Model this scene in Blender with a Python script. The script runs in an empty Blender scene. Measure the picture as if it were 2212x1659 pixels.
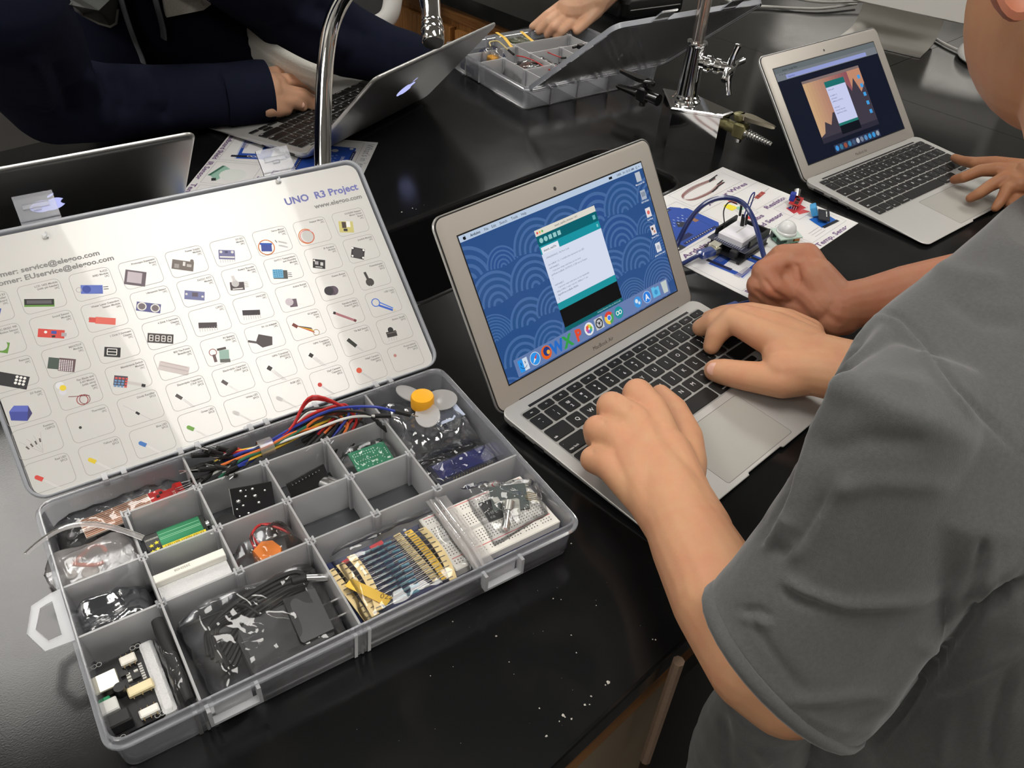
import bpy, bmesh, math, random
import numpy as np
from mathutils import Matrix, Vector, noise
random.seed(7)
rng = np.random.default_rng(7)
C0 = bpy.context.scene
COL = C0.collection
PI = math.pi
S = 0.001                                   # everything below is written in millimetres
# ------------------------------------------------------------------ camera
CAMR = np.array([[0.721524, 0.405587, -0.561162], [-0.689769, 0.491503, -0.531643], [0.060185, 0.770665, 0.634392]])
CAMC = np.array([-419.111, -405.827, 530.929])
FPX = 1823.86
cam_data = bpy.data.cameras.new('camera')
cam_data.sensor_fit = 'HORIZONTAL'
cam_data.sensor_width = 36.0
cam_data.lens = FPX / 2212 * 36.0
cam_data.clip_start = 0.01
cam_data.clip_end = 60
cam = bpy.data.objects.new('camera', cam_data)
COL.objects.link(cam)
m4 = Matrix.Identity(4)
for i in range(3):
    for j in range(3):
        m4[i][j] = CAMR[i, j]
    m4[i][3] = CAMC[i] * S
cam.matrix_world = m4
C0.camera = cam
# ------------------------------------------------------------------ world, exposure
C0.view_settings.view_transform = 'Standard'
C0.view_settings.look = 'None'
C0.view_settings.exposure = 0.0
C0.view_settings.gamma = 1.0
C0.view_settings.use_curve_mapping = False
wd = bpy.data.worlds.new('room_air')
C0.world = wd
wd.use_nodes = True
wd.node_tree.nodes['Background'].inputs[0].default_value = (0.9, 0.95, 1.0, 1)
wd.node_tree.nodes['Background'].inputs[1].default_value = 0.03
LAMP_POWER = 11.0                            # radiance of the ceiling light diffusers
C0.cycles.max_bounces = 10
C0.cycles.diffuse_bounces = 4
C0.cycles.glossy_bounces = 4
C0.cycles.transmission_bounces = 6
C0.cycles.transparent_max_bounces = 40
C0.cycles.caustics_reflective = False
C0.cycles.caustics_refractive = False

# ------------------------------------------------------------------ placing helpers
def ray(u, v):
    return CAMR @ np.array([(u - 1106) / FPX, -(v - 829.5) / FPX, -1.0])
def P(u, v, z=0.0):
    """point on the level plane at height z that the photograph shows at pixel u, v"""
    d = ray(u, v)
    return CAMC + d * (z - CAMC[2]) / d[2]
def PY(u, v, y):
    d = ray(u, v)
    return CAMC + d * (y - CAMC[1]) / d[1]
def PD(u, v, dist):
    return CAMC + ray(u, v) * dist
def depth(p):
    return -float((np.asarray(p, float) - CAMC) @ CAMR[:, 2])
def px2mm(p, r):
    return r * depth(p) / FPX

# ------------------------------------------------------------------ materials
def srgb(r, g, b):
    f = lambda c: (c / 255 / 12.92) if c / 255 <= 0.04045 else ((c / 255 + 0.055) / 1.055) ** 2.4
    return (f(r), f(g), f(b))
MATS = {}
def mat(name, col=(0.8, 0.8, 0.8), rough=0.5, metal=0.0, spec=0.5, coat=0.0, var=0.0, vscale=200.0, bump=0.0, bscale=400.0,
        sss=0.0, sheen=0.0, attr=False, alpha=1.0, trans=0.0, ior=1.45, rvar=0.0, rscale=20.0):
    if name in MATS:
        return MATS[name]
    m = bpy.data.materials.new(name)
    m.use_nodes = True
    nt = m.node_tree
    b = nt.nodes['Principled BSDF']
    N, L = nt.nodes.new, nt.links.new
    b.inputs['Base Color'].default_value = (*col, 1)
    b.inputs['Roughness'].default_value = rough
    b.inputs['Metallic'].default_value = metal
    b.inputs['Specular IOR Level'].default_value = spec
    b.inputs['IOR'].default_value = ior
    if coat: b.inputs['Coat Weight'].default_value = coat
    if sheen: b.inputs['Sheen Weight'].default_value = sheen
    if trans: b.inputs['Transmission Weight'].default_value = trans
    if sss:
        b.inputs['Subsurface Weight'].default_value = sss
        b.inputs['Subsurface Radius'].default_value = (1.0, 0.35, 0.2)
        b.inputs['Subsurface Scale'].default_value = 0.004
    tc = N('ShaderNodeTexCoord')
    src = None
    if attr:
        a = N('ShaderNodeAttribute'); a.attribute_name = 'ink'
        src = a.outputs['Color']
        L(src, b.inputs['Base Color'])
    if var:
        n = N('ShaderNodeTexNoise'); n.inputs['Scale'].default_value = vscale; n.inputs['Detail'].default_value = 5
        L(tc.outputs['Object'], n.inputs['Vector'])
        mr = N('ShaderNodeMapRange'); mr.inputs[3].default_value = 1 - var; mr.inputs[4].default_value = 1 + var
        L(n.outputs[0], mr.inputs[0])
        mx = N('ShaderNodeMixRGB'); mx.blend_type = 'MULTIPLY'; mx.inputs[0].default_value = 1
        if src: L(src, mx.inputs[1])
        else: mx.inputs[1].default_value = (*col, 1)
        L(mr.outputs[0], mx.inputs[2])
        L(mx.outputs[0], b.inputs['Base Color'])
    if rvar:
        n = N('ShaderNodeTexNoise'); n.inputs['Scale'].default_value = rscale; n.inputs['Detail'].default_value = 4
        L(tc.outputs['Object'], n.inputs['Vector'])
        mr = N('ShaderNodeMapRange'); mr.inputs[3].default_value = max(0, rough - rvar); mr.inputs[4].default_value = rough + rvar
        L(n.outputs[0], mr.inputs[0]); L(mr.outputs[0], b.inputs['Roughness'])
    if bump:
        n = N('ShaderNodeTexNoise'); n.inputs['Scale'].default_value = bscale; n.inputs['Detail'].default_value = 3
        L(tc.outputs['Object'], n.inputs['Vector'])
        bp = N('ShaderNodeBump'); bp.inputs['Strength'].default_value = bump; bp.inputs['Distance'].default_value = 0.001
        L(n.outputs[0], bp.inputs['Height']); L(bp.outputs[0], b.inputs['Normal'])
    MATS[name] = m
    return m
def emat(name, col, strength=1.0, attr=False):
    if name in MATS: return MATS[name]
    m = bpy.data.materials.new(name); m.use_nodes = True
    nt = m.node_tree; nt.nodes.clear()
    o = nt.nodes.new('ShaderNodeOutputMaterial'); e = nt.nodes.new('ShaderNodeEmission')
    e.inputs[0].default_value = (*col, 1); e.inputs[1].default_value = strength
    if attr:
        a = nt.nodes.new('ShaderNodeAttribute'); a.attribute_name = 'ink'
        nt.links.new(a.outputs['Color'], e.inputs[0])
        g = nt.nodes.new('ShaderNodeBsdfGlossy'); g.inputs[0].default_value = (0.04, 0.04, 0.04, 1); g.inputs[1].default_value = 0.12
        ad = nt.nodes.new('ShaderNodeAddShader')
        nt.links.new(e.outputs[0], ad.inputs[0]); nt.links.new(g.outputs[0], ad.inputs[1]); nt.links.new(ad.outputs[0], o.inputs[0])
    else:
        nt.links.new(e.outputs[0], o.inputs[0])
    MATS[name] = m
    return m
def film(name, col=(0.9, 0.92, 0.95), clear=0.6, rough=0.25, gloss=0.08, bump=0.0, bscale=120.0, thru=0.5, fres=1.35, streak=0.0):
    """clear or frosted plastic: partly see-through, partly scattering, with a glossy skin"""
    if name in MATS: return MATS[name]
    m = bpy.data.materials.new(name); m.use_nodes = True
    nt = m.node_tree; nt.nodes.clear(); N, L = nt.nodes.new, nt.links.new
    o = N('ShaderNodeOutputMaterial')
    tr = N('ShaderNodeBsdfTransparent'); tr.inputs[0].default_value = (0.985, 0.99, 1.0, 1)
    df = N('ShaderNodeBsdfDiffuse'); df.inputs[0].default_value = (*col, 1)
    tl = N('ShaderNodeBsdfTranslucent'); tl.inputs[0].default_value = (*col, 1)
    gl = N('ShaderNodeBsdfGlossy'); gl.inputs[0].default_value = (1, 1, 1, 1); gl.inputs[1].default_value = rough
    m1 = N('ShaderNodeMixShader'); m1.inputs[0].default_value = thru
    L(df.outputs[0], m1.inputs[1]); L(tl.outputs[0], m1.inputs[2])
    m2 = N('ShaderNodeMixShader'); m2.inputs[0].default_value = 1 - clear
    L(tr.outputs[0], m2.inputs[1]); L(m1.outputs[0], m2.inputs[2])
    fr = N('ShaderNodeFresnel'); fr.inputs[0].default_value = fres
    ad = N('ShaderNodeMath'); ad.operation = 'ADD'; ad.inputs[1].default_value = gloss; ad.use_clamp = True
    L(fr.outputs[0], ad.inputs[0])
    m3 = N('ShaderNodeMixShader')
    L(ad.outputs[0], m3.inputs[0]); L(m2.outputs[0], m3.inputs[1]); L(gl.outputs[0], m3.inputs[2])
    if bump:
        tc = N('ShaderNodeTexCoord')
        n = N('ShaderNodeTexNoise'); n.inputs['Scale'].default_value = bscale; n.inputs['Detail'].default_value = 3
        n.inputs['Distortion'].default_value = 1.5
        L(tc.outputs['Object'], n.inputs['Vector'])
        bp = N('ShaderNodeBump'); bp.inputs['Strength'].default_value = bump; bp.inputs['Distance'].default_value = 0.002
        L(n.outputs[0], bp.inputs['Height'])
        L(bp.outputs[0], gl.inputs['Normal']); L(bp.outputs[0], fr.inputs['Normal'])
    L(m3.outputs[0], o.inputs[0])
    MATS[name] = m
    return m

# ------------------------------------------------------------------ mesh builder
class MB:
    def __init__(self):
        self.v = []; self.f = []; self.c = []; self.col = None
    def add(self, vs, fs, M=None, col=None):
        n = len(self.v)
        if M is not None:
            M = np.asarray(M, float)
            vs = [tuple(M[:3, :3] @ np.asarray(p, float) + M[:3, 3]) for p in vs]
        self.v += [tuple(map(float, p)) for p in vs]
        self.f += [tuple(n + i for i in f) for f in fs]
        self.c += [col if col is not None else self.col] * len(fs)
        return self
    def box(self, a, b, M=None, col=None):
        x0, y0, z0 = a; x1, y1, z1 = b
        vs = [(x0, y0, z0), (x1, y0, z0), (x1, y1, z0), (x0, y1, z0), (x0, y0, z1), (x1, y0, z1), (x1, y1, z1), (x0, y1, z1)]
        return self.add(vs, [(3, 2, 1, 0), (4, 5, 6, 7), (0, 1, 5, 4), (1, 2, 6, 5), (2, 3, 7, 6), (3, 0, 4, 7)], M, col)
    def cbox(self, c, s, M=None, col=None, bev=0.0):
        a = [c[i] - s[i] / 2 for i in range(3)]; b = [c[i] + s[i] / 2 for i in range(3)]
        if bev:
            k = bev
            rings = [(a[2], k), (a[2] + k, 0), (b[2] - k, 0), (b[2], k)]
            return self.loft([rrect(a[0] + i, a[1] + i, b[0] - i, b[1] - i, max(k, 0.05), 2, z) for z, i in rings], M, col)
        return self.box(a, b, M, col)
    def prism(self, poly, z0, z1, M=None, col=None):
        n = len(poly)
        vs = [(x, y, z0) for x, y in poly] + [(x, y, z1) for x, y in poly]
        fs = [tuple(range(n))[::-1], tuple(range(n, 2 * n))] + [(i, (i + 1) % n, n + (i + 1) % n, n + i) for i in range(n)]
        return self.add(vs, fs, M, col)
    def poly(self, poly, z=0.0, M=None, col=None):
        return self.add([(x, y, z) for x, y in poly], [tuple(range(len(poly)))], M, col)
    def loft(self, rings, M=None, col=None, cap0=True, cap1=True, closed=False):
        n = len(rings[0]); vs = [p for r in rings for p in r]; fs = []
        K = len(rings)
        for k in range(K if closed else K - 1):
            a, b = k * n, ((k + 1) % K) * n
            fs += [(a + i, a + (i + 1) % n, b + (i + 1) % n, b + i) for i in range(n)]
        if not closed:
            if cap0: fs.append(tuple(range(n))[::-1])
            if cap1: fs.append(tuple(range((K - 1) * n, K * n)))
        return self.add(vs, fs, M, col)
    def cyl(self, p0, p1, r0, r1=None, n=12, M=None, col=None, cap=True):
        r1 = r0 if r1 is None else r1
        return self.tube([p0, p1], [r0, r1], n, M, col, cap)
    def tube(self, path, r, n=8, M=None, col=None, cap=True, flat=None):
        path = [np.asarray(p, float) for p in path]
        rs = r if hasattr(r, '__len__') else [r] * len(path)
        rings = []; up = None
        for i, p in enumerate(path):
            t = path[min(i + 1, len(path) - 1)] - path[max(i - 1, 0)]
            t = t / (np.linalg.norm(t) + 1e-12)
            if up is None:
                up = np.array([0, 0, 1.0]) if abs(t[2]) < 0.9 else np.array([1.0, 0, 0])
            up = up - t * (up @ t); up /= np.linalg.norm(up) + 1e-12
            s = np.cross(t, up)
            fl = flat or 1.0
            rings.append([tuple(p + rs[i] * (math.cos(2 * PI * k / n) * s + fl * math.sin(2 * PI * k / n) * up)) for k in range(n)])
        return self.loft(rings, M, col, cap, cap)
    def lathe(self, prof, n=24, M=None, col=None, cap0=True, cap1=True):
        return self.loft([[(r * math.cos(2 * PI * k / n), r * math.sin(2 * PI * k / n), z) for k in range(n)] for r, z in prof], M, col, cap0, cap1)
    def sphere(self, c, r, nu=14, nv=9, M=None, col=None, z0=-1.0):
        r = r if hasattr(r, '__len__') else (r, r, r)
        rings = []
        for j in range(nv):
            t = z0 + (0.999 - z0) * j / (nv - 1) if z0 > -1 else None
            a = -PI / 2 + 0.03 + (PI - 0.06) * j / (nv - 1) if t is None else math.asin(t)
            rings.append([(c[0] + r[0] * math.cos(a) * math.cos(2 * PI * k / nu), c[1] + r[1] * math.cos(a) * math.sin(2 * PI * k / nu), c[2] + r[2] * math.sin(a)) for k in range(nu)])
        return self.loft(rings, M, col)
    def build(self, name, m, parent=None, smooth=False, loc=None, M=None, sharp=35):
        me = bpy.data.meshes.new(name)
        v = [(x * S, y * S, z * S) for x, y, z in self.v]
        me.from_pydata(v, [], self.f)
        if any(c is not None for c in self.c):
            ca = me.color_attributes.new('ink', 'FLOAT_COLOR', 'CORNER')
            arr = np.ones((len(me.loops), 4), np.float32); k = 0
            for f, c in zip(self.f, self.c):
                if c is not None: arr[k:k + len(f), :3] = c
                k += len(f)
            ca.data.foreach_set('color', arr.ravel())
        if m is not None: me.materials.append(m)
        if smooth:
            me.polygons.foreach_set('use_smooth', [True] * len(me.polygons))
            me.update()
            if sharp: me.set_sharp_from_angle(angle=math.radians(sharp))
        me.update()
        return link(name, me, parent, loc, M)
def link(name, me, parent=None, loc=None, M=None):
    o = bpy.data.objects.new(name, me)
    COL.objects.link(o)
    if parent is not None: o.parent = parent
    if M is not None:
        mm = Matrix([list(map(float, r)) for r in np.asarray(M)])
        for i in range(3): mm[i][3] *= S
        o.matrix_local = mm
    elif loc is not None:
        o.location = [c * S for c in loc]
    return o
def rrect(x0, y0, x1, y1, r, n=4, z=None):
    out = []
    for cx, cy, a in ((x1 - r, y1 - r, 0), (x0 + r, y1 - r, 90), (x0 + r, y0 + r, 180), (x1 - r, y0 + r, 270)):
        for k in range(n + 1):
            t = math.radians(a + 90 * k / n)
            out.append((cx + r * math.cos(t), cy + r * math.sin(t)) if z is None else (cx + r * math.cos(t), cy + r * math.sin(t), z))
    return out
def circ(cx, cy, r, n=16):
    return [(cx + r * math.cos(2 * PI * k / n), cy + r * math.sin(2 * PI * k / n)) for k in range(n)]
def RZ(a, loc=(0, 0, 0), sc=1.0):
    c, s = math.cos(a) * sc, math.sin(a) * sc
    return np.array([[c, -s, 0, loc[0]], [s, c, 0, loc[1]], [0, 0, sc, loc[2]], [0, 0, 0, 1.0]])
def RX(a, loc=(0, 0, 0)):
    c, s = math.cos(a), math.sin(a)
    return np.array([[1, 0, 0, loc[0]], [0, c, -s, loc[1]], [0, s, c, loc[2]], [0, 0, 0, 1.0]])
def RY(a, loc=(0, 0, 0)):
    c, s = math.cos(a), math.sin(a)
    return np.array([[c, 0, s, loc[0]], [0, 1, 0, loc[1]], [-s, 0, c, loc[2]], [0, 0, 0, 1.0]])
def FR(o, x, z=None, y=None):
    """frame with x axis along x, z axis near z, origin o"""
    x = np.asarray(x, float); x /= np.linalg.norm(x)
    z = np.asarray((0, 0, 1) if z is None else z, float)
    z = z - x * (z @ x); z /= np.linalg.norm(z)
    yy = np.cross(z, x); M = np.eye(4); M[:3, 0] = x; M[:3, 1] = yy; M[:3, 2] = z; M[:3, 3] = o
    return M
def tag(o, label=None, cat=None, group=None, kind=None):
    if label: o['label'] = label
    if cat: o['category'] = cat
    if group: o['group'] = group
    if kind: o['kind'] = kind
    return o
def thing(name, label, cat, loc=(0, 0, 0), rz=0.0, group=None):
    o = bpy.data.objects.new(name, None); COL.objects.link(o)
    o.empty_display_size = 0.02
    o.location = [c * S for c in loc]; o.rotation_euler = (0, 0, rz)
    return tag(o, label, cat, group)
def struct(o):
    o['kind'] = 'structure'; return o
def spline(pts, n=8):
    """Catmull-Rom through the points"""
    p = [np.asarray(q, float) for q in pts]
    p = [2 * p[0] - p[1]] + p + [2 * p[-1] - p[-2]]
    out = []
    for i in range(1, len(p) - 2):
        for k in range(n):
            t = k / n
            out.append(0.5 * ((2 * p[i]) + (-p[i - 1] + p[i + 1]) * t + (2 * p[i - 1] - 5 * p[i] + 4 * p[i + 1] - p[i + 2]) * t * t + (-p[i - 1] + 3 * p[i] - 3 * p[i + 1] + p[i + 2]) * t ** 3))
    out.append(p[-2])
    return out
# ------------------------------------------------------------------ lettering
TXT = {}
def glyphs(s, bold=0.0):
    k = (s, bold)
    if k not in TXT:
        c = bpy.data.curves.new('t', 'FONT'); c.body = s; c.size = 1.0; c.resolution_u = 2; c.offset = bold
        c.fill_mode = 'FRONT'
        o = bpy.data.objects.new('t', c)
        me = bpy.data.meshes.new_from_object(o)
        vs = [(v.co.x, v.co.y) for v in me.vertices]; fs = [tuple(p.vertices) for p in me.polygons]
        bpy.data.objects.remove(o); bpy.data.curves.remove(c); bpy.data.meshes.remove(me)
        w = max((x for x, y in vs), default=0)
        TXT[k] = (vs, fs, w)
    return TXT[k]
def text(mb, s, x, y, size, col=(0, 0, 0), z=0.0, align='l', ang=0.0, M=None, bold=0.012, sx=1.0, maxw=None):
    vs, fs, w = glyphs(s, bold)
    sz = size * 1.39                        # size = cap height
    if maxw and w * sz * sx > maxw: sx = maxw / (w * sz)
    off = {'l': 0, 'c': -w / 2, 'r': -w}[align]
    ca, sa = math.cos(ang), math.sin(ang)
    out = []
    for px, py in vs:
        a, b = (px + off) * sz * sx, py * sz
        out.append((x + a * ca - b * sa, y + a * sa + b * ca, z))
    mb.add(out, fs, M, col)
# ------------------------------------------------------------------ room shell
WHITE_WALL = mat('wall_paint', (0.45, 0.44, 0.41), 0.9, var=0.03, vscale=3)
X0, X1, Y0, Y1, ZF, ZC = -2600, 4500, -2600, 4300, -900, 1850
def slab(name, a, b, m):
    return struct(MB().box(a, b).build(name, m))
slab('floor', (X0, Y0, ZF - 40), (X1, Y1, ZF), mat('floor_tile', (0.045, 0.042, 0.04), 0.5, var=0.1, vscale=6, bump=0.05))
slab('ceiling', (X0, Y0, ZC), (X1, Y1, ZC + 40), mat('ceiling_tile', (0.82, 0.82, 0.80), 0.95, bump=0.2, bscale=90))
slab('wall_back', (X0, Y1, ZF), (X1, Y1 + 40, ZC), WHITE_WALL)
slab('wall_front', (X0, Y0 - 40, ZF), (X1, Y0, ZC), WHITE_WALL)
slab('wall_left', (X0 - 40, Y0, ZF), (X0, Y1, ZC), WHITE_WALL)
slab('wall_right', (X1, Y0, ZF), (X1 + 40, Y1, ZC), WHITE_WALL)
# window on the right, its daylight mirrored in the bench top
wb = struct(thing('window_1', None, None, (X1, 1620, 880)))
struct(MB().box((-12, -640, 0), (-6, 640, 560)).build('window_pane', emat('daylit_blind', (1.0, .95, .86), 2.2), wb))
fr = MB()
for a, b in (((-30, -660, -20), (-2, 660, 0)), ((-30, -660, 560), (-2, 660, 580)), ((-30, -660, 0), (-2, -640, 560)), ((-30, 640, 0), (-2, 660, 560)), ((-26, -8, 0), (-4, 8, 560))): fr.box(a, b)
struct(fr.build('window_frame', mat('window_white', (0.6, 0.6, 0.58), 0.5), wb))
# ceiling lights: prismatic troffers, the only lamps of the room
LAMP = emat('lamp_diffuser', (1.0, 0.965, 0.91), LAMP_POWER)
lab = {(60, -520): 'ceiling light above the open kit of the foreground', (-260, 2000): 'ceiling light above the far side of the bench',
       (-2000, -520): 'ceiling light by the left wall, near end', (-2000, 2050): 'ceiling light by the left wall, far end',
       (2500, -520): 'ceiling light over the right of the room, near end', (2500, 2050): 'ceiling light over the right of the room, far end'}
for (lx, ly), lb in lab.items():
    t = thing('ceiling_light', lb, 'lamp', (lx, ly, ZC), 0, 'fluorescent ceiling lights')
    MB().box((-300, -600, -9), (300, 600, -3)).build('diffuser', LAMP, t)
    f_ = MB()
    for a, b in (((-320, -620, -12), (-300, 620, -1)), ((300, -620, -12), (320, 620, -1)), ((-300, -620, -12), (300, -600, -1)), ((-300, 600, -12), (300, 620, -1))): f_.box(a, b)
    f_.build('frame', mat('lamp_frame', (0.8, 0.8, 0.8), 0.5), t)

# ------------------------------------------------------------------ lab bench
def bench_material():
    m = mat('black_epoxy', (0.0085, 0.009, 0.0095), 0.26, spec=0.42)
    nt = m.node_tree; N, L = nt.nodes.new, nt.links.new; b = nt.nodes['Principled BSDF']
    tc = N('ShaderNodeTexCoord')
    n1 = N('ShaderNodeTexNoise'); n1.inputs['Scale'].default_value = 9; n1.inputs['Detail'].default_value = 6; n1.inputs['Roughness'].default_value = 0.65
    L(tc.outputs['Object'], n1.inputs['Vector'])
    r1 = N('ShaderNodeMapRange'); r1.inputs[1].default_value = 0.3; r1.inputs[2].default_value = 0.75; r1.inputs[3].default_value = 0.14; r1.inputs[4].default_value = 0.21
    L(n1.outputs[0], r1.inputs[0]); L(r1.outputs[0], b.inputs['Roughness'])
    n2 = N('ShaderNodeTexNoise'); n2.inputs['Scale'].default_value = 900; n2.inputs['Detail'].default_value = 2
    L(tc.outputs['Object'], n2.inputs['Vector'])
    bp = N('ShaderNodeBump'); bp.inputs['Strength'].default_value = 0.06; bp.inputs['Distance'].default_value = 0.0005
    L(n2.outputs[0], bp.inputs['Height']); L(bp.outputs[0], b.inputs['Normal'])
    # wiped-dry smears and rings
    n3 = N('ShaderNodeTexNoise'); n3.inputs['Scale'].default_value = 22; n3.inputs['Detail'].default_value = 8; n3.inputs['Distortion'].default_value = 0.6
    L(tc.outputs['Object'], n3.inputs['Vector'])
    r3 = N('ShaderNodeMapRange'); r3.inputs[1].default_value = 0.45; r3.inputs[2].default_value = 0.8; r3.inputs[3].default_value = 0.0; r3.inputs[4].default_value = 1.0
    L(n3.outputs[0], r3.inputs[0])
    mx = N('ShaderNodeMixRGB'); mx.inputs[1].default_value = (0.0055, 0.006, 0.0063, 1); mx.inputs[2].default_value = (0.0105, 0.0105, 0.0105, 1)
    L(r3.outputs[0], mx.inputs[0]); L(mx.outputs[0], b.inputs['Base Color'])
    return m
EPOXY = bench_material()
def oak(name, ax, scale=1.0, dark=1.0):
    if name in MATS: return MATS[name]
    m = mat(name, (0.3, 0.14, 0.045), 0.42)
    nt = m.node_tree; N, L = nt.nodes.new, nt.links.new; b = nt.nodes['Principled BSDF']
    tc = N('ShaderNodeTexCoord'); mp = N('ShaderNodeMapping')
    sc = [60.0, 60.0, 60.0]; sc['xyz'.index(ax)] = 3.0
    mp.inputs['Scale'].default_value = sc
    n = N('ShaderNodeTexNoise'); n.inputs['Scale'].default_value = 3 * scale; n.inputs['Detail'].default_value = 6; n.inputs['Roughness'].default_value = 0.6
    L(tc.outputs['Object'], mp.inputs[0]); L(mp.outputs[0], n.inputs['Vector'])
    cr = N('ShaderNodeValToRGB')
    e = cr.color_ramp.elements
    e[0].position = 0.3; e[0].color = (0.17 * dark, 0.066 * dark, 0.016 * dark, 1)
    e[1].position = 0.68; e[1].color = (0.40 * dark, 0.185 * dark, 0.055 * dark, 1)
    L(n.outputs[0], cr.inputs[0]); L(cr.outputs[0], b.inputs['Base Color'])
    return m
OAKX, OAKZ, OAKY = oak('oak_along', 'x'), oak('oak_upright', 'z'), oak('oak_across', 'y')
bench = thing('lab_bench', 'black topped laboratory bench with oak cabinets under the kit and laptops', 'bench', (0, 0, 0))
# slab with the sink cut out: ring of quads between the outer rectangle and the rounded hole
SX0, SY0, SX1, SY1 = 40, 205, 560, 362
def slab_with_hole(x0, y0, x1, y1, zt, zb, hole):
    hx0, hy0, hx1, hy1 = SX0, SY0, SX1, SY1
    mb = MB()
    for a, b in (((x0, y0), (x1, hy0)), ((x0, hy1), (x1, y1)), ((x0, hy0), (hx0, hy1)), ((hx1, hy0), (x1, hy1))):
        mb.box((*a, zb), (*b, zt))
    # rounded corners of the opening
    r = 38
    for cx, cy, sx_, sy_, a0 in ((hx1, hy1, -1, -1, 0), (hx0, hy1, 1, -1, 90), (hx0, hy0, 1, 1, 180), (hx1, hy0, -1, 1, 270)):
        pts = [(cx, cy)] + [(cx + sx_ * r + r * math.cos(math.radians(a0 + 90 * k / 8)), cy + sy_ * r + r * math.sin(math.radians(a0 + 90 * k / 8))) for k in range(9)]
        mb.prism(pts, zb, zt)
    return mb
BX0, BX1, BYN, BYF = -1100, 1160, -254, 850
o = slab_with_hole(BX0, BYN, BX1 - 0.6, BYF, 0, -31, True).build('worktop', EPOXY, bench)
MB().box((BX1 + 0.6, BYN, -31), (2400, 275.4, 0)).build('worktop_slab', EPOXY, bench)
MB().box((BX1 + 0.6, 276.6, -31), (2400, 2700, 0)).build('worktop_slab', EPOXY, bench)
MB().box((897, BYF + .6, -31), (BX1 - 0.6, 2700, 0)).build('worktop_slab', EPOXY, bench)
# softened front edge strip of the top
MB().tube([(BX0, BYN + 0.4, -3), (BX1, BYN + 0.4, -3)], 3, 8).build('edge_round', EPOXY, bench, smooth=True)
# sink
sk = MB()
sk.loft([rrect(SX0 - 1, SY0 - 1, SX1 + 1, SY1 + 1, 39, 8, z) for z in (-6,)] + [rrect(SX0 + i, SY0 + i, SX1 - i, SY1 - i, 36, 8, z) for z, i in ((-6, 4), (-150, 14), (-160, 24))], cap0=False)
sk.build('sink_basin', mat('sink_black', (0.007, 0.007, 0.007), 0.3), bench, smooth=True)
ri = MB()
ri.loft([rrect(SX0 + i, SY0 + i, SX1 - i, SY1 - i, 38 - i * .5, 8, z) for z, i in ((0.2, -3), (1.4, -1.5), (1.4, 1.5), (-3, 4), (-6, 4))], cap0=False, cap1=False)
ri.build('sink_rim', mat('sink_rim_black', (0.012, 0.012, 0.012), 0.16), bench, smooth=True)
# near side cabinets: rail, beige panel, stile, upright strip
MB().box((BX0 + 20, -248, -74), (BX1, -226, -31)).build('rail', OAKX, bench)
xe = PY(1432, 1452, -238)[0]
MB().box((BX0 + 20, -243, -860), (xe, -228, -74)).build('cabinet_panel', mat('beige_panel', (0.30, 0.235, 0.165), 0.6, var=0.12, vscale=700), bench)
MB().box((xe, -241, -860), (xe + 26, -226, -74)).build('stile', oak('oak_dark', 'z', 1, .22), bench)
s0, s1 = PY(1466, 1428, -262), PY(1394, 1641, -262)
MB().tube([s0, s1], [4.6, 4.6], 8).build('cabinet_pull', mat('pull_wood', (0.25, 0.17, 0.12), 0.5, var=.2, vscale=300), bench, smooth=True)
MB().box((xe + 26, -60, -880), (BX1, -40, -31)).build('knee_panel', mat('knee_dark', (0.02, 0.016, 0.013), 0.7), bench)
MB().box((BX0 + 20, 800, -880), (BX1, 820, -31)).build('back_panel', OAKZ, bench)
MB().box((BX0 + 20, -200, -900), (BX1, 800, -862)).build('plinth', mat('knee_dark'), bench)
MB().box((BX1 + 10, -200, -900), (2380, 2680, -33)).build('cabinet_body', OAKZ, bench)
# oak cabinet run of the side bench: doors with raised panels, face at x=930
MB().box((935, BYF, -860), (1155, 2690, -33)).build('cabinet_body', OAKZ, bench)
MB().box((928, BYF - 40, -72), (940, 2690, -31)).build('rail', OAKY, bench)
MB().box((960, BYF, -900), (1155, 2690, -860)).build('plinth', mat('knee_dark'), bench)
def PXp(u, v, x):
    d = ray(u, v); return CAMC + d * (x - CAMC[0]) / d[0]
yg = PXp(984, 40, 925)[1]
W_ = 380
k0 = int(math.floor((BYF - yg) / W_))
for k in range(k0, k0 + 6):
    ya, yb = yg + k * W_ + 9, yg + (k + 1) * W_ - 9
    d = MB()
    for a, b in (((916, ya, -640), (934, ya + 55, -86)), ((916, yb - 55, -640), (934, yb, -86)), ((916, ya + 55, -141), (934, yb - 55, -86)), ((916, ya + 55, -640), (934, yb - 55, -585))): d.box(a, b)
    do = d.build('door', OAKZ, bench)
    pn = MB().loft([[(926, ya + 55, -585), (926, yb - 55, -585), (926, yb - 55, -141), (926, ya + 55, -141)],
                    [(918, ya + 78, -562), (918, yb - 78, -562), (918, yb - 78, -164), (918, ya + 78, -164)]], cap0=False)
    pn.build('door_panel', OAKZ, do)
    MB().cyl((916, yb - 28, -300), (898, yb - 28, -300), 6, 12, 12).build('knob', mat('knob_brass', (0.3, 0.24, 0.12), 0.3, 1.0), do, smooth=True)
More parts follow.
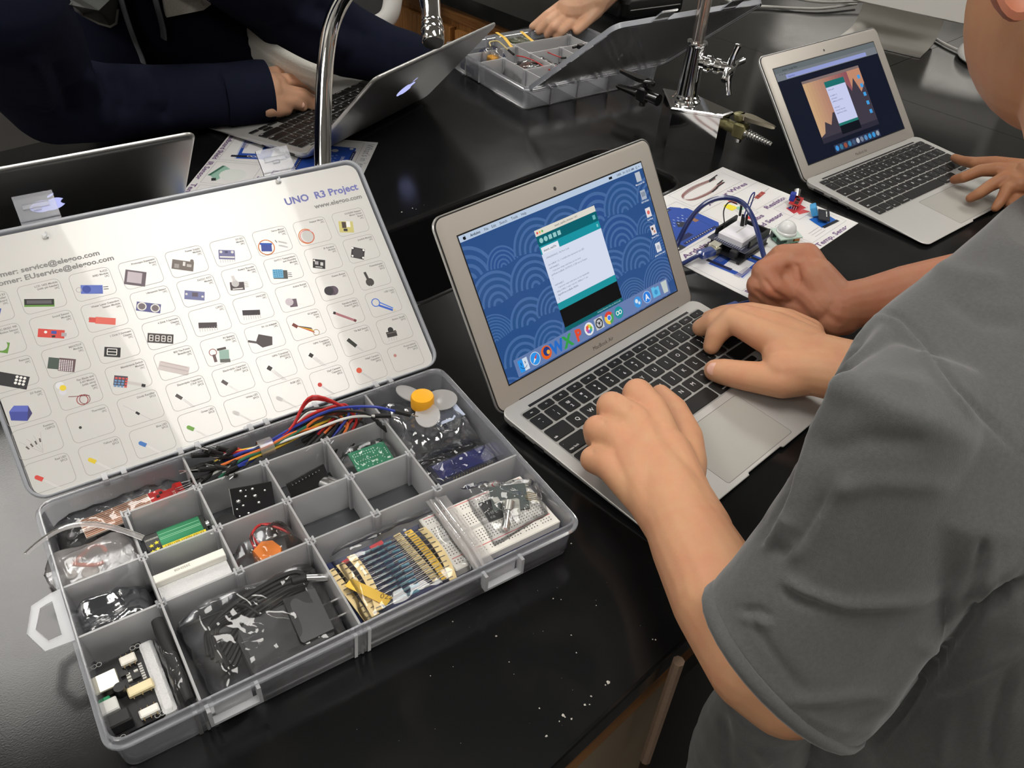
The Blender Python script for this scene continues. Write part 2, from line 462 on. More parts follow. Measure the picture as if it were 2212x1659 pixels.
# pale crumbs and chips on the near half of the top
cr = MB()
def chip(x, y, r):
    a = random.random() * 6.3
    cr.add([(x + r * math.cos(a + q) * random.uniform(.5, 1.2), y + r * math.sin(a + q) * random.uniform(.5, 1.2), 0.05) for q in (0, 1.3, 2.5, 3.9, 5.1)] + [(x, y, r * .6)], [(0, 1, 5), (1, 2, 5), (2, 3, 5), (3, 4, 5), (4, 0, 5)])
for u, v, r in ((978, 1343, .9), (1195, 1293, .7), (1212, 1295, .6), (1234, 1372, .7), (868, 458, 1.3), (891, 450, 1.1), (899, 452, .6), (916, 443, .7), (1072, 1374, .8), (1234, 1174, 1),
                (1314, 1474, 1.6), (1308, 1480, 1.0), (1277, 1504, 1.0), (1263, 1522, 1.1), (1273, 1522, .7), (1217, 1545, 1.2), (1220, 1549, .8), (1234, 1553, .9), (1180, 1590, 1), (1208, 1558, .7), (1165, 1530, .6), (1416, 1382, .9), (1410, 1381, .6), (1288, 1308, .5), (1100, 1430, .5), (930, 1460, .4), (640, 470, .5), (1245, 1410, .6)):
    p = P(u, v); chip(p[0], p[1], r)
for k in range(30):
    p = P(random.uniform(700, 1400), random.uniform(1250, 1640))
    if p[1] > -245: chip(p[0], p[1], random.uniform(.15, .35))
tag(cr.build('crumbs', mat('crumb', (0.5, 0.47, 0.42), 0.9)), 'pale crumbs and chips scattered on the black worktop', 'crumbs', kind='stuff')
# ------------------------------------------------------------------ laptops
ALU = mat('laptop_aluminium', (0.62, 0.61, 0.585), 0.42, 0.55, var=0.02, vscale=500)
ALUL = mat('lid_aluminium', (0.60, 0.60, 0.585), 0.36, 0.9, var=0.02, vscale=500)
ALU2 = mat('laptop_bezel', (0.47, 0.435, 0.39), 0.42, 0.35)
KEYM = mat('key_black', (0.010, 0.010, 0.010), 0.42)
LEG = mat('key_print', (0.75, 0.75, 0.75), 0.5)
BLK = mat('black_plastic', (0.012, 0.012, 0.013), 0.4)
RUB = mat('black_rubber', (0.012, 0.012, 0.012), 0.6)
INK = mat('printed_ink', (1, 1, 1), 0.55, attr=True)
SCREEN = emat('screen_light', (1, 1, 1), 0.92, attr=True)
GLOW = emat('logo_light', srgb(190, 195, 255), 1.0)
U_ = 19.0; VP = 18.72; KY = -28.85; FNO = 13.48
ROWS = [('f', ['esc'] + ['F%d' % i for i in range(1, 13)] + ['pow'], [14.5 / 14] * 14),
        (0, list('`1234567890-=') + ['delete'], [1] * 13 + [1.5]),
        (-1, ['tab'] + list('QWERTYUIOP[]') + ['\\'], [1.5] + [1] * 13),
        (-2, ['caps lock'] + list("ASDFGHJKL;'") + ['return'], [1.75] + [1] * 11 + [1.75]),
        (-3, ['shift'] + list('ZXCVBNM,./') + ['shift '], [2.25] + [1] * 10 + [2.25]),
        (-4, ['fn', 'control', 'alt', 'command', ' ', 'command ', 'alt '], [1, 1, 1, 1.25, 5, 1.25, 1])]
SHIFTED = dict(zip('`1234567890-=[]\\;\',./', '~!@#$%^&*()_+{}|:"<>?'))
KEYMESH = {}
def key_mesh(w, h):
    k = (round(w, 2), round(h, 2))
    if k not in KEYMESH:
        mb = MB().loft([rrect(-w / 2 + i, -h / 2 + i, w / 2 - i, h / 2 - i, 1.6, 2, z) for z, i in ((-0.2, 0), (0.75, 0), (1.15, .35))], cap0=False)
        o = mb.build('key', KEYM); KEYMESH[k] = o.data; bpy.data.objects.remove(o)
    return KEYMESH[k]
def apple(mb, cx, cy, h, col=None, z=0.0, M=None):
    """fruit silhouette with a bite and a leaf, h tall"""
    pts = []
    for k in range(48):
        t = 2 * PI * k / 48
        x = 0.44 * math.cos(t) * (1 + 0.06 * math.sin(t)); y = 0.40 * math.sin(t)
        y -= 0.09 * math.exp(-(x / 0.12) ** 2) if y > 0 else -0.055 * math.exp(-(x / 0.10) ** 2)
        dx, dy = x - 0.50, y - 0.06
        if dx * dx + dy * dy < 0.19 ** 2:
            a = math.atan2(dy, dx); x, y = 0.50 + 0.19 * math.cos(a), 0.06 + 0.19 * math.sin(a)
        pts.append((cx + x * h, cy + (y - 0.08) * h))
    mb.add([(x, y, z) for x, y in pts] + [(cx - .02 * h, cy - .1 * h, z)], [(i, (i + 1) % 48, 48) for i in range(48)], M, col)
    lf = [(0.0, 0.36), (0.02, 0.46), (0.10, 0.55), (0.17, 0.58), (0.16, 0.48), (0.08, 0.39)]
    mb.poly([(cx + x * h, cy + y * h) for x, y in lf], z, M, col)
LW, LD, LH = 300.0, 192.0, 184.0
def ztop(y): return 15.0 + y / LD * 10.0
def make_laptop(label, loc, rz, phi, screen=None, legends=True, group=None, glow=False):
    t = thing('laptop', label, 'laptop', loc, rz)
    ol = rrect(0, -LD, LW, 5, 11, 6)
    # finger notch in the front edge
    out = []
    for i, (x, y) in enumerate(ol):
        out.append((x, y))
        nx, ny = ol[(i + 1) % len(ol)]
        if abs(y + LD) < .01 and abs(ny + LD) < .01 and nx > x + 50:
            out += [(122, -LD), (123.5, -LD + 2.2), (176.5, -LD + 2.2), (178, -LD)]
    def ring(ins, zf):
        cx, cy = LW / 2, -LD / 2
        return [(cx + (x - cx) * (1 - ins / 150), cy + (y - cy) * (1 - ins / 98), zf(y)) for x, y in out]
    b = MB().loft([ring(14, lambda y: 2.0), ring(2.5, lambda y: 3.2 + (ztop(y) - 5) * .22), ring(0.2, lambda y: ztop(y) - max(1.2, (ztop(y) - 5) * .55)), ring(0, lambda y: ztop(y) - .5), ring(.6, lambda y: ztop(y))])
    body = b.build('base', ALU, t, smooth=True, sharp=25)
    # ports on both short sides
    for x, s in ((-.05, 1), (LW + .05, -1)):
        for y, w, h in ((-22, 17, 3.2), (-48, 12, 4.5), (-72, 4, 3.5)):
            zc = ztop(y) - 5.6; pm = MB()
            pm.box((min(x, x + s * .6), y - w / 2, zc - h / 2), (max(x, x + s * .6), y + w / 2, zc + h / 2))
            pm.build('port', BLK, body)
    MB().box((27, -8.5, 13.0), (273, 6.5, 14.75)).build('hinge_slot', BLK, t)
    # keyboard
    x0 = LW / 2 - 14.5 * U_ / 2
    T = lambda x, y: (x, y, ztop(y) + .02)
    well = MB().loft([[(x, y, ztop(y) + .06) for x, y in rrect(x0 - .2, KY - 4.52 * VP, x0 + 14.5 * U_ + .2, KY + FNO + 6.3, 3, 3)]], cap0=False)
    well.build('keyboard_well', mat('key_well', (0.40, 0.395, 0.38), 0.5, .4), t)
    lg = MB()
    def put(cx, cy, w, h):
        o = link('key', key_mesh(w - 2.6, h - 2.4), t, (cx, cy, ztop(cy) + .1))
        o.rotation_euler = (math.atan(10 / LD), 0, 0)
    for r, ks, ws in ROWS:
        cy = KY + (FNO if r == 'f' else r * VP); h = 10.6 if r == 'f' else VP
        x = x0
        for k, w in zip(ks, ws):
            cx = x + w * U_ / 2
            put(cx, cy, w * U_, h)
            if legends:
                zt = ztop(cy) + 1.45; dy = 0
                if r == 'f':
                    text(lg, {'pow': 'o'}.get(k, k), cx, cy - .8, 1.8, z=zt, align='c')
                elif k.strip() in ('tab', 'caps lock', 'shift', 'fn', 'control', 'alt', 'command', 'delete', 'return'):
                    left = k in ('tab', 'caps lock', 'shift', 'fn', 'control', 'alt')
                    text(lg, k.strip(), cx + (-1 if left else 1) * (w * U_ / 2 - 3), cy - 5.5, 2.3, z=zt, align='l' if left else 'r', maxw=w * U_ - 5)
                    if k == 'caps lock': lg.add([(p[0], p[1], zt) for p in circ(cx - w * U_ / 2 + 3.6, cy + 4.5, .9, 8)], [tuple(range(8))])
                elif k in SHIFTED:
                    text(lg, SHIFTED[k], cx, cy + 1.6, 3.4, z=zt, align='c'); text(lg, k, cx, cy - 5.0, 3.6, z=zt, align='c')
                elif k.strip():
                    text(lg, k, cx, cy - 2.2, 4.6, z=zt, align='c', bold=.0)
            x += w * U_
    cy = KY - 4 * VP
    for i, (dx, dy, ch) in enumerate(((0, -4.7, '<'), (1, 4.7, '^'), (1, -4.7, 'v'), (2, -4.7, '>'))):
        put(x0 + (12 + dx) * U_ - .5 * U_ + .5 * U_, cy + dy, U_, 9.4)
    if legends: tag(lg.build('key_legends', LEG, t), kind='stuff')
    # trackpad: outline groove and plate
    tp = MB().loft([[(x, y, ztop(y) + .03) for x, y in rrect(97.5, -186.5, 202.5, -120.8, 3, 3)]], cap0=False)
    tp.build('trackpad_gap', mat('gap_grey', (0.16, 0.155, 0.15), 0.6), t)
    tp = MB().loft([[(x, y, ztop(y) + .08) for x, y in rrect(98.0, -186.0, 202.0, -121.4, 2.6, 3)]], cap0=False)
    tp.build('trackpad', mat('trackpad_grey', (0.50, 0.49, 0.45), 0.38, 0.35), t)
    # lid: local frame x along the hinge, y up the lid, z towards the user
    ca, sa = math.cos(phi), math.sin(phi)
    M = np.eye(4); M[:3, 0] = (1, 0, 0); M[:3, 1] = (0, ca, sa); M[:3, 2] = (0, -sa, ca); M[:3, 3] = (0, 6.83, 15.0)
    R_ = lambda i, z: rrect(i, -7 + i, LW - i, LH - i, 11 - i * .5, 6, z)
    ld = MB().loft([R_(3.0, -5.2), R_(1.0, -4.2), R_(0.1, -2.6), R_(0, -1.0), R_(.5, -.4)])
    lid = ld.build('lid', ALUL, t, M=M, smooth=True, sharp=40)
    MB().loft([R_(1.2, -.5), R_(1.2, .05)]).build('gasket', RUB, lid)
    MB().loft([R_(2.3, -.2), R_(2.3, .35), R_(2.7, .5)]).build('bezel', ALU2, lid, smooth=True)
    b0 = 17.0
    mk = MB().poly(circ(150, b0 + 144.2 + 7.6, 2.0, 14), .56)
    text(mk, 'MacBook Air', 150, 4.2, 4.2, z=.56, align='c', bold=.0)
    mk.build('bezel_print', mat('bezel_ink', (0.06, 0.055, 0.05), 0.5), lid)
    if screen:
        MB().poly([(20.6, b0 - 1.4), (279.4, b0 - 1.4), (279.4, b0 + 145.6), (20.6, b0 + 145.6)], .54).build('screen_border', BLK, lid)
        sm = MB(); screen(sm, 21.95, b0, 256.1, 144.2)
        sm.build('screen', SCREEN, lid)
    lgm = MB(); Mx = np.diag([-1.0, 1, 1, 1]); Mx[0, 3] = 150; Mx[1, 3] = 93
    apple(lgm, 0, 0, 40, z=-5.32, M=Mx)
    lgm.build('logo', GLOW if glow else mat('logo_grey', (.5, .5, .5), .3), lid)
    return t
def R255(*c): return srgb(*c)
def waves(sm, x, y, w, h, z, c2):
    """overlapping rings of a fish-scale wallpaper, clipped to the screen"""
    rr = random.Random(3)
    k = 0
    for row in range(5):
        for q in range(7):
            cx = x + (q + (row % 2) * .5 + rr.uniform(-.12, .12)) * w / 6; cy = y + h * (0.80 - row * 0.22) - 8
            R = rr.choice([20, 26, 32]); nring = rr.choice([4, 5, 9])
            zb = z + k * .002; k += 1
            base = [c * rr.uniform(.93, 1.05) for c in R255(46, 84, 140)]
            def arc(r0, r1, col, zz, a0=8, a1=172, n=18):
                vs = []; fs = []
                for i in range(n + 1):
                    a = math.radians(a0 + (a1 - a0) * i / n)
                    for r in (r0, r1):
                        px = min(max(cx + r * math.cos(a), x), x + w); py = min(max(cy + r * math.sin(a), y), y + h)
                        vs.append((px, py, zz))
                for i in range(n): fs.append((2 * i, 2 * i + 1, 2 * i + 3, 2 * i + 2))
                sm.add(vs, fs, None, col)
            arc(0, R, base, zb)
            for i in range(nring):
                r1 = R * (1 - i / nring); arc(r1 - R / nring * .42, r1, c2, zb + .001)
def desktop(sm, x, y, w, h):
    sm.poly([(x, y), (x + w, y), (x + w, y + h), (x, y + h)], .60, None, R255(44, 82, 138))
    sm_c = [a for a in R255(72, 108, 162)]
    waves(sm, x, y, w, h - 6, .61, sm_c)
    def rc(x0, y0, x1, y1, z, c): sm.poly([(x + x0, y + y0), (x + x1, y + y0), (x + x1, y + y1), (x + x0, y + y1)], z, None, R255(*c))
    def tx(s, px, py, sz, c, **k): text(sm, s, x + px, y + py, sz, R255(*c), z=k.pop('z', .80), **k)
    def cc(px, py, r, c, z=.80, n=18): sm.poly(circ(x + px, y + py, r, n), z, None, R255(*c))
    # menu bar
    rc(0, h - 6, w, h, .74, (188, 206, 228))
    apple(sm, x + 6, y + h - 3.1, 4.2, R255(20, 25, 35), .78)
    px = 13
    for s, ww in (('Arduino', 17), ('File', 9), ('Edit', 10), ('Sketch', 15), ('Tools', 13), ('Help', 10)):
        tx(s, px, h - 4.4, 2.6, (25, 35, 50), bold=.02 if s == 'Arduino' else 0); px += ww
    tx('100%   Fri 10:15 AM   Q  =', w - 4, h - 4.4, 2.4, (50, 70, 95), align='r')
    rc(w - 53, h - 4.4, w - 48, h - 2, .78, (20, 25, 30))
    # sketch window
    X0_, X1_, YB, YT = 86, 172, 19, 122
    rc(X0_, YT - 6, X1_, YT, .74, (226, 222, 210))
    for i, c in enumerate(((236, 80, 80), (235, 190, 80), (100, 190, 90))): cc(X0_ + 3 + i * 3.4, YT - 3, 1.2, c)
    tx('sketch_sep03a | Arduino 1.8.2', (X0_ + X1_) / 2, YT - 3.9, 1.9, (110, 110, 105), align='c')
    rc(X0_, YT - 16, X1_, YT - 6, .74, (0, 98, 110))
    for i in range(5):
        q = X0_ + 5 + i * 6.2
        if i < 2: cc(q, YT - 11, 2.5, (150, 205, 205))
        else: rc(q - 2.2, YT - 13.2, q + 2.2, YT - 8.8, .80, (150, 205, 205))
    rc(X1_ - 7, YT - 13.2, X1_ - 3, YT - 8.8, .80, (110, 185, 190))
    rc(X0_, YT - 24, X1_, YT - 16, .74, (22, 150, 165))
    rc(X0_ + 1.5, YT - 24, X0_ + 25, YT - 17.5, .77, (232, 236, 246)); tx('sketch_sep03a', X0_ + 4, YT - 22, 2.1, (80, 90, 100))
    rc(X1_ - 5, YT - 21.5, X1_ - 2.6, YT - 18.5, .80, (120, 200, 205))
    rc(X0_, YB + 29, X1_, YT - 24, .75, (218, 226, 245))
    code = ['//MAKERSPACE - My First Code', '', 'int redBulb = 2;  // variable that represents our LED', 'void setup() {', '// put your setup code here, to run once', 'pinMode (redBulb, OUTPUT); // LED set as Output', '}', '', 'void loop() {', '// put your main code here, to run repeatedly:', 'delay (1000); // wait 1 sec b/c 1000ms = 1 sec', 'digitalWrite (redBulb, HIGH);', '}']
    for i, s in enumerate(code):
        if s: tx(s, X0_ + 4 + (3 if s.startswith('// put') else 0), YT - 29.5 - i * 3.45, 1.75, (118, 124, 140) if '//' in s else (70, 76, 90), bold=0, maxw=74)
    rc(X0_, YB + 22, X1_, YB + 29, .75, (24, 150, 160))
    rc(X0_, YB + 4, X1_, YB + 22, .75, (8, 9, 12))
    rc(X0_, YB, X1_, YB + 4, .75, (0, 98, 105)); tx('Arduino/Genuino Uno on /dev/cu.usb', X1_ - 3, YB + 1.1, 1.7, (150, 200, 205), align='r')
    # dock
    rc(13, 1.2, 245, 18.5, .78, (104, 128, 176))
    Z = .84
    def at(i): return 23 + i * 15.4
    q = at(0); rc(q - 6, 4, q, 16, Z, (45, 150, 235)); rc(q, 4, q + 6, 16, Z, (214, 226, 240))
    for s in (-2.6, 2.6): rc(q + s - .4, 10.5, q + s + .4, 13, Z + .02, (25, 50, 90))
    for k in range(10):
        a0 = math.radians(205 + 13 * k); cc(q + 4.4 * math.cos(a0), 11 + 4.4 * math.sin(a0), .45, (25, 50, 90), Z + .02, 6)
    q = at(1); cc(q, 10, 6.6, (225, 232, 240), Z); cc(q, 10, 6.0, (50, 150, 235), Z + .02)
    sm.poly([(x + q - 4, y + 6), (x + q + .8, y + 9.2), (x + q - .8, y + 10.8)], Z + .03, None, R255(240, 240, 240)); sm.poly([(x + q + 4, y + 14), (x + q - .8, y + 10.8), (x + q + .8, y + 9.2)], Z + .03, None, R255(225, 60, 50))
    q = at(2); cc(q, 10, 6.8, (232, 100, 35), Z); cc(q + .8, 10.8, 4.6, (40, 60, 130), Z + .02); cc(q + 2.5, 9.5, 2.2, (240, 170, 60), Z + .03)
    for i, (s, c) in enumerate((('W', (40, 110, 200)), ('X', (50, 160, 75)), ('P', (225, 75, 50)))):
        q = at(3 + i); text(sm, s, x + q, y + 4.3, 11.5, R255(*c), z=Z, align='c', bold=.05)
    q = at(6); cc(q, 10, 6.6, (238, 238, 238), Z)
    for k, c in enumerate(((240, 170, 60), (225, 215, 70), (120, 190, 80), (70, 175, 160), (80, 130, 210), (140, 100, 190), (220, 90, 150), (230, 90, 70))):
        a0 = PI / 4 * k; cc(q + 2.9 * math.sin(a0), 10 + 2.9 * math.cos(a0), 1.9, c, Z + .02 + .002 * k, 10)
    q = at(7); rc(q - 6, 4, q + 6, 16, Z, (200, 202, 205)); cc(q, 10, 5.3, (45, 48, 52), Z + .02); cc(q, 10, 3.9, (190, 192, 195), Z + .03); cc(q, 10, 1.4, (45, 48, 52), Z + .05)
    for k in range(3):
        a0 = 2 * PI * k / 3 + .5; sm.poly([(x + q + 4 * math.cos(a0 + d), y + 10 + 4 * math.sin(a0 + d)) for d in (-.13, .13)] + [(x + q, y + 10)], Z + .04, None, R255(45, 48, 52))
    q = at(8)
    for k, c in enumerate(((222, 70, 55), (245, 205, 70), (70, 165, 90))):
        a0 = math.radians(30 + 120 * k + (0 if k == 0 else 120 * (1 if k == 1 else -1) - 120 * (1 if k == 1 else -1)))
        sm.poly([(x + q, y + 10)] + [(x + q + 6.6 * math.cos(a0 + math.radians(120 * j / 8)), y + 10 + 6.6 * math.sin(a0 + math.radians(120 * j / 8))) for j in range(9)], Z, None, R255(*c))
    cc(q, 10, 3.2, (240, 240, 240), Z + .02); cc(q, 10, 2.5, (70, 130, 230), Z + .03)
    q = at(9); cc(q, 10, 6.4, (20, 148, 155), Z)
    for s in (-2.1, 2.1): cc(q + s, 10, 2.4, (235, 245, 245), Z + .02, 14); cc(q + s, 10, 1.5, (20, 148, 155), Z + .03, 14)
    q = at(11); cc(q, 10, 6.0, (60, 150, 225), Z); cc(q - 1.5, 11.5, 2.4, (215, 232, 245), Z + .02, 7); cc(q + 1.8, 8.5, 1.8, (215, 232, 245), Z + .02, 6)
    q = at(12); cc(q, 10, 6.5, (205, 222, 240), Z); cc(q, 10, 6.0, (40, 130, 225), Z + .02); text(sm, 'A', x + q, y + 6.8, 6.6, R255(235, 242, 250), z=Z + .03, align='c', bold=.03)
    q = at(13); rc(q - 6, 5, q + 6, 15, Z, (95, 190, 235)); rc(q - 6, 15, q - 1, 16.5, Z, (95, 190, 235)); cc(q, 10, 2.8, (60, 150, 205), Z + .02)
    q = at(14); sm.poly([(x + q - 3.6, y + 4), (x + q + 3.6, y + 4), (x + q + 4.8, y + 17), (x + q - 4.8, y + 17)], Z, None, R255(196, 206, 202))
    # desktop icons down the right
    for i, (s, c) in enumerate((('Macintosh HD', (190, 196, 204)), ('NETWORK', (175, 185, 200)), ('heartbeat', (232, 225, 228)), ('Screen Shot', (230, 222, 224)), ('parts of the heart', (224, 226, 230)))):
        yy = h - 18 - i * 19.5
        rc(w - 14, yy, w - 6, yy + 10, Z, c)
        if i == 1:
            for d in (-2, 0, 2): rc(w - 10.4 + d, yy + 3, w - 9.6 + d, yy + 8, Z + .02, (60, 75, 95))
        if i == 2: cc(w - 10, yy + 5, 2.2, (225, 110, 105), Z + .02)
        if i == 3: cc(w - 11, yy + 6.5, 1.7, (90, 70, 65), Z + .02); cc(w - 9, yy + 3, 1.5, (200, 140, 110), Z + .02)
        if i == 4: cc(w - 10, yy + 5, 2.6, (185, 188, 200), Z + .02)
        tx(s, w - 10, yy - 3.2, 1.8, (225, 232, 242), align='c')
def browser(sm, x, y, w, h):
    def rc(x0, y0, x1, y1, z, c): sm.poly([(x + x0, y + y0), (x + x1, y + y0), (x + x1, y + y1), (x + x0, y + y1)], z, None, R255(*c))
    def tx(s, px, py, sz, c, **k): text(sm, s, x + px, y + py, sz, R255(*c), z=k.pop('z', .80), **k)
    rc(0, 0, w, h, .60, (22, 26, 42))
    rc(0, h - 8, w, h, .64, (104, 112, 116)); rc(0, h - 19, w, h - 8, .64, (120, 126, 132)); rc(22, h - 18, w - 30, h - 12, .68, (150, 160, 215))
    tx('Arduino - Google Slides', 18, h - 6, 2.6, (50, 58, 60)); tx('https://docs', 26, h - 16.5, 2.4, (90, 95, 150)); tx('File  Edit  View', 8, h - 11, 1.9, (60, 66, 70))
    # slide: desert dusk picture, sketch window on it
    rc(50, 20, 196, 116, .66, (196, 140, 112))
    for i in range(14):
        t = i / 13
        rc(50 + i * 8, 24, 58 + i * 8, 112, .67, (int(206 - 60 * t), int(168 - 82 * t), int(128 - 34 * t)))
    hill = [(50, 20), (50, 30), (62, 34), (70, 50), (82, 42), (95, 60), (120, 56), (135, 90), (150, 96), (160, 80), (172, 100), (184, 70), (196, 88), (196, 20)]
    sm.add([(x + a, y + b, .69) for a, b in hill] + [(x + 120, y + 21, .69)], [(i, (i + 1) % 14, 14) for i in range(14)], None, R255(66, 60, 72))
    rc(50, 112, 196, 116, .71, (130, 112, 110)); rc(50, 20, 196, 28, .72, (48, 46, 60))
    rc(100, 32, 150, 106, .74, (205, 210, 244)); rc(100, 97, 150, 106, .76, (30, 112, 110)); rc(100, 37, 150, 41, .76, (36, 120, 112)); rc(100, 24, 150, 37, .76, (18, 22, 30))
    for i, s in enumerate(['sketch_sep03', '', 'int redBulb = 2;', 'void setup() {', ' pinMode (2, OUTPUT);', '', 'void loop() {', ' // put your main code', ' digitalWrite (2, HIGH);']):
        if s: tx(s, 103, 92 - i * 4.6, 2.0, (110, 115, 150))
    for i in range(5): rc(184, 96 - i * 14, 191, 102 - i * 14, .76, (70, 160, 225))
    rc(70, 2, 190, 13, .70, (52, 60, 84))
    for i in range(11):
        c = [(70, 150, 220), (60, 120, 150), (150, 80, 60), (60, 130, 170), (70, 90, 120), (190, 195, 205), (120, 130, 150), (90, 140, 190), (60, 150, 210), (60, 150, 215), (150, 160, 170)][i]
        sm.poly(circ(x + 76 + i * 10.8, y + 7.5, 4.2, 10), .78, None, R255(*c))
mac_main = make_laptop('open silver laptop with blue desktop screen in front of the grey shirted person', (0, 0, 0), 0, 1.0086, desktop)
mac_right = make_laptop('open silver laptop at the right edge with an orange picture on its dark screen', (677.5, 86.1, 0), -0.086, 0.83, browser)
mac_mid = make_laptop('open silver laptop with glowing logo, seen from behind under the hoodie sleeve', (447.6, 665, 0.35), 3.43, 0.83, None, glow=True)
mac_left = make_laptop('silver laptop lid at the left edge, logo half hidden by the kit clip', (-36.4, 546.7, 0), 2.99, 0.87, None, legends=False, glow=True)
# ------------------------------------------------------------------ parts organiser kits
PP = film('frosted_plastic', (0.98, 0.985, 1.0), clear=0.46, rough=0.42, gloss=0.10, fres=1.3, thru=0.5)
PPW = film('tray_plastic', (0.86, 0.89, 0.96), clear=0.72, rough=0.2, gloss=0.03, fres=1.3, thru=0.45)
PPF = film('tray_floor_plastic', (0.8, 0.83, 0.9), clear=0.93, rough=0.2, gloss=0.015, fres=1.2)
PPC = film('lid_plastic', (0.62, 0.65, 0.70), clear=0.70, rough=0.22, gloss=0.02, fres=1.25, thru=0.4)
PPM = film('milky_plastic', (0.96, 0.97, 1.0), clear=0.42, rough=0.3, gloss=0.03, fres=1.25, thru=0.4)
PPR = film('rim_plastic', (0.74, 0.77, 0.84), clear=0.34, rough=0.25, gloss=0.02, fres=1.25, thru=0.4)
PPK = film('clip_plastic', (0.62, 0.64, 0.72), clear=0.72, rough=0.25, gloss=0.02, fres=1.25, thru=0.4)
BAG = film('clear_bag', (0.9, 0.9, 0.9), clear=0.972, rough=0.06, gloss=0.02, fres=1.36, bump=0.05, bscale=60)
BAGM = film('milky_bag', (0.86, 0.83, 0.82), clear=0.62, rough=0.12, gloss=0.03, fres=1.35, bump=0.2, bscale=90)
BAGD = film('antistatic_bag', (0.10, 0.11, 0.13), clear=0.45, rough=0.10, gloss=0.10, fres=1.5, bump=0.3, bscale=70)
CARD = mat('glossy_card', (0.66, 0.65, 0.625), 0.24, spec=0.6, coat=0.4)
PCB = mat('painted_part', (1, 1, 1), 0.45, attr=True)
SHINE = mat('tinned_metal', (0.75, 0.75, 0.73), 0.25, 1.0)
GOLD = mat('gold_pin', (0.75, 0.6, 0.3), 0.3, 1.0)
def make_kit(name, label, loc, rz, W, D, H, lid_a, walls_n, walls_e, lid_mat, lid_clips, group=None):
    """tray with its front along local x, walls_n: (x, y0, y1), walls_e: (y, x0, x1)"""
    t = thing(name, label, 'organiser box', loc, rz)
    R_ = lambda i, z, r=12: rrect(i, i, W - i, D - i, max(r - i * .6, 2), 6, z)
    tr = MB()
    tr.loft([R_(7.5, .4), R_(6.0, 1.4), R_(3.2, H - 7), R_(0, H - 6.2), R_(0, H - 4.2), R_(2.4, H - 3.8), R_(2.6, H - .4), R_(3.1, H), R_(4.1, H), R_(4.6, H - .4), R_(5.2, H - 6), R_(8.0, 2.2)])
    to = tr.build('tray', PPW, t, smooth=True, sharp=30)
    to.data.materials.append(PPF)
    for p in to.data.polygons:
        if abs(p.normal.z) > .9 and p.center.z < .004: p.material_index = 1
    for (x, a, b) in walls_n:
        MB().box((x - .8, a, 2), (x + .8, b, H - 2.4)).build('divider', PP, t)
    for (y, a, b) in walls_e:
        MB().box((a, y - .8, 2), (b, y + .8, H - 2.4)).build('divider', PP, t)
    for (x, a, b) in walls_n:
        for yy in [w[0] for w in walls_e if a - 1 <= w[0] <= b + 1 and w[1] - 2 <= x <= w[2] + 2]:
            po = MB()
            for s in (-1, 1):
                po.cbox((x + s * 2.6, yy, H / 2 - .5), (1.5, 7, H - 2.5), bev=.3); po.cbox((x, yy + s * 2.8, H / 2 - .9), (6, 1.4, H - 4.2), bev=.3)
            po.build('divider_post', PPM, t)
    # ribs on the outside of the front wall
    for (x, a, b) in walls_n:
        if a < 10:
            rb = MB()
            for s in (-5, 5):
                rb.loft([[(x + s - 1.2, 6.4, 1), (x + s + 1.2, 6.4, 1), (x + s + 1.2, 5.2, 1), (x + s - 1.2, 5.2, 1)], [(x + s - 1.2, 3.6, H - 7), (x + s + 1.2, 3.6, H - 7), (x + s + 1.2, 1.4, H - 7), (x + s - 1.2, 1.4, H - 7)]])
            rb.build('rib', PPM, t)
    for cx in lid_clips:
        c = MB()
        w = 34
        for a, b in (((cx - w / 2, -3.4, 17), (cx + w / 2, 2, 19.4)), ((cx - w / 2, -3.4, 19), (cx - w / 2 + 2.4, 3, H - 5)), ((cx + w / 2 - 2.4, -3.4, 19), (cx + w / 2, 3, H - 5)), ((cx - w / 2 + 5, 1.5, 20), (cx + w / 2 - 5, 2.8, H - 7))): c.box(a, b)
        c.build('latch_catch', PPM, t)
    # hinge loops along the back
    for hx in [W * q for q in (.17, .335, .5, .665, .83)]:
        h = MB()
        for s in (-7, 7):
            h.box((hx + s - 2, D - 4, H - 5), (hx + s + 2, D + 6, H + 1.5))
        h.tube([(hx - 12, D + 2.5, H - 1), (hx + 12, D + 2.5, H - 1)], 2.2, 8)
        h.build('hinge', PPM, t)
    # lid, local frame x along hinge, y up the lid, z to the inner side
    a = lid_a
    M = np.eye(4); M[:3, 1] = (0, math.cos(a), math.sin(a)); M[:3, 2] = (0, -math.sin(a), math.cos(a)); M[:3, 3] = (0, D, H)
    LHh = D - 12
    Q = lambda i, z: rrect(i, i * .5, W - i, LHh - i, max(14 - i * .6, 3), 6, z)
    ld = MB().loft([Q(2.4, -8.4), Q(1.2, -8), Q(0, -1), Q(0, 0), Q(.6, .6), Q(1.8, .6), Q(2.4, 0), Q(3.4, -6.6)])
    lid = ld.build('lid', lid_mat, t, M=M, smooth=True, sharp=30)
    MB().loft([Q(-.3, -6.5), Q(-.3, .3), Q(.6, 1.1), Q(1.9, 1.1), Q(2.7, .3), Q(3.0, -4.5)], cap0=False, cap1=False).build('lid_rim', PPR, lid, smooth=True, sharp=30)
    for cx in lid_clips:
        c = MB()
        c.loft([[(cx - 15, LHh - 1 + y, z), (cx + 15, LHh - 1 + y, z), (cx + 15, LHh - 1 + y + dy, z2), (cx - 15, LHh - 1 + y + dy, z2)] for y, z, dy, z2 in ((0, -7, 0, -4.6), (5, -6.6, 0, -4.4), (5.4, -6.6, 0, -3.4), (6.4, -5.4, 0, -3.2), (25, -4.2, 0, -2.2), (27.5, -3.4, 0, -2.0))])
        c.cbox((cx, LHh + 16, -2.4), (20, 4.2, 1.6)); c.cbox((cx, LHh + 13, -2.2), (6, 3, 1.8))
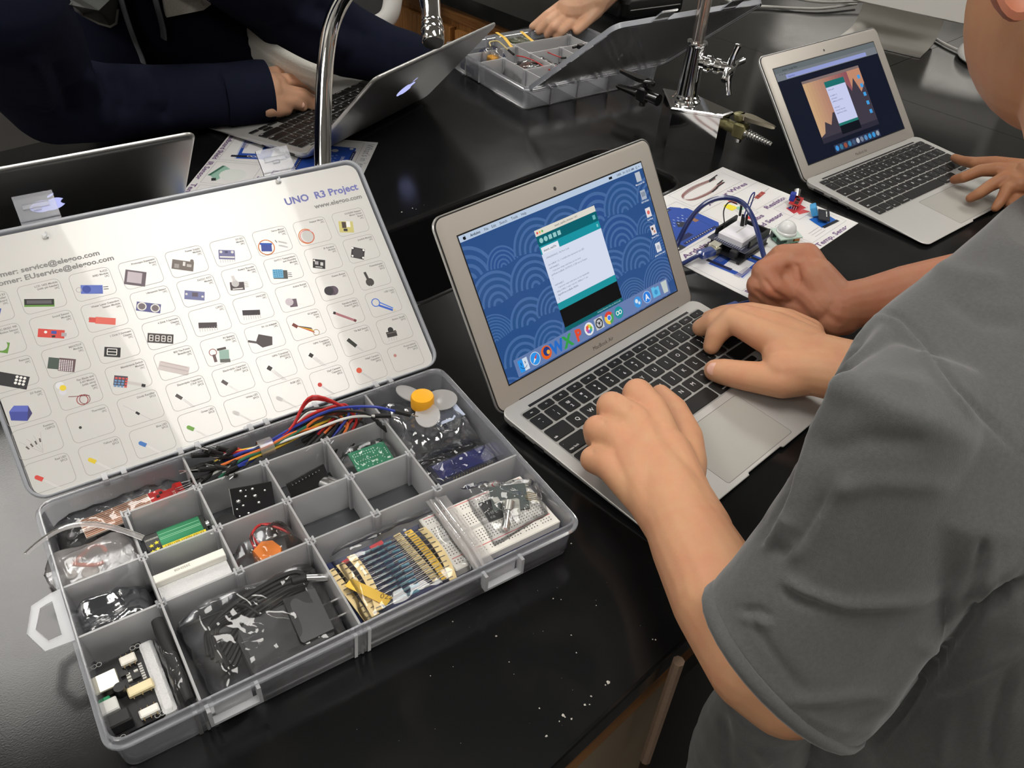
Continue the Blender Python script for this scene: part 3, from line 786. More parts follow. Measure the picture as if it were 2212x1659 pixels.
        c.build('clip', PPK, lid)
    return t, M, lid
K1O, K1T = np.array([-401.6, -86.0, 0.0]), -0.1833
K1W, K1D, K1H = 352.0, 226.0, 38.5
wn = [(57, 5, 184), (111, 90, 222), (165, 5, 184), (218, 90, 184), (272, 90, 222)]
we = [(90, 4, 57), (90, 57, 348), (136, 4, 272), (184, 57, 272)]
kit1, LM1, lid1 = make_kit('organiser_kit', 'large open divided plastic kit with printed white lid card in the foreground', K1O, K1T, K1W, K1D, K1H, .6957, wn, we, PPC, (75, 277))
# hanging tab on the left short side
hd = MB()
oo = [(2, 137), (-4, 136.5), (-17, 132), (-23.5, 110.5), (-16, 91), (2, 90)]
ii = [(-4.5, 129), (-8, 128.5), (-12.5, 127), (-18, 111), (-12.5, 98), (-4.5, 98.5)]
n6 = 6
vs = [(x, y, 33) for x, y in oo] + [(x, y, 33) for x, y in ii] + [(x, y, 35) for x, y in oo] + [(x, y, 35) for x, y in ii]
fs = []
for i in range(6):
    j = (i + 1) % 6
    fs += [(i, j, 6 + j, 6 + i)[::-1], (12 + i, 12 + j, 18 + j, 18 + i), (i, j, 12 + j, 12 + i), (6 + j, 6 + i, 18 + i, 18 + j)]
hd.add(vs, fs); hd.build('hanging_tab', film('tab_plastic', (0.8, 0.82, 0.86), clear=0.62, rough=0.25, gloss=0.02, fres=1.25, thru=0.4), kit1)
# printed card
cm = MB().loft([rrect(4.4, 1.2, 347.4, 209.8, 10, 5, -6.2), rrect(4.4, 1.2, 347.4, 209.8, 10, 5, -1.4)])
cm.build('printed_card', CARD, kit1, M=LM1)
pins = MB()
for x, y in ((73, 202), (271, 207.5)):
    pins.cyl((x, y, -1.5), (x, y, 2.6), 2.2, 1.4, 10); pins.cbox((x + 1.6, y + .5, .3), (1.4, 5, 3.2))
pins.build('card_rivet', PPM, kit1, M=LM1, smooth=True)
G1, G2, VIO = R255(140, 138, 136), R255(136, 136, 134), R255(112, 116, 180)
CELL = {}
def add_cell(r, c, lines, icon): CELL[(r, c)] = (lines, icon)
bk, dg, rd, bl, wh, gr, yl, og, lgx, sv = (R255(38, 36, 40), R255(92, 88, 92), R255(214, 72, 62), R255(62, 82, 166), R255(238, 236, 232), R255(100, 150, 60), R255(236, 210, 50), R255(222, 130, 60), R255(206, 206, 204), R255(172, 168, 172))
def leads(x, y, n=2, l=9, a=-.9, c=sv): return [('l', x + i * 1.1, y, x + i * 1.1 + l * math.cos(a), y + l * math.sin(a), .22, c) for i in range(n)]
pinsx = lambda x0, y, n, p, l, c=sv: [('l', x0 + i * p, y, x0 + i * p, y - l, .3, c) for i in range(n)]
A_ = add_cell
A_(1, 1, ['UNO R3', 'Controller', 'Board', '1PC'], [('b', -3, -3, 17, 12, -.3, bl), ('b', -10, 0, 4, 4, -.3, sv), ('b', -2, -2, 8, 2, -.3, bk)])
A_(1, 2, ['LCD 1602 Module', '(with pin header)', '1PC'], [('b', -2, -3.6, 17, 5.2, -.1, gr), ('b', -2, -3, 16.5, 4, -.1, bk), ('b', -2, -3, 14, 2.4, -.1, dg)])
A_(1, 3, ['Rc522', 'RFID Module', '1PC'], [('b', -1, -3, 13, 6, -.1, R255(98, 118, 200)), ('c', -4, -2.6, 2.6, bl), ('r', -8.6, -2.6, 1.6, .4, sv), ('l', 6, -2, 9, -2, .5, dg), ('l', 6, -3.6, 9, -3.6, .5, dg)])
A_(1, 4, ['Prototype Expansion', 'Board', '1PC'], [('b', -4, -3, 13, 10.5, -.25, R255(112, 100, 108)), ('b', -4.4, -2.6, 9, 7.6, -.25, R255(206, 194, 202))])
A_(1, 5, ['Power Supply', 'Module', '1PC'], [('b', -3, -2, 14, 7, -.25, R255(128, 118, 112)), ('b', -2, -1, 1.6, 3, -.25, wh), ('b', -7, -2, 3, 3, -.25, R255(170, 164, 158)), ('b', 1, -2.6, 3, 2, -.25, R255(196, 190, 184)), ('c', -7.6, 1.6, 1.2, R255(128, 118, 112)), ('c', 3.4, .6, 1.2, R255(128, 118, 112))])
A_(1, 6, ['GY-521', 'Module', '1PC'], [('b', -3, -2, 11, 7, -.12, R255(124, 124, 168)), ('c', -6.6, .4, 1, wh), ('c', 1, -.4, 1, wh), ('b', -3, 0, 2, 1.6, -.12, R255(88, 88, 120)), ('b', -3, -3.8, 10, 1.2, -.12, wh)] + pinsx(-8, -5.4, 7, 1.6, 2.2))
A_(1, 7, ['Servo Motor', '(SG90)', '1PC'], [('r', -5, -4, 5.6, .7, og), ('b', -5, -4, 7.4, 6.2, -.1, bl), ('b', -5, -1.4, 8.6, 1.4, -.1, R255(40, 90, 190)), ('l', 2, 1, 3, -1, .5, bk), ('l', 4, -3, 10, -5, 1.0, lgx), ('l', 4, 0, 10, -2, 1.0, lgx)])
A_(1, 8, ['Stepper Motor', '1PC'], [('c', -4, -3, 4.6, lgx), ('r', -5, -3, 5.6, .7, og), ('b', -1, .8, 3, 1.4, 0, R255(216, 200, 206)), ('r', -4.5, -3.2, 5.0, .4, rd)])
A_(1, 9, ['ULN2003 Stepper', 'Motor Driver', 'Board', '1PC'], [('b', -4, -3, 11, 9, -.08, R255(206, 196, 120)), ('b', -5.4, -1.4, 3.2, 5, -.08, R255(70, 56, 50)), ('b', -2, -1, 3, 4.6, -.08, wh), ('b', -5, -5.4, 3, 2, -.08, bk)])
A_(2, 1, ['HC-SR501 PIR', 'Motion Sensor', '1PC'], [('b', 0, -3, 8, 7, -.3, gr), ('c', 0, -2, 3.4, lgx)])
A_(2, 2, ['Sound Sensor', 'Module', '1PC'], [('b', -2, -3, 15, 5.6, -.2, rd), ('b', -.4, -2.4, 3, 2, -.2, bl), ('c', -5, -1.6, .9, wh), ('b', -1, -5, 2, 1.4, 0, bk), ('b', 5, -4.6, 3, 2.4, -.2, sv)])
A_(2, 3, ['Water Lever Detection', 'Sensor Module', '1PC'], [('b', 0, -3.6, 12, 4.6, -.2, R255(232, 110, 96)), ('b', -7.6, -2, 4, 3.4, -.2, R255(222, 84, 74)), ('l', -10, -1, -8, -1.4, .3, dg)])
A_(2, 4, ['Ultrasonic Sensor', '1PC'], [('b', -3, -2.6, 15, 6.4, -.25, R255(96, 98, 152)), ('c', -7, -1.4, 3, wh), ('c', -7, -1.4, 2.2, R255(128, 118, 122)), ('c', 1, -3.6, 3, wh), ('c', 1, -3.6, 2.2, R255(128, 118, 122))])
A_(2, 5, ['Ds3231 RTC', 'Module', '1PC'], [('b', -3, -2.6, 13, 6.4, -.2, R255(126, 130, 176)), ('b', -2.6, -2, 3.8, 3, -.2, R255(108, 98, 112)), ('c', -8, -1, .8, wh), ('c', 2, -4, .8, wh)])
A_(2, 6, ['Rotary Encoder', 'Module', '1PC'], [('b', -4, -4, 9.6, 6, -.06, R255(90, 80, 84)), ('c', -5, -2, 2.6, R255(206, 204, 204)), ('b', -5.6, 1.8, 2.2, 4, .15, R255(226, 222, 222)), ('b', -4, -6, 7, .8, 0, wh)] + [('l', 1, -1.6 - i * 1.2, 3.6, -1.4 - i * 1.2, .3, sv) for i in range(4)])
A_(2, 7, ['DHT11 Temperature', 'and Humidity', 'Module', '1PC'], [('b', -3, -3.6, 10, 6.6, -.1, R255(88, 88, 86)), ('b', -4.6, -2.8, 7.4, 6.4, -.1, R255(112, 184, 222))] + [('b', -7 + 1.6 * i, -4.6 + 1.5 * j, .9, .5, 0, R255(64, 130, 176)) for i in range(4) for j in range(4)] + [('l', 2, -3 - i * 1.4, 5, -3.2 - i * 1.4, .35, dg) for i in range(3)])
A_(2, 8, ['IR Receiver', 'Module', '1PC'], [('b', -4, -3.4, 9, 7, -.2, bk), ('b', -5.6, -2.4, 2.6, 2.6, -.2, sv), ('b', -2, -3.6, 2, 2.6, -.2, lgx), ('c', -7, -.4, .7, wh), ('b', -4.6, -5.8, 5, .7, -.2, lgx)])
A_(2, 9, ['Joystick Module', '1PC'], [('b', -3.4, -2.8, 10, 8.6, -.3, R255(46, 42, 46)), ('c', -3.4, -2.8, 4.0, R255(62, 58, 62)), ('c', -6.6, 1.6, .8, wh), ('c', 1.4, -.8, .8, wh), ('c', -8, -4.6, .8, wh), ('c', -.2, -6.8, .8, wh)])
A_(3, 1, ['Remote', '1PC'], [('b', -2, -3, 20, 8.4, -.35, bk)] + [('c', 2 + 2.0 * i - j * .7, -3 - .8 * i - j * 1.9 + 1.6, .85, wh) for i in range(3) for j in range(3)])
A_(3, 2, ['MAX7219', 'Module', '1PC'], [('b', -7.4, -.8, 6, 7.4, -.25, R255(70, 84, 76)), ('b', 0, -3, 9.4, 8.6, -.25, R255(106, 82, 86))] + [('c', -3.4 + 1.15 * i - .22 * j, .6 - .3 * i - 1.02 * j, .42, R255(228, 220, 222)) for i in range(7) for j in range(7)])
A_(3, 3, ['1 Digit 7-Segment', 'Display', '1PC'], [('b', -3, -3.4, 9.6, 6.6, -.2, bk), ('f', -3.2, -3.2, 5.6, 4, -.2, wh)])
A_(3, 4, ['4 Digit 7-Segment', 'Display', '1PC'], [('b', -3, -3.2, 16, 6.6, -.2, R255(78, 72, 72))] + [('f', -8.6 + 3.7 * i, -2.1 - .75 * i, 2.1, 3.8, -.2, wh) for i in range(4)])
A_(3, 5, ['L293D', '1PC'], [('b', -2, -3, 12, 4, -.1, R255(82, 74, 78))] + pinsx(-7.6, -4.4, 8, 1.6, 2.8))
A_(3, 6, ['74HC595', '1PC'], [('b', -2, -2.6, 12, 3.8, -.08, R255(66, 60, 64))] + pinsx(-7.6, -4.4, 8, 1.6, 3))
A_(3, 7, ['Active Buzzer', '1PC'], [('b', -2, -4, 5.4, 6, .0, R255(112, 96, 108)), ('c', -4.6, -3, 2.9, R255(214, 204, 212)), ('l', 1, -5, 4, -5.6, .3, lgx)])
A_(3, 8, ['Passive Buzzer', '1PC'], [('c', -1.4, -3, 3.6, R255(96, 82, 96)), ('b', -3, -3, 4, 7, .0, R255(80, 66, 80)), ('c', -5, -3, 3.4, R255(52, 46, 54)), ('l', 2, -4.6, 4, -5, .3, lgx)])
A_(3, 9, ['Potentiometer', '(10K)', '2PCS'], [('c', -3, -4.6, 3.2, R255(66, 60, 58)), ('b', -4.6, .2, 2, 7, .25, R255(60, 56, 54))] + pinsx(-5, -7, 3, 1.8, 2.6, lgx))
A_(4, 1, ['5V Relay', '1PC'], [('p', [(-9, -1), (-6, 2.4), (1.6, 1.2), (1, -2.6)], R255(92, 104, 190)), ('p', [(-9, -1), (1, -2.6), (0, -8.4), (-8.6, -6.6)], R255(66, 76, 158)), ('p', [(1, -2.6), (1.6, 1.2), (3.2, -4), (0, -8.4)], R255(62, 58, 108))])
A_(4, 2, ['Fan Blade and', '3-6V Motor', '(with wire)', 'each', '1PC'], [('c', -9.6, 6, 2.4, R255(222, 222, 226)), ('c', -8.6, 1.6, 2.2, R255(214, 212, 220)), ('c', -8.2, 4.2, 1.9, yl), ('c', 0, -5, 2.6, R255(206, 200, 198)), ('r', 1.6, -5.2, 3.2, .5, R255(160, 70, 64)), ('r', 3, -5, 3, .4, R255(120, 50, 50)), ('l', -6, -2, 6, -3, .4, R255(120, 60, 60))])
A_(4, 3, ['Membrance Switch', 'Module', '1PC'], [('b', -5, -1.4, 8, 6.6, -.25, R255(76, 70, 84)), ('b', 3.4, -4.6, 10, 2, -.35, R255(206, 202, 200)), ('b', 8, -6.6, 2.4, 2, -.35, bk)] + [('b', -7.2 + 2 * i - .5 * j, .8 - .5 * i - 1.7 * j, 1.5, 1.2, -.25, R255(214, 90, 86) if (j == 0 or i == 3) else R255(108, 150, 196)) for i in range(4) for j in range(4)])
A_(4, 4, ['830 Tie-Points', 'Breadboard', '1PC'], [('b', -2, -3, 19, 6.2, -.38, R255(220, 210, 208)), ('b', -2, -3, 18, .8, -.38, R255(202, 192, 192)), ('b', -1.4, -.6, 17, .5, -.38, R255(206, 190, 190))])
A_(4, 5, ['9V Battery', 'With DC', '1PC'], [('b', 1, -4, 6.4, 8.4, -.1, R255(160, 192, 180)), ('b', 1, -7.6, 6.6, 2.4, -.1, R255(110, 112, 108)), ('b', 0, 1, 6, 1.6, .1, R255(92, 82, 80)), ('r', -6, -.8, 2.4, .5, R255(170, 110, 104)), ('b', -5.4, -5, 2, 5.4, .1, R255(120, 100, 98))])
A_(4, 6, ['9V 1A Adapter', '1PC'], [('p', [(-4, 3), (5, 0), (4, -6), (-3, -7), (-7, -3)], R255(88, 80, 80)), ('b', -9, -2, 6, 1.6, -.3, R255(98, 92, 92))])
A_(4, 7, ['65 Jumper', 'Wire', '1PC'], [('l', -9 + .6 * i, 1.6 - .3 * i, 5 - i * .4, -6 + .9 * i, .5, [rd, og, yl, R255(120, 70, 40), dg][i]) for i in range(5)] + [('b', -8, .8, 4, 2.4, -.7, R255(130, 70, 60)), ('r', 6, -6, 2.2, .4, R255(170, 140, 90))])
A_(4, 8, ['Female-to-Male', 'Dupond Wire', '20PCS'], [('l', -9, 2, 6, -6, 1.8, R255(178, 116, 124)), ('l', -9, 2, -7.4, 1.2, 2, bk), ('l', 5, -5.4, 6.6, -6.4, 2, R255(120, 66, 70))])
A_(4, 9, ['USB Cable', '1PC'], [('r', -6, .8, 3, .7, R255(58, 110, 210)), ('l', -4, -1.6, 6, -6.6, 1.6, R255(52, 100, 205)), ('l', -3, .6, 6.4, -5, .9, R255(70, 124, 220)), ('l', 6, -6, 8, -7, 1.2, R255(210, 200, 160))])
A_(5, 1, ['Resistor', '120PCS'], [('l', -10 + 4 * i, 1 + 1.4 * i, 2, -8 + .6 * i, .18, sv) for i in range(4)] + [('b', -6 + 2.4 * i, -3.4 + 1.2 * i, 2.4, .9, -.9 - .2 * i, R255(92, 88, 84)) for i in range(4)])
A_(5, 2, ['Thermistor', '1PC'], [('c', -6, -1, .9, R255(52, 50, 44))] + leads(-5.6, -1.8, 2, 10, -.8, lgx))
A_(5, 3, ['Diode Rectifier', '5PCS'], [('l', -10, 4, 6, -9, .2, sv), ('b', -2.2, -2.6, 2.6, 1.5, -.75, bk)])
A_(5, 4, ['Electrolytic Capacitor', '(10uF 35V)', '2PCS'], [('b', -6, -1, 4.6, 2.2, -.75, R255(92, 86, 86))] + leads(-4.4, -2.8, 2, 9, -.85))
A_(5, 5, ['Electrolytic Capacitor', '(100uF 50V)', '2PCS'], [('b', -6, -1, 4.4, 2.4, -.75, R255(104, 96, 96))] + leads(-4.4, -2.8, 2, 8, -.85, lgx))
A_(5, 6, ['NPN Transistor', '(PN2222)', '5PCS'], [('b', -5, -.6, 3.2, 3, -.7, R255(72, 66, 66))] + leads(-4.6, -2.2, 3, 11, -.85))
A_(5, 7, ['NPN Transistor', '(S8050)', '5PCS'], [('b', -5, -.6, 3.0, 2.8, -.7, R255(54, 50, 50))] + leads(-4.6, -2.2, 3, 10, -.85))
A_(5, 8, ['Tilt Ball Switch', '1PC'], [('b', -4, -.6, 8, 2.8, -.85, R255(46, 48, 42))] + leads(-1.8, -3.6, 2, 6, -.8))
A_(5, 9, ['Button (Small)', '5PCS'], [('b', -3, -3, 8, 4.4, .1, R255(52, 46, 44)), ('c', -3.2, .2, 2.2, R255(34, 32, 32)), ('b', -3, -2, 8.4, .8, .1, R255(96, 88, 84))] + pinsx(-6, -5.2, 4, 2, 2.8))
led = lambda c, lc=None: [('b', -6, -1.6, 3.8, 2.6, -.6, c), ('c', -7.4, -.6, 1.3, c)] + leads(-4.4, -3, 2, 10, -.7, lc or R255(226, 224, 222))
A_(6, 1, ['Red LED', '5PCS'], led(R255(216, 72, 62)))
A_(6, 2, ['Yellow LED', '5PCS'], led(R255(226, 200, 52)))
A_(6, 3, ['Blue LED', '5PCS'], led(R255(72, 124, 196)))
A_(6, 4, ['Green LED', '5PCS'], led(R255(122, 172, 82)))
A_(6, 5, ['White LED', '5PCS'], led(R255(216, 214, 212), lgx))
A_(6, 6, ['RGB LED', '1PC'], led(R255(208, 206, 206), lgx))
A_(6, 7, ['22pF Ceramic', 'Capacitor', '5PCS'], [('c', -7, -1, 1.6, rd)] + leads(-6.4, -2.4, 2, 10, -.75))
A_(6, 8, ['104pF Ceramic', 'Capacitor', '5PCS'], [('c', -7, 0, 2.1, R255(226, 92, 62))] + leads(-6.4, -1.6, 2, 11, -.75))
A_(6, 9, ['Photoresistor', '(Photocell)', '2PCS'], [('c', -8, 2, 1.2, R255(188, 132, 122))] + leads(-7.6, 1, 2, 12, -.75, lgx))
tm, im = MB(), MB()
def icon(im, prims, ox, oy, z, M=None, sc=1.0):
    k = 0
    for p in prims:
        zz = z + .012 * k; k += 1
        t = p[0]
        if t == 'b':
            _, x, y, w, h, a, c = p; ca, sa = math.cos(a), math.sin(a)
            im.poly([(ox + sc * (x + dx * ca - dy * sa), oy + sc * (y + dx * sa + dy * ca)) for dx, dy in ((-w / 2, -h / 2), (w / 2, -h / 2), (w / 2, h / 2), (-w / 2, h / 2))], zz, M, c)
        elif t == 'c': im.poly(circ(ox + sc * p[1], oy + sc * p[2], sc * p[3], 14), zz, M, p[4])
        elif t == 'p': im.poly([(ox + sc * x, oy + sc * y) for x, y in p[1]], zz, M, p[2])
        elif t == 'r':
            _, x, y, r, w, c = p; a0 = circ(ox + sc * x, oy + sc * y, sc * (r + w / 2), 20); b0 = circ(ox + sc * x, oy + sc * y, sc * (r - w / 2), 20)
            im.add([(*q, zz) for q in a0 + b0], [(i, (i + 1) % 20, 20 + (i + 1) % 20, 20 + i) for i in range(20)], M, c)
        elif t == 'l':
            _, x0_, y0_, x1_, y1_, w, c = p; dx, dy = x1_ - x0_, y1_ - y0_; q = math.hypot(dx, dy) or 1; nx, ny = -dy / q * w / 2, dx / q * w / 2
            im.poly([(ox + sc * a, oy + sc * b) for a, b in ((x0_ + nx, y0_ + ny), (x0_ - nx, y0_ - ny), (x1_ - nx, y1_ - ny), (x1_ + nx, y1_ + ny))], zz, M, c)
        elif t == 'f':                      # seven segment figure eight
            _, x, y, w, h, a, c = p; ca, sa = math.cos(a), math.sin(a)
            for (cx, cy, sw, sh) in ((0, h / 2, w, .5), (0, 0, w, .5), (0, -h / 2, w, .5), (-w / 2, h / 4, .5, h / 2), (w / 2, h / 4, .5, h / 2), (-w / 2, -h / 4, .5, h / 2), (w / 2, -h / 4, .5, h / 2)):
                im.poly([(ox + sc * (x + (cx + dx) * ca - (cy + dy) * sa), oy + sc * (y + (cx + dx) * sa + (cy + dy) * ca)) for dx, dy in ((-sw / 2, -sh / 2), (sw / 2, -sh / 2), (sw / 2, sh / 2), (-sw / 2, sh / 2))], zz, M, c)
def outline(im, pts, pts2, z, c, M=None):
    n = len(pts); im.add([(*q, z) for q in pts + pts2], [(i, (i + 1) % n, n + (i + 1) % n, n + i) for i in range(n)], M, c)
for (r, c), (lines, prims) in CELL.items():
    cx, cy = 18 + 38 * (c - 1) + (r - 1) * .2, 154 - 27.4 * (r - 1)
    outline(im, rrect(cx - 15.6, cy - 12, cx + 15.6, cy + 12, 4, 4), rrect(cx - 15.25, cy - 11.65, cx + 15.25, cy + 11.65, 3.7, 4), -1.33, R255(160, 158, 154))
    for i, s in enumerate(lines): text(tm, s, cx + 14, cy + 8.2 - i * 2.5, 1.62, G1, z=-1.3, align='r', bold=.03, maxw=27)
    icon(im, prims, 0, 0, -1.33, RZ(-.17, (cx - .3, cy - .6, 0)) @ np.diag([1.24, 1.24, 1, 1]))
text(tm, 'UNO  R3 Project', 342, 183.6, 6.8, VIO, -1.3, 'r', bold=.03, sx=1.06)
text(tm, 'www.elegoo.com', 342, 174.4, 4.4, G2, -1.3, 'r', bold=.03, sx=1.1)
text(tm, 'US Customer: service@elegoo.com', 107, 177.0, 4.3, G2, -1.3, 'r', bold=.03, sx=1.16)
text(tm, 'EU Customer: EUservice@elegoo.com', 116, 170.2, 4.3, G2, -1.3, 'r', bold=.03, sx=1.16)
tag(tm.build('printed_lettering', INK, kit1, M=LM1), kind='stuff'); tag(im.build('printed_pictures', INK, kit1, M=LM1), kind='stuff')
# second kit, further back, its lid towards us
K2T = -0.14 + PI
c2_, s2_ = math.cos(-.14), math.sin(-.14)
W2, D2 = 304.0, 251.7
K2O = np.array([547.3 + c2_ * W2 - s2_ * D2, 530.3 + s2_ * W2 + c2_ * D2, 0.35])
kit2, LM2, lid2 = make_kit('organiser_kit', 'open divided plastic kit across the bench, clear lid leaning towards the viewer', K2O, K2T, W2, D2, 38.5, .68,
                           [(60, 4, 247), (120, 110, 247), (190, 4, 247), (248, 70, 247)], [(60, 60, 190), (110, 60, 190), (170, 4, 60), (175, 190, 248), (112, 248, 300), (70, 190, 300)], film('clear_lid', (.75, .78, .8), clear=.975, rough=.12, gloss=.004, fres=1.18), (85, 225))
def k1(e, n, z=0.0):
    c, s = math.cos(K1T), math.sin(K1T); return np.array([K1O[0] + c * e - s * n, K1O[1] + s * e + c * n, z])
def KL(u, v, z):
    q = P(u, v, z) - K1O; c, s = math.cos(K1T), math.sin(K1T); return np.array([c * q[0] + s * q[1], -s * q[0] + c * q[1], z])
def K2L(u, v, z):
    q = P(u, v, z) - K2O; c, s = math.cos(K2T), math.sin(K2T); return np.array([c * q[0] + s * q[1], -s * q[0] + c * q[1], z])
# ------------------------------------------------------------------ what lies in the foreground kit
def kt(name, label, cat, e, n, z=2.3, rz=0.0, group=None):
    return thing(name, label, cat, k1(e, n, z), K1T + rz, group)
SOL = mat('solder', (0.8, 0.8, 0.8), 0.22, 1.0)
WHP = mat('white_plastic', (0.80, 0.79, 0.75), 0.4)
def nz(x, y, s=1.0, o=0.0): return noise.noise(Vector((x * s, y * s, o)))
def pillow(corner, h0, htop, wr, seed=0.0, nx=26, ny=20, edge=0.5, freq=.06, hfun=None):
    """crumpled bag over a quadrilateral: corner = four (x, y); hfun(s, t) gives the height of what is inside"""
    c = [np.asarray(p, float) for p in corner]
    top, bot = [], []
    for j in range(ny + 1):
        t = j / ny
        for i in range(nx + 1):
            s = i / nx
            p = c[0] * (1 - s) * (1 - t) + c[1] * s * (1 - t) + c[2] * s * t + c[3] * (1 - s) * t
            f = min(1, 4 * min(s, 1 - s) * 1.6) ** edge * min(1, 4 * min(t, 1 - t) * 1.6) ** edge
            q = abs(nz(p[0], p[1], freq, seed)) + .3 * abs(nz(p[0] + 2 * nz(p[0], p[1], .1, seed + 9), p[1], freq * 2.3, seed + 3)) + .06 * abs(nz(p[0], p[1], freq * 5, seed + 5))
            hh = htop if hfun is None else hfun(s, t)
            jx, jy = 1.6 * nz(p[0], p[1], .09, seed + 20), 1.6 * nz(p[0], p[1], .09, seed + 30)
            top.append((p[0] + jx, p[1] + jy, h0 + (hh - h0) * f + wr * (0.7 - q * 1.6) * (.35 + .65 * f)))
            bot.append((p[0] + jx, p[1] + jy, h0 - .4 - .2 * f))
    m = MB(); W_ = nx + 1
    fs = []
    for j in range(ny):
        for i in range(nx):
            a = j * W_ + i; fs.append((a, a + 1, a + W_ + 1, a + W_))
    nt_ = len(top)
    fb = [tuple(nt_ + k for k in f[::-1]) for f in fs]
    bd = [(i, i + 1) for i in range(nx)] + [(j * W_ + nx, (j + 1) * W_ + nx) for j in range(ny)] + [(ny * W_ + i + 1, ny * W_ + i) for i in range(nx)] + [((j + 1) * W_, j * W_) for j in range(ny)]
    fs2 = [(a, nt_ + a, nt_ + b, b) for a, b in bd]
    return m.add(top + bot, fs + fb + fs2)
# remote control and water sensor in clear bags, back left
t = kt('remote_control', 'slim black remote control with white round buttons in the back left compartment', 'remote control', 56, 206, 2.5)
MB().cbox((0, 0, 4), (98, 38, 7), bev=1.4).build('case', BLK, t, smooth=True)
bt = MB()
btn = [(-38 + 11 * i, -11 + 11 * j) for i in range(2) for j in range(3)] + [(10 + 11.5 * i, -11 + 11 * j) for i in range(3) for j in range(3)]
for i, (x, y) in enumerate(btn):
    o = MB().cyl((x, y, 7.2), (x, y, 8.3), 4.3, 4.0, 18).build('button', WHP if i > 5 else mat('button_dark', (.06, .06, .06), .4), t, smooth=True)
bm_ = MB()
for i, s in enumerate('147258369'): x, y = btn[6 + i]; text(bm_, s, x, y - 1.3, 2.8, (0.02,) * 3, 8.4, 'c')
text(bm_, 'ON', -32, -1, 2.4, (.6,) * 3, 8.4, 'c')
bm_.build('button_print', INK, t)
t = kt('water_sensor', 'red water level sensor board with long copper stripes on top of the remote', 'circuit board', 62, 203, 16.5, .06)
RED = R255(206, 38, 34)
MB().cbox((-10, 0, 1), (52, 20, 1.6), col=R255(226, 206, 190)).build('stripe_plate', PCB, t)
tr_ = MB()
for i in range(10): tr_.box((-35.5, -9.2 + i * 1.95, 1.9), (15, -8.2 + i * 1.95, 2.05), None, R255(170, 104, 66))
tag(tr_.build('copper_stripe', mat('copper_trace', (1, 1, 1), .35, .3, attr=True), t), kind='stuff')
rb_ = MB().prism([(16, -10), (26, -10), (28, -6), (34, -6), (36, -10), (42, -9), (42, 9), (36, 10), (34, 6), (28, 6), (26, 10), (16, 10)], .2, 1.8, col=RED)
rb_.build('sensor_head', PCB, t)
sm_ = MB()
for p in ((22, 2, 2.6), (20, -4, 2.2), (25, 5, 2.2)): sm_.cbox(p, (2.4, 1.8, 1.4), col=(.03,) * 3)
text(sm_, 'S S G E', 35, -7, 2.2, R255(240, 220, 210), 1.9, 'l', ang=PI / 2); sm_.build('chips', PCB, t)
for k in range(3): MB().cyl((36, -2.6 + 2.54 * k, 2.5), (49, -2.6 + 2.54 * k, 2.5), .35, n=6).build('pin', SOL, t)
b = kt('clear_bag', 'shiny clear plastic bag around the remote and the water sensor', 'bag', 0, 0, 0)
pillow([(6, 187), (108, 187), (108, 224), (6, 224)], 3, 22, 4, 1.7, 40, 20, .35, .05).build('film', BAG, b, smooth=True, sharp=80)
# pale zip bag with wires, left column, middle
t = kt('wire_coil', 'orange wire coil inside a pale bag in the left column of the kit', 'wire', 26, 166, 14)
MB().tube([(11 * math.cos(a) - 1, 8 * math.sin(a), 9 + 3 * math.sin(2 * a)) for a in np.linspace(0, 5.4, 26)], 1.5, 8).build('wire', mat('wire_orange', (.75, .14, .06), .4), t, smooth=True)
t = kt('blue_component', 'small dark blue disc capacitor under the pale bag flap in the left column', 'component', 40, 148, 14)
MB().sphere((0, 0, 3), (6.5, 3, 5.5), 14, 8).build('body', mat('comp_blue', (.05, .08, .25), .4), t, smooth=True)
for s in (-2, 2): MB().cyl((s, 0, -2), (s + s, 3, -10), .4, n=6).build('lead', SOL, t)
for k, (ex, nn, rr_) in enumerate(((14, 152, 5), (22, 158, 6), (10, 160, 4))):
    t = kt('plastic_horn', ['small white plastic horn nearest the kit edge in the pale bag', 'largest white plastic horn under the orange coil in the pale bag', 'smallest white plastic horn in the pale bag'][k], 'component', ex, nn, 14 + 2 * k, 0, 'white plastic horns in the left column')
    MB().lathe([(rr_, 0), (rr_, 2), (rr_ - .6, 2.6), (1.6, 2.6), (1.6, 4)], 18).build('disc', WHP, t, smooth=True)
b = kt('zip_bag', 'pale frosted zip bag bulging over the left side wall of the kit', 'bag', 0, 0, 0)
def hz(s, t): return 30 + 9 * math.sin(PI * min(1, t * 1.1)) * (1 - .35 * s)
pillow([(1, 138), (56, 138), (57, 180), (-8, 182)], 8, 30, 3, 4.1, 28, 22, .5, .05, hz).build('film', BAGM, b, smooth=True, sharp=80)
arc = [(-12 + 74 * q, 178 + 10 * math.sin(PI * q) - 26 * q * q, 37 + 7 * math.sin(PI * q)) for q in np.linspace(0, 1, 18)]
MB().tube(arc, 2.4, 8, flat=.35).build('zip_strip', BAGM, b, smooth=True)
# dark antistatic bag, left column
t = kt('grey_module', 'round grey module inside the dark shiny bag of the left column', 'component', 32, 112, 5)
MB().lathe([(13, 0), (13, 6), (11, 8), (4, 8.5)], 22).build('body', mat('module_grey', (.12, .12, .12), .5), t, smooth=True)
b = kt('antistatic_bag', 'dark shiny bag in the left column below the pale zip bag', 'bag', 0, 0, 0)
pillow([(3, 93), (54, 93), (54, 133), (3, 133)], 4, 24, 6, 7.3, 26, 20, .45, .045).build('film', BAGD, b, smooth=True, sharp=80)
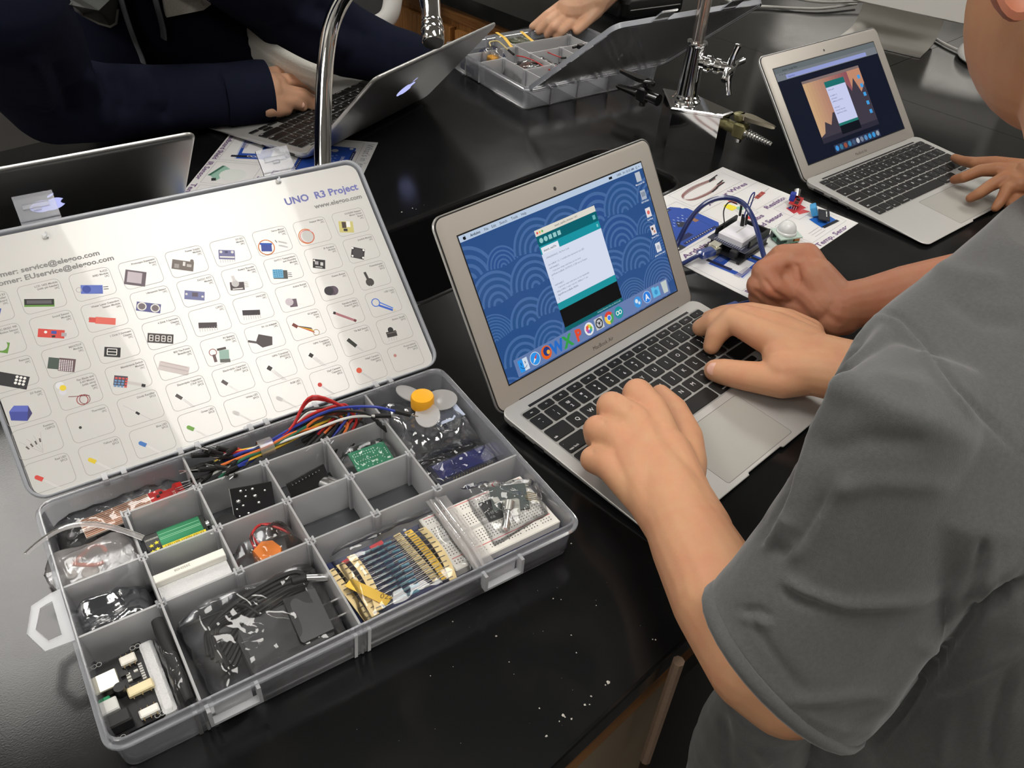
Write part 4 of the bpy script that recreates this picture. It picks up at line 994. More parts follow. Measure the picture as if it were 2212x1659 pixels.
# power supply board, front left
t = kt('power_board', 'black power supply board with metal socket and white connectors in the front left compartment', 'circuit board', 20, 48, 15, PI / 2 + .02)
MB().prism([(-28, -16), (24, -16), (28, -12), (30, -18), (34, -17), (34, -12), (29, -8), (29, 8), (34, 12), (33, 17), (26, 15), (-24, 15), (-28, 17), (-32, 14), (-30, 9), (-28, 6)], 0, 1.6, col=(.012, .012, .013)).build('board', PCB, t)
u = MB().cbox((10, 9, 5.6), (14, 15, 7), bev=.6)
u.build('usb_socket', mat('socket_metal', (.62, .60, .50), .3, 1.0), t, smooth=True)
MB().cbox((-8, 12, 5), (10, 11, 8), bev=.8, col=R255(222, 222, 218)).build('switch', PCB, t, smooth=True)
MB().cbox((-1.8, 12, 6), (4, 4.5, 4), bev=.8, col=R255(30, 140, 92)).build('light', PCB, t, smooth=True)
MB().cbox((-21, 9, 6.6), (10, 14, 10), bev=1.0, col=(.012,) * 3).build('power_jack', PCB, t, smooth=True)
MB().cyl((1, 3, 1.5), (1, 3, 9.5), 3.6, n=18).build('capacitor', BLK, t, smooth=True)
for (x, y, w, l, c) in ((-3, -8, 7, 16, R255(238, 222, 178)), (22, -7, 7, 10, R255(236, 232, 220)), (-22, -8, 6, 12, R255(236, 234, 226))):
    h = MB().cbox((x, y, 3.6), (w if l < 15 else w, l if l < 15 else l, 4), bev=.8, col=c)
    for k in range(3): h.box((x - w / 2 - 2.5, y - l / 3 + k * l / 3 - .3, 4), (x + w / 2 + 1.5, y - l / 3 + k * l / 3 + .3, 4.6), None, R255(120, 100, 60))
    h.build('pin_header', PCB, t, smooth=True)
sp = MB()
for k in range(6): sp.cbox((9 + (k % 3) * 2.6 - 2, -4 - 5 * (k // 3), 2.2), (1.6, 2.6, 1.2), col=R255(210, 208, 200))
for k in range(7): sp.cbox((4 + 2.0 * k, -12.4, 2), (1.2, 2.4, 1), col=R255(196, 194, 190))
for x, y in ((14, -2), (8, -8)): sp.cbox((x, y, 2.4), (4, 5, 1.8), col=(.02,) * 3)
for x, y in ((31, -13.5), (30, 11.5), (-29, 12), (-26, -13)):
    for q in (-1.6, 1.6): icon(sp, [('r', x, y + q, 1.6, .4, R255(190, 190, 186))], 0, 0, 1.66)
tag(sp.build('small_chips', PCB, t), kind='stuff')
t = kt('foam_strip', 'white foam strip beside the black power board', 'foam', 39.5, 50, 2.4)
MB().cbox((0, 0, 8), (9, 60, 16), bev=2).build('foam', mat('white_foam', (.72, .72, .72), .95, bump=.9, bscale=900, var=.1, vscale=700), t, smooth=True)
t = kt('bagged_probe', 'black rubber tube in a clear bag beside the white foam strip', 'cable', 51, 50, 2.4)
MB().tube([(0, 30, 30), (0, 20, 29), (1, 0, 20), (2, -28, 14)], [4.2, 4.6, 4.4, 3.6], 12).build('tube', RUB, t, smooth=True)
pillow([(-6, -32), (5, -32), (5, 28), (-7, 28)], 5, 26, 4, 2.2, 8, 30, .4, .07).build('film', BAG, t, smooth=True, sharp=80)
# battery
t = kt('battery', 'green and yellow square battery with black base in the kit', 'battery', 84, 153, 11)
BW = 44
def rsq(x, i=0): return [(x, y, z) for y, z in rrect(-12 + i, 0 + i, 12 - i, 16 - i, 3, 3)]
def seg(x0_, x1_, c, nm):
    MB().loft([rsq(x0_), rsq(x1_)], col=c).build(nm, mat('battery_skin', (1, 1, 1), .3, .35, attr=True), t, smooth=True)
seg(-22, -12, (.03, .03, .03), 'base_band'); seg(-12, 19, R255(44, 128, 86), 'case'); seg(19, 22, R255(40, 44, 40), 'cap')
for y in (-6, 6): MB().cyl((22, y, 8), (25, y, 8), 3, n=12).build('terminal', SOL, t, smooth=True)
bp_ = MB()
bp_.box((-12, -12.15, 7), (19.5, -12.05, 12), None, R255(224, 206, 40)); bp_.box((-12, -9.4, 16.03), (20, -5.6, 16.1), None, R255(224, 206, 40))
for y in (0.5, 2, 5.5): bp_.box((-11.5, y, 16.03), (18.5, y + .5, 16.1), None, R255(140, 200, 160))
text(bp_, 'EXTRA HEAVY BATTERY', 4, -6.3, 2.5, R255(120, 84, 10), 16.16, 'c', ang=PI, maxw=29)
for k, (sx, sy) in enumerate(((-18.6, -2), (-14.6, -.6), (-15.4, -7), (-19, -8))):
    bp_.poly([(sx + (2.1 if q % 2 == 0 else .9) * math.sin(q * PI / 5), sy + (2.1 if q % 2 == 0 else .9) * math.cos(q * PI / 5)) for q in range(10)], 16.1, None, R255(240, 224, 50))
text(bp_, 'SAMXISONG', -17, 5.4, 1.8, R255(220, 220, 210), 16.1, 'c', ang=PI, maxw=9.5)
bp_.build('battery_print', INK, t)
# foam with white label strip
t = kt('foam_block', 'grey white foam block with a printed white edge behind the adapter', 'foam', 83, 103, 2.4)
MB().loft([rrect(-25, -11, 25, 10, 3, 3, z) for z in (0, 20)] + [rrect(-24.4, -9, 24.4, 9.4, 3, 3, 27)]).build('foam', mat('white_foam'), t, smooth=True)
MB().cbox((0, 9.6, 30), (50, 7.4, 6), bev=.5).build('label_strip', mat('label_white', (.86, .84, .76), .5), t)
lt = MB(); text(lt, '20S0H08', -5, 11, 2.2, R255(150, 146, 138), 33.05, 'c', ang=PI); lt.build('label_print', INK, t)
# orange motor with wires in a bag
t = kt('orange_motor', 'orange plastic gear motor with red and black wires in a clear bag', 'motor', 137, 108, 4, .25)
MB().loft([[(x * k, y * k, z) for x, y in ((-9, -9), (6, -10), (10, -4), (9, 6), (2, 11), (-8, 8))] for z, k in ((0, .96), (1, 1), (17, 1), (19, .93))]).build('body', mat('orange_plastic', (.82, .22, .025), .35), t, smooth=True)
for q, (c, nm) in enumerate((((.55, .03, .03), 'red'), ((.02, .02, .02), 'black'), ((.55, .03, .03), 'red2'))):
    MB().tube(spline([(-4 + 2 * q, 8, 14), (-2 + q, 18, 20 + q), (8 + q, 22, 22), (18, 18 - 2 * q, 19), (24, 8 - q, 14)], 6), 1.0, 7).build('wire', mat('wire_' + nm[:3], c, .4), t, smooth=True)
pillow([(-20, -14), (26, -17), (27, 20), (-18, 22)], 2, 25, 4, 3.3, 22, 18, .4, .06).build('bag', BAG, t, smooth=True, sharp=80)
# black board standing in its cell, solder dots up
t = kt('soldered_board', 'black circuit board with silver solder dots standing tilted in a middle compartment', 'circuit board', 143, 151, 4, -.25)
Mt = RX(1.05, (0, 0, 2))
MB().box((-16, 0, 0), (16, 33, 1.6), Mt, (.012, .012, .013)).build('board', PCB, t)
MB().box((-16.3, -.2, -.1), (-15.9, 33.2, 1.7), Mt, R255(170, 170, 168)).build('board_edge', PCB, t)
for x, y, r in ((-8, 30, 1.3), (-4, 30, .6), (1, 30, 1.3), (-11, 22, 1.9), (-5, 25, 1.1), (-13, 16, 1.0), (-8, 18, 1.2), (2, 24, 1.6), (4, 18, 1.4), (-12, 10, .9), (-5, 11, 1.2), (10, 27, 1.0)):
    so = MB().sphere((x, y, 1.6), (r, r, r * .8), 10, 6, Mt); so.build('solder_dot', SOL, t, smooth=True)
t = kt('black_disc', 'flat black rubber disc lying beside the soldered board', 'component', 121, 156, 2.6)
MB().lathe([(9, 0), (9, 14), (8, 15), (3, 15)], 22).build('disc', RUB, t, smooth=True)
# encoder board with steel can
t = kt('motor_board', 'thin black board leaning over a silver metal can in a middle compartment', 'circuit board', 194, 158, 5, .05)
Mt = RX(1.25, (0, -4, 0)) @ RZ(.12)
MB().box((-18, 0, 0), (16, 27, 1.5), Mt, (.02, .02, .02)).build('board', PCB, t)
pn_ = MB()
for k in range(9): pn_.cyl(tuple((Mt @ np.array([-14 + 3 * k, 25, 0, 1]))[:3]), tuple((Mt @ np.array([-14 + 3 * k, 25, 4, 1]))[:3]), .5, n=6)
tag(pn_.build('pins', SOL, t), kind='stuff')
MB().cyl((8, 4, 10), (18, -12, 10), 6.5, n=22).build('can', mat('steel_can', (.7, .7, .7), .25, 1.0), t, smooth=True)
# green board in a bag
t = kt('green_board', 'green circuit board with rows of white solder points in a clear bag', 'circuit board', 247, 159, 23, -.03)
MB().box((-16.5, -11, 0), (16.5, 11, 1.6), RX(.12), R255(40, 128, 92)).build('board', PCB, t)
sd = MB(); Mt = RX(.12)
spots = [(-12 + 2.2 * i, 7.5) for i in range(9)] + [(-12 + 2.2 * i, 4.8) for i in range(9)] + [(-12 + 2.2 * i, -1) for i in range(9)] + [(9 + (k % 2) * 1.2, 6.5 - 1.7 * k) for k in range(8)] + [(-11 + 2.4 * i, -4.4) for i in range(5)] + [(-6 + 4 * i, -8.4) for i in range(4)] + [(14, 4 - 2 * k) for k in range(4)]
for x, y in spots: sd.sphere((x, y, 1.6), (.55, .55, .45), 6, 4, Mt)
tag(sd.build('solder_points', mat('solder_white', (.85, .85, .83), .35), t), kind='stuff')
pillow([(-22, -18), (20, -18), (21, 17), (-22, 17)], -6, 7, 3.2, 5.1, 22, 18, .35, .06).build('bag', BAG, t, smooth=True, sharp=80)
# jumper wires
t = kt('jumper_wire_bundle', 'bundle of coloured jumper wires with black plugs held by a clear tie', 'wires', 173, 203, 2.4)
WC = {'red': (.62, .03, .03), 'blu': (.03, .05, .32), 'ora': (.72, .17, .04), 'bla': (.012, .012, .012), 'whi': (.75, .75, .72), 'gre': (.03, .16, .09), 'yel': (.75, .5, .05), 'bro': (.12, .04, .03)}
seqc = ['red', 'red', 'blu', 'blu', 'whi', 'blu', 'ora', 'bla', 'gre', 'yel', 'whi', 'bla', 'red', 'blu', 'ora', 'bro', 'bla', 'gre', 'yel', 'blu', 'red', 'whi', 'bla', 'ora', 'blu', 'bla']
rw = random.Random(11)
def plug(par, a, b):
    a, b = np.asarray(a, float), np.asarray(b, float); d = (b - a) / np.linalg.norm(b - a)
    p_ = MB().tube([a, a + d * 14], 2.1, 8).build('plug', RUB, par, smooth=True)
    return MB().tube([a + d * 14, a + d * 21], .5, 5).build('pin', SOL, par)
for i, c in enumerate(seqc):
    yo, zo = rw.uniform(-4.2, 4.2), rw.uniform(-4.2, 4.2)
    lx = rw.uniform(-50, -22); ly = rw.uniform(-13, 9); lz = 31 + rw.uniform(-6, 7)
    hump = rw.uniform(30, 44) if i not in (0, 1) else 60 + 4 * i
    rx = rw.uniform(62, 86); ry = rw.uniform(-10, 6)
    pts = [(lx, ly, lz), (lx * .55, ly * .6 + yo * .4, 31 + zo), (0, yo, 30 + zo), (24, yo * 1.3 + 4, 31 + zo * 1.4 + (hump - 36) * .3), (46, yo * 1.5 + 6 + rw.uniform(-4, 4), hump), (rx, ry, min(hump, 40) + rw.uniform(-6, 4)), (rx - rw.uniform(4, 26), ry - rw.uniform(2, 9), 24 + rw.uniform(-4, 8))]
    if i == 3: pts = [(-44, -4, 30), (-20, 0, 31), (0, 2, 33), (30, 3, 40), (60, -4, 50), (88, -18, 52), (106, -27, 46)]
    if i == 7: pts = [(-50, -6, 28), (-20, 0, 31), (0, 2, 33), (30, 4, 38), (60, -2, 46), (84, -12, 42), (92, -18, 34)]
    if i == 4: pts = [(-50, -8, 30), (-20, -3, 31), (0, -2, 32), (40, -6, 37), (70, -10, 41), (92, -16, 38)]
    path = spline(pts, 7)
    w = MB().tube(path, 1.25, 7).build('wire', mat('wire_' + c, WC[c], .38), t, smooth=True)
    plug(w, path[0], path[0] + (path[0] - path[2]) * .5 + np.array([0, rw.uniform(-2, 2), rw.uniform(-1, 1.5)]))
    plug(w, path[-1], path[-1] + (path[-1] - path[-3]) * .6)
MB().lathe([(7.0, -6), (7.6, -5.4), (7.6, 5.4), (7.0, 6)], 20, RY(PI / 2, (0, 0, 31)), cap0=False, cap1=False).build('tie_band', BAGM, t, smooth=True)
# fan, antistatic bag, display
t = kt('toy_fan', 'small fan with yellow hub and clear blades on top of the dark bags', 'fan', 311, 186, 33)
MB().lathe([(9.6, 0), (10.4, 1), (10.4, 10.6), (9.6, 12.2), (7, 12.6)], 30).build('hub', mat('fan_yellow', (.86, .40, .02), .35), t, smooth=True)
for k, a in enumerate((-.25, 1.05 + .75, PI + 1.35)):
    b_ = MB(); n_ = 22
    ol = [(15 + 15 * math.cos(q) * 1.0, 11 * math.sin(q)) for q in np.linspace(0, 2 * PI, n_, endpoint=False)]
    Mb = RZ(a) @ RX(.28, (0, 0, 3))
    b_.prism([(x + 2, y) for x, y in ol], 0, 1.0, Mb)
    b_.build('blade', mat('fan_blade', (.75, .74, .72), .3, trans=.35) if False else film('blade_plastic', (.86, .84, .82), clear=.45, rough=.2, gloss=.03), t, smooth=True)
t = kt('blue_display', 'blue glass display module in the bag at the back right of the kit', 'display', 319, 122, 9, 0)
MB().cbox((0, 0, 2), (64, 26, 4), bev=.5, col=R255(30, 32, 48)).build('frame', PCB, t)
MB().cbox((0, 2, 4.3), (58, 18, 1), bev=.3).build('glass', mat('display_glass', (.02, .025, .12), .06, coat=1.0), t)
pm_ = MB()
for k in range(16): pm_.cyl((-19 + 2.54 * k, -11.5, 4), (-19 + 2.54 * k, -11.5, 6.5), .5, n=5)
tag(pm_.build('pins', GOLD, t), kind='stuff')
t = kt('paper_slip', 'pale blue paper slip under the fan', 'paper', 328, 172, 27, .05)
MB().box((-14, -9, 0), (14, 9, .3), RX(.1)).build('slip', mat('slip_blue', (.52, .58, .74), .6), t)
b = kt('antistatic_bag', 'dark grey shiny bag under the yellow fan at the back right', 'bag', 0, 0, 0)
pillow([(276, 140), (347, 138), (346, 218), (275, 220)], 4, 27, 6, 12.3, 36, 36, .35, .04).build('film', BAGD, b, smooth=True, sharp=80)
b = kt('clear_bag', 'clear crinkled bag over the blue display', 'bag', 0, 0, 0)
pillow([(276, 94), (346, 94), (346, 142), (276, 142)], 6, 20, 5, 15.3, 36, 26, .35, .05).build('film', BAG, b, smooth=True, sharp=80)
# navy box, breadboard, encoder bag, front right
t = kt('navy_box', 'flat navy blue carton under the resistors and breadboard', 'box', 258, 44, 2.3)
MB().cbox((0, 0, 7), (174, 72, 14), bev=1.0).build('carton', mat('navy_card', (.035, .045, .13), .55), t)
t = kt('breadboard', 'white solderless breadboard with red lines in the front right compartment', 'breadboard', 296, 48, 16.6)
MB().cbox((0, 0, 4.2), (96, 58, 8.4), bev=.8).build('body', mat('breadboard_white', (.80, .77, .71), .5), t)
MB().box((-48, -1.6, 8.36), (48, 1.6, 8.5)).build('centre_groove', mat('groove', (.55, .53, .5), .6), t)
hl = MB()
for i in range(34):
    x = -44 + 2.62 * i
    for j in range(5):
        hl.box((x - .42, 4.4 + 2.55 * j - .42, 8.4), (x + .42, 4.4 + 2.55 * j + .42, 8.52)); hl.box((x - .42, -4.4 - 2.55 * j - .42, 8.4), (x + .42, -4.4 - 2.55 * j + .42, 8.52))
    if i % 6 != 5:
        for y in (21, 23.6, -21, -23.6): hl.box((x - .42, y - .42, 8.4), (x + .42, y + .42, 8.52))
tag(hl.build('holes', mat('hole_dark', (.05, .05, .05), .7), t), kind='stuff')
ln = MB()
for y in (26.2, -18.6): ln.box((-45, y, 8.42), (45, y + .6, 8.54), None, R255(214, 96, 96))
for i, s in enumerate(('5', '10', '15', '20', '25')): text(ln, s, -38 + 18 * i, 17.2, 1.6, R255(120, 116, 110), 8.54, 'c')
ln.build('printed_lines', INK, t)
t = kt('rotary_encoder', 'rotary encoder board with silver shaft lying in a clear bag on the breadboard', 'circuit board', 318, 50, 27, -.35)
MB().box((-16, -4, 0), (14, 18, 1.6), RX(.35), R255(30, 48, 44)).build('board', PCB, t)
MB().cbox((-2, 2, 7), (13, 12, 7), RX(.9, (0, 0, -2)), R255(206, 206, 196)).build('encoder_body', PCB, t)
MB().cyl((-3, -3, 9), (-6, -11, 7), 4.2, n=14).build('thread', mat('thread_metal', (.4, .4, .38), .4, 1.0), t, smooth=True)
MB().cyl((-6, -11, 7), (-11, -25, 3), 3.3, n=18).build('shaft', mat('shaft_metal', (.78, .78, .76), .22, 1.0), t, smooth=True)
for k in range(5): MB().cyl((12, 2 + 2.2 * k, 4), (22, -1 + 2.2 * k, 2), .4, n=5).build('pin', GOLD, t)
t = kt('joystick_board', 'small black board with white print beside the rotary encoder', 'circuit board', 303, 55, 26.2, -.1)
MB().box((-8, -10, 0), (8, 10, 1.6), None, R255(36, 38, 40)).build('board', PCB, t)
jb = MB(); text(jb, 'HFE', -6, -5, 3.6, R255(170, 174, 170), 1.66, bold=-.01); text(jb, 'KB', -6, -9, 2.6, R255(170, 174, 170), 1.66, bold=-.01); jb.build('board_print', INK, t)
MB().cbox((5, 6, 3.4), (5, 8, 4), col=R255(200, 200, 192)).build('socket', PCB, t)
b = kt('clear_bag', 'clear crinkled bag holding the rotary encoder above the breadboard', 'bag', 0, 0, 0)
pillow([(286, 24), (340, 30), (350, 60), (292, 88)], 26, 36, 5, 21.3, 34, 28, .3, .055).build('film', BAG, b, smooth=True, sharp=80)
# resistors on paper tape in a zip bag
TAPE, TAPE2 = mat('tape_paper', (.93, .72, .36), .6), mat('tape_yellow', (.93, .58, .08), .55)
RESB = mat('resistor_blue', (.10, .27, .36), .35)
RIN = mat('resistor_band', (.05, .03, .02), .4)
WIRE = mat('lead_wire', (.8, .8, .78), .25, 1.0)
def res_mesh():
    m = MB().lathe([(.35, -3.4), (1.15, -3.0), (1.25, -2.2), (1.0, -1.6), (1.0, 1.6), (1.25, 2.2), (1.15, 3.0), (.35, 3.4)], 8, RY(PI / 2)).build('resistor', RESB, None, smooth=True); d = m.data; bpy.data.objects.remove(m); return d
def lead_mesh():
    m = MB().cyl((-30, 0, 0), (30, 0, 0), .34, n=5).build('lead', WIRE); d = m.data; bpy.data.objects.remove(m); return d
RM, LM_ = res_mesh(), lead_mesh()
labs = ['resistor strip on top of the stack, its paper tapes bowed', 'resistor strip in the middle of the stack, tape flag marked 022', 'lowest resistor strip of the stack in the zip bag']
for k, (dx, dy, z, tw, bw) in enumerate(((1, 0, 29.5, -.06, 4), (-5, 3, 25.5, .05, 2), (-11, 6, 21.5, .10, 0))):
    t = kt('resistor_strip', labs[k], 'resistors', 213 + dx, 40 + dy, z - 2.0, tw, 'taped resistors in the zip bag')
    for s in (-1, 1):
        xs = []
        for q in np.linspace(-27, 27, 13): xs.append((s * 29 + bw * (1 - (q / 27) ** 2) * .8, q))
        m_ = MB(); m_.prism([(x - 3, y) for x, y in xs] + [(x + 3, y) for x, y in xs[::-1]], 0, .8)
        m_.build('tape', TAPE if k != 1 else (TAPE2 if s > 0 else TAPE), t)
    for q in range(11):
        y = -25 + 5 * q; r0 = link('resistor', RM, t, (bw * (1 - (y / 27) ** 2) * .8 + rw.uniform(-1.2, 1.2), y, 1.3))
        link('lead', LM_, r0, (0, 0, 0)); 
    if k == 1:
        MB().box((-4, -18, 0), (4, 18, .5), RZ(.45, (-25, -10, 5.2)) @ RX(-.06)).build('tape_flag', TAPE2, t)
        f_ = MB(); text(f_, '022', -3, 0, 4.6, R255(70, 60, 40), .56, 'l', M=RZ(.45, (-25, -10, 5.2)) @ RX(-.06) @ RZ(-1.2, (0, -13, 0)), bold=-.005); f_.build('flag_print', INK, t)
    for x in ((-14, 10) if k == 2 else ()): MB().cbox((x, 25, 3), (11, 4, 1.2), bev=.3).build('red_tag', mat('tag_red', (.6, .06, .07), .5), t)
b = kt('zip_bag', 'clear zip bag with white zip edge around the resistor strips', 'bag', 0, 0, 0)
pillow([(172, 7), (262, 5), (264, 84), (176, 84)], 18, 33.5, 2.2, 31.3, 40, 30, .25, .04).build('film', BAG, b, smooth=True, sharp=80)
zs = MB()
for dx in (0, 5): zs.tube([(261 + dx, 8, 30), (263 + dx, 30, 31.5), (263 + dx, 60, 31), (264 + dx, 86, 30)], 1.4, 8, flat=.6)
zs.add([(258, 7, 29.5), (276, 10, 29), (278, 86, 28), (260, 87, 29.5)], [(0, 1, 2, 3)])
zs.build('zip_edge', BAGM, b, smooth=True)
# power adapter in its bag
t = kt('power_adapter', 'black mains adapter with coiled cable in a large shiny clear bag', 'adapter', 122, 40, 2.4)
BP2 = mat('adapter_black', (.062, .062, .064), .55, bump=.15, bscale=1500)
MB().cbox((0, -6, 13), (58, 42, 26), RY(-.04), bev=3).build('body', BP2, t, smooth=True)
MB().loft([[(x, y, 26 + z) for x, y in ((6 - q, -25 + q), (28 - q, -25 + q), (30 - q, 13 - q), (8 - q, 15 - q))] for z, q in ((-1, 0), (2.4, 0), (3.2, 1.2))]).build('plug_block', BP2, t, smooth=True)
for s in (-7, 7): MB().cbox((36, s - 4, 16), (16, 1.6, 6.4), bev=.4).build('prong', SOL, t)
for k in range(5):
    pts = [(-50 + 2 * k, 2 - 3 * k, 22 - k), (-44 + k, 20 - k, 24), (-22, 30 - 1.5 * k, 26 - 2 * k), (8, 33 - 2.2 * k, 29 - 2 * k), (24 - k, 30 - 2 * k, 31 - 2 * k), (28 - k, 22, 27 - 2 * k), (10, 21 - k, 28 - 2 * k), (-20, 15 - 2 * k, 26 - 2 * k), (-46 + 2 * k, -2 - 2 * k, 20 - k)]
    MB().tube(spline(pts, 6), 1.9, 8).build('cable', RUB, t, smooth=True)
MB().tube([(-22, 30, 25), (-16, 22, 29), (-10, 12, 26)], 1.4, 7).build('cable_tie', RUB, t, smooth=True)
MB().cyl((28, 24, 28), (42, 20, 24), 3, n=14).build('barrel_plug', SOL, t, smooth=True)
MB().cyl((18, 25, 29), (28, 24, 28), 3.6, n=14).build('plug_grip', RUB, t, smooth=True)
def hb(s, t_): return 29 + 3 * math.exp(-((s - .5) / .3) ** 2)
pillow([(-58, -34), (38, -35), (40, 46), (-60, 47)], 5, 30, 6, 41.3, 64, 54, .28, .022, hb).build('bag', BAG, t, smooth=True, sharp=80)
# ------------------------------------------------------------------ what lies in the far kit
c2k, s2k = math.cos(K2T), math.sin(K2T)
def kt2(name, label, cat, u, v, z, rz=0.0, group=None):
    q = P(u, v, z); return thing(name, label, cat, (q[0], q[1], q[2]), rz, group)
t = kt2('toy_fan', 'orange fan hub in a clear bag in the far kit', 'fan', 1064, 137, 20)
MB().lathe([(10, 0), (10.6, 1), (10.6, 11), (9.6, 12.4)], 26).build('hub', mat('fan_yellow'), t, smooth=True)
pillow([(-16, -16), (22, -18), (26, 30), (-14, 34)], -6, 20, 4, 51.0, 18, 18, .4, .06).build('bag', BAG, t, smooth=True, sharp=80)
t = kt2('ribbon_bag', 'brown ribbon cables in a dark shiny bag in the far kit', 'wires', 1150, 160, 10)
for k in range(4): MB().tube(spline([(-34, 8 - 5 * k, 12), (-8, 12 - 5 * k, 17 + 2 * k), (18, 4 - 5 * k, 15), (38, -2 - 4 * k, 11)], 6), [3] * 19, 8, flat=.5).build('ribbon', mat('ribbon_brown', (.09, .045, .035), .5), t, smooth=True)
pillow([(-52, -22), (46, -28), (50, 18), (-46, 30)], 2, 18, 5, 61.0, 30, 20, .4, .05).build('bag', BAG, t, smooth=True, sharp=80)
t = kt2('brown_parts_bag', 'brown parts in a small clear bag at the back of the far kit', 'component', 1195, 72, 14)
MB().sphere((0, 0, 8), (26, 15, 9), 16, 9).build('parts', mat('ribbon_brown'), t, smooth=True)
pillow([(-34, -20), (34, -20), (34, 24), (-34, 24)], 0, 20, 4, 71, 20, 16, .4, .06).build('bag', BAG, t, smooth=True, sharp=80)
for k, (u0, v0, u1, v1) in enumerate(((1073, 70, 1107, 103), (1126, 68, 1152, 90))):
    a, b_ = P(u0, v0, 40), P(u1, v1, 33)
    t = thing('tape_strip', ['bent yellow paper tape strip on the left of the far kit', 'straight yellow paper tape strip right of the bent one'][k], 'tape', a)
    MB().tube([(0, 0, 0), (b_ - a) * .5 + np.array([0, 0, 4.0 * (1 - k)]), b_ - a], [3.4] * 3, 6, flat=.18).build('tape', TAPE2, t)
    if k == 0:
        w_ = [P(1060, 100, 36), P(1058, 91, 39), P(1075, 89, 40), P(1087, 98, 40), P(1098, 108, 36)]
t = thing('jumper_wire', 'yellow looped jumper wire with a black plug in the far kit', 'wire', w_[0])
MB().tube(spline([q - w_[0] for q in w_], 6), 1.2, 7).build('wire', mat('wire_cream', (.75, .6, .25), .4), t, smooth=True)
MB().tube([w_[-1] - w_[0], P(1110, 118, 33) - w_[0]], 2.0, 8).build('plug', RUB, t, smooth=True)
for k, pl in enumerate(([(1116, 120, 33), (1135, 124, 35), (1155, 132, 33), (1180, 147, 30), (1194, 155, 28)], [(1182, 108, 32), (1178, 110, 33), (1195, 118, 30), (1212, 124, 28), (1226, 127, 27)], [(1190, 146, 26), (1200, 143, 28), (1210, 142, 28), (1222, 138, 26)])):
    w_ = [P(*q) for q in pl]
    t = thing('jumper_wire', ['long red jumper wire curving across the far kit', 'short red looped wire near the lid of the far kit', 'lowest short orange wire by the lid hinge of the far kit'][k], 'wire', w_[0])
    MB().tube(spline([q - w_[0] for q in w_], 6), 1.0, 7).build('wire', mat('wire_red'), t, smooth=True)
    e_ = w_[-1] - w_[0]
    MB().tube([e_, e_ + np.array([9, -3, 1.0])], 2.0, 8).build('plug', RUB, t, smooth=True)
    if k: MB().tube([e_ + np.array([-12, 5, 2.0]), e_ + np.array([-3, 1, 2])], 2.0, 8).build('plug', RUB, t, smooth=True)
for k, (u, v) in enumerate(((1254, 104), (1262, 46))):
    t = kt2('black_switch', ['small black switch cube by the lid of the far kit', 'black switch with white clips at the back corner of the far kit'][k], 'component', u, v, 34)
    MB().cbox((0, 0, 3), (11, 9, 8), bev=.6).build('body', BLK, t)
    MB().cbox((-11, 4, 3), (12, 4, 4), bev=.6).build('lever', BLK, t)
    if k:
        for dx, dy in ((-18, 6), (9, 8), (14, -8)): MB().cbox((dx, dy, 2), (6, 5, 9), bev=.6).build('clip', WHP, t)
t = kt2('clear_board', 'greenish round module behind the yellow strips in the far kit', 'circuit board', 1122, 88, 22)
MB().lathe([(22, 0), (22, 3), (21, 4)], 22).build('disc', mat('disc_olive', (.10, .11, .06), .4), t, smooth=True)
ck = MB()
for k in range(9): ck.cbox((rw.uniform(-14, 14), rw.uniform(-14, 14), 5), (3, 4, 2), col=R255(180, 180, 170))
tag(ck.build('chips', PCB, t), kind='stuff')
t = kt2('navy_box', 'flat navy carton in the far kit near corner', 'box', 1040, 150, 8, -.14)
MB().cbox((0, 0, 6), (60, 46, 12), bev=1).build('carton', mat('navy_card'), t)
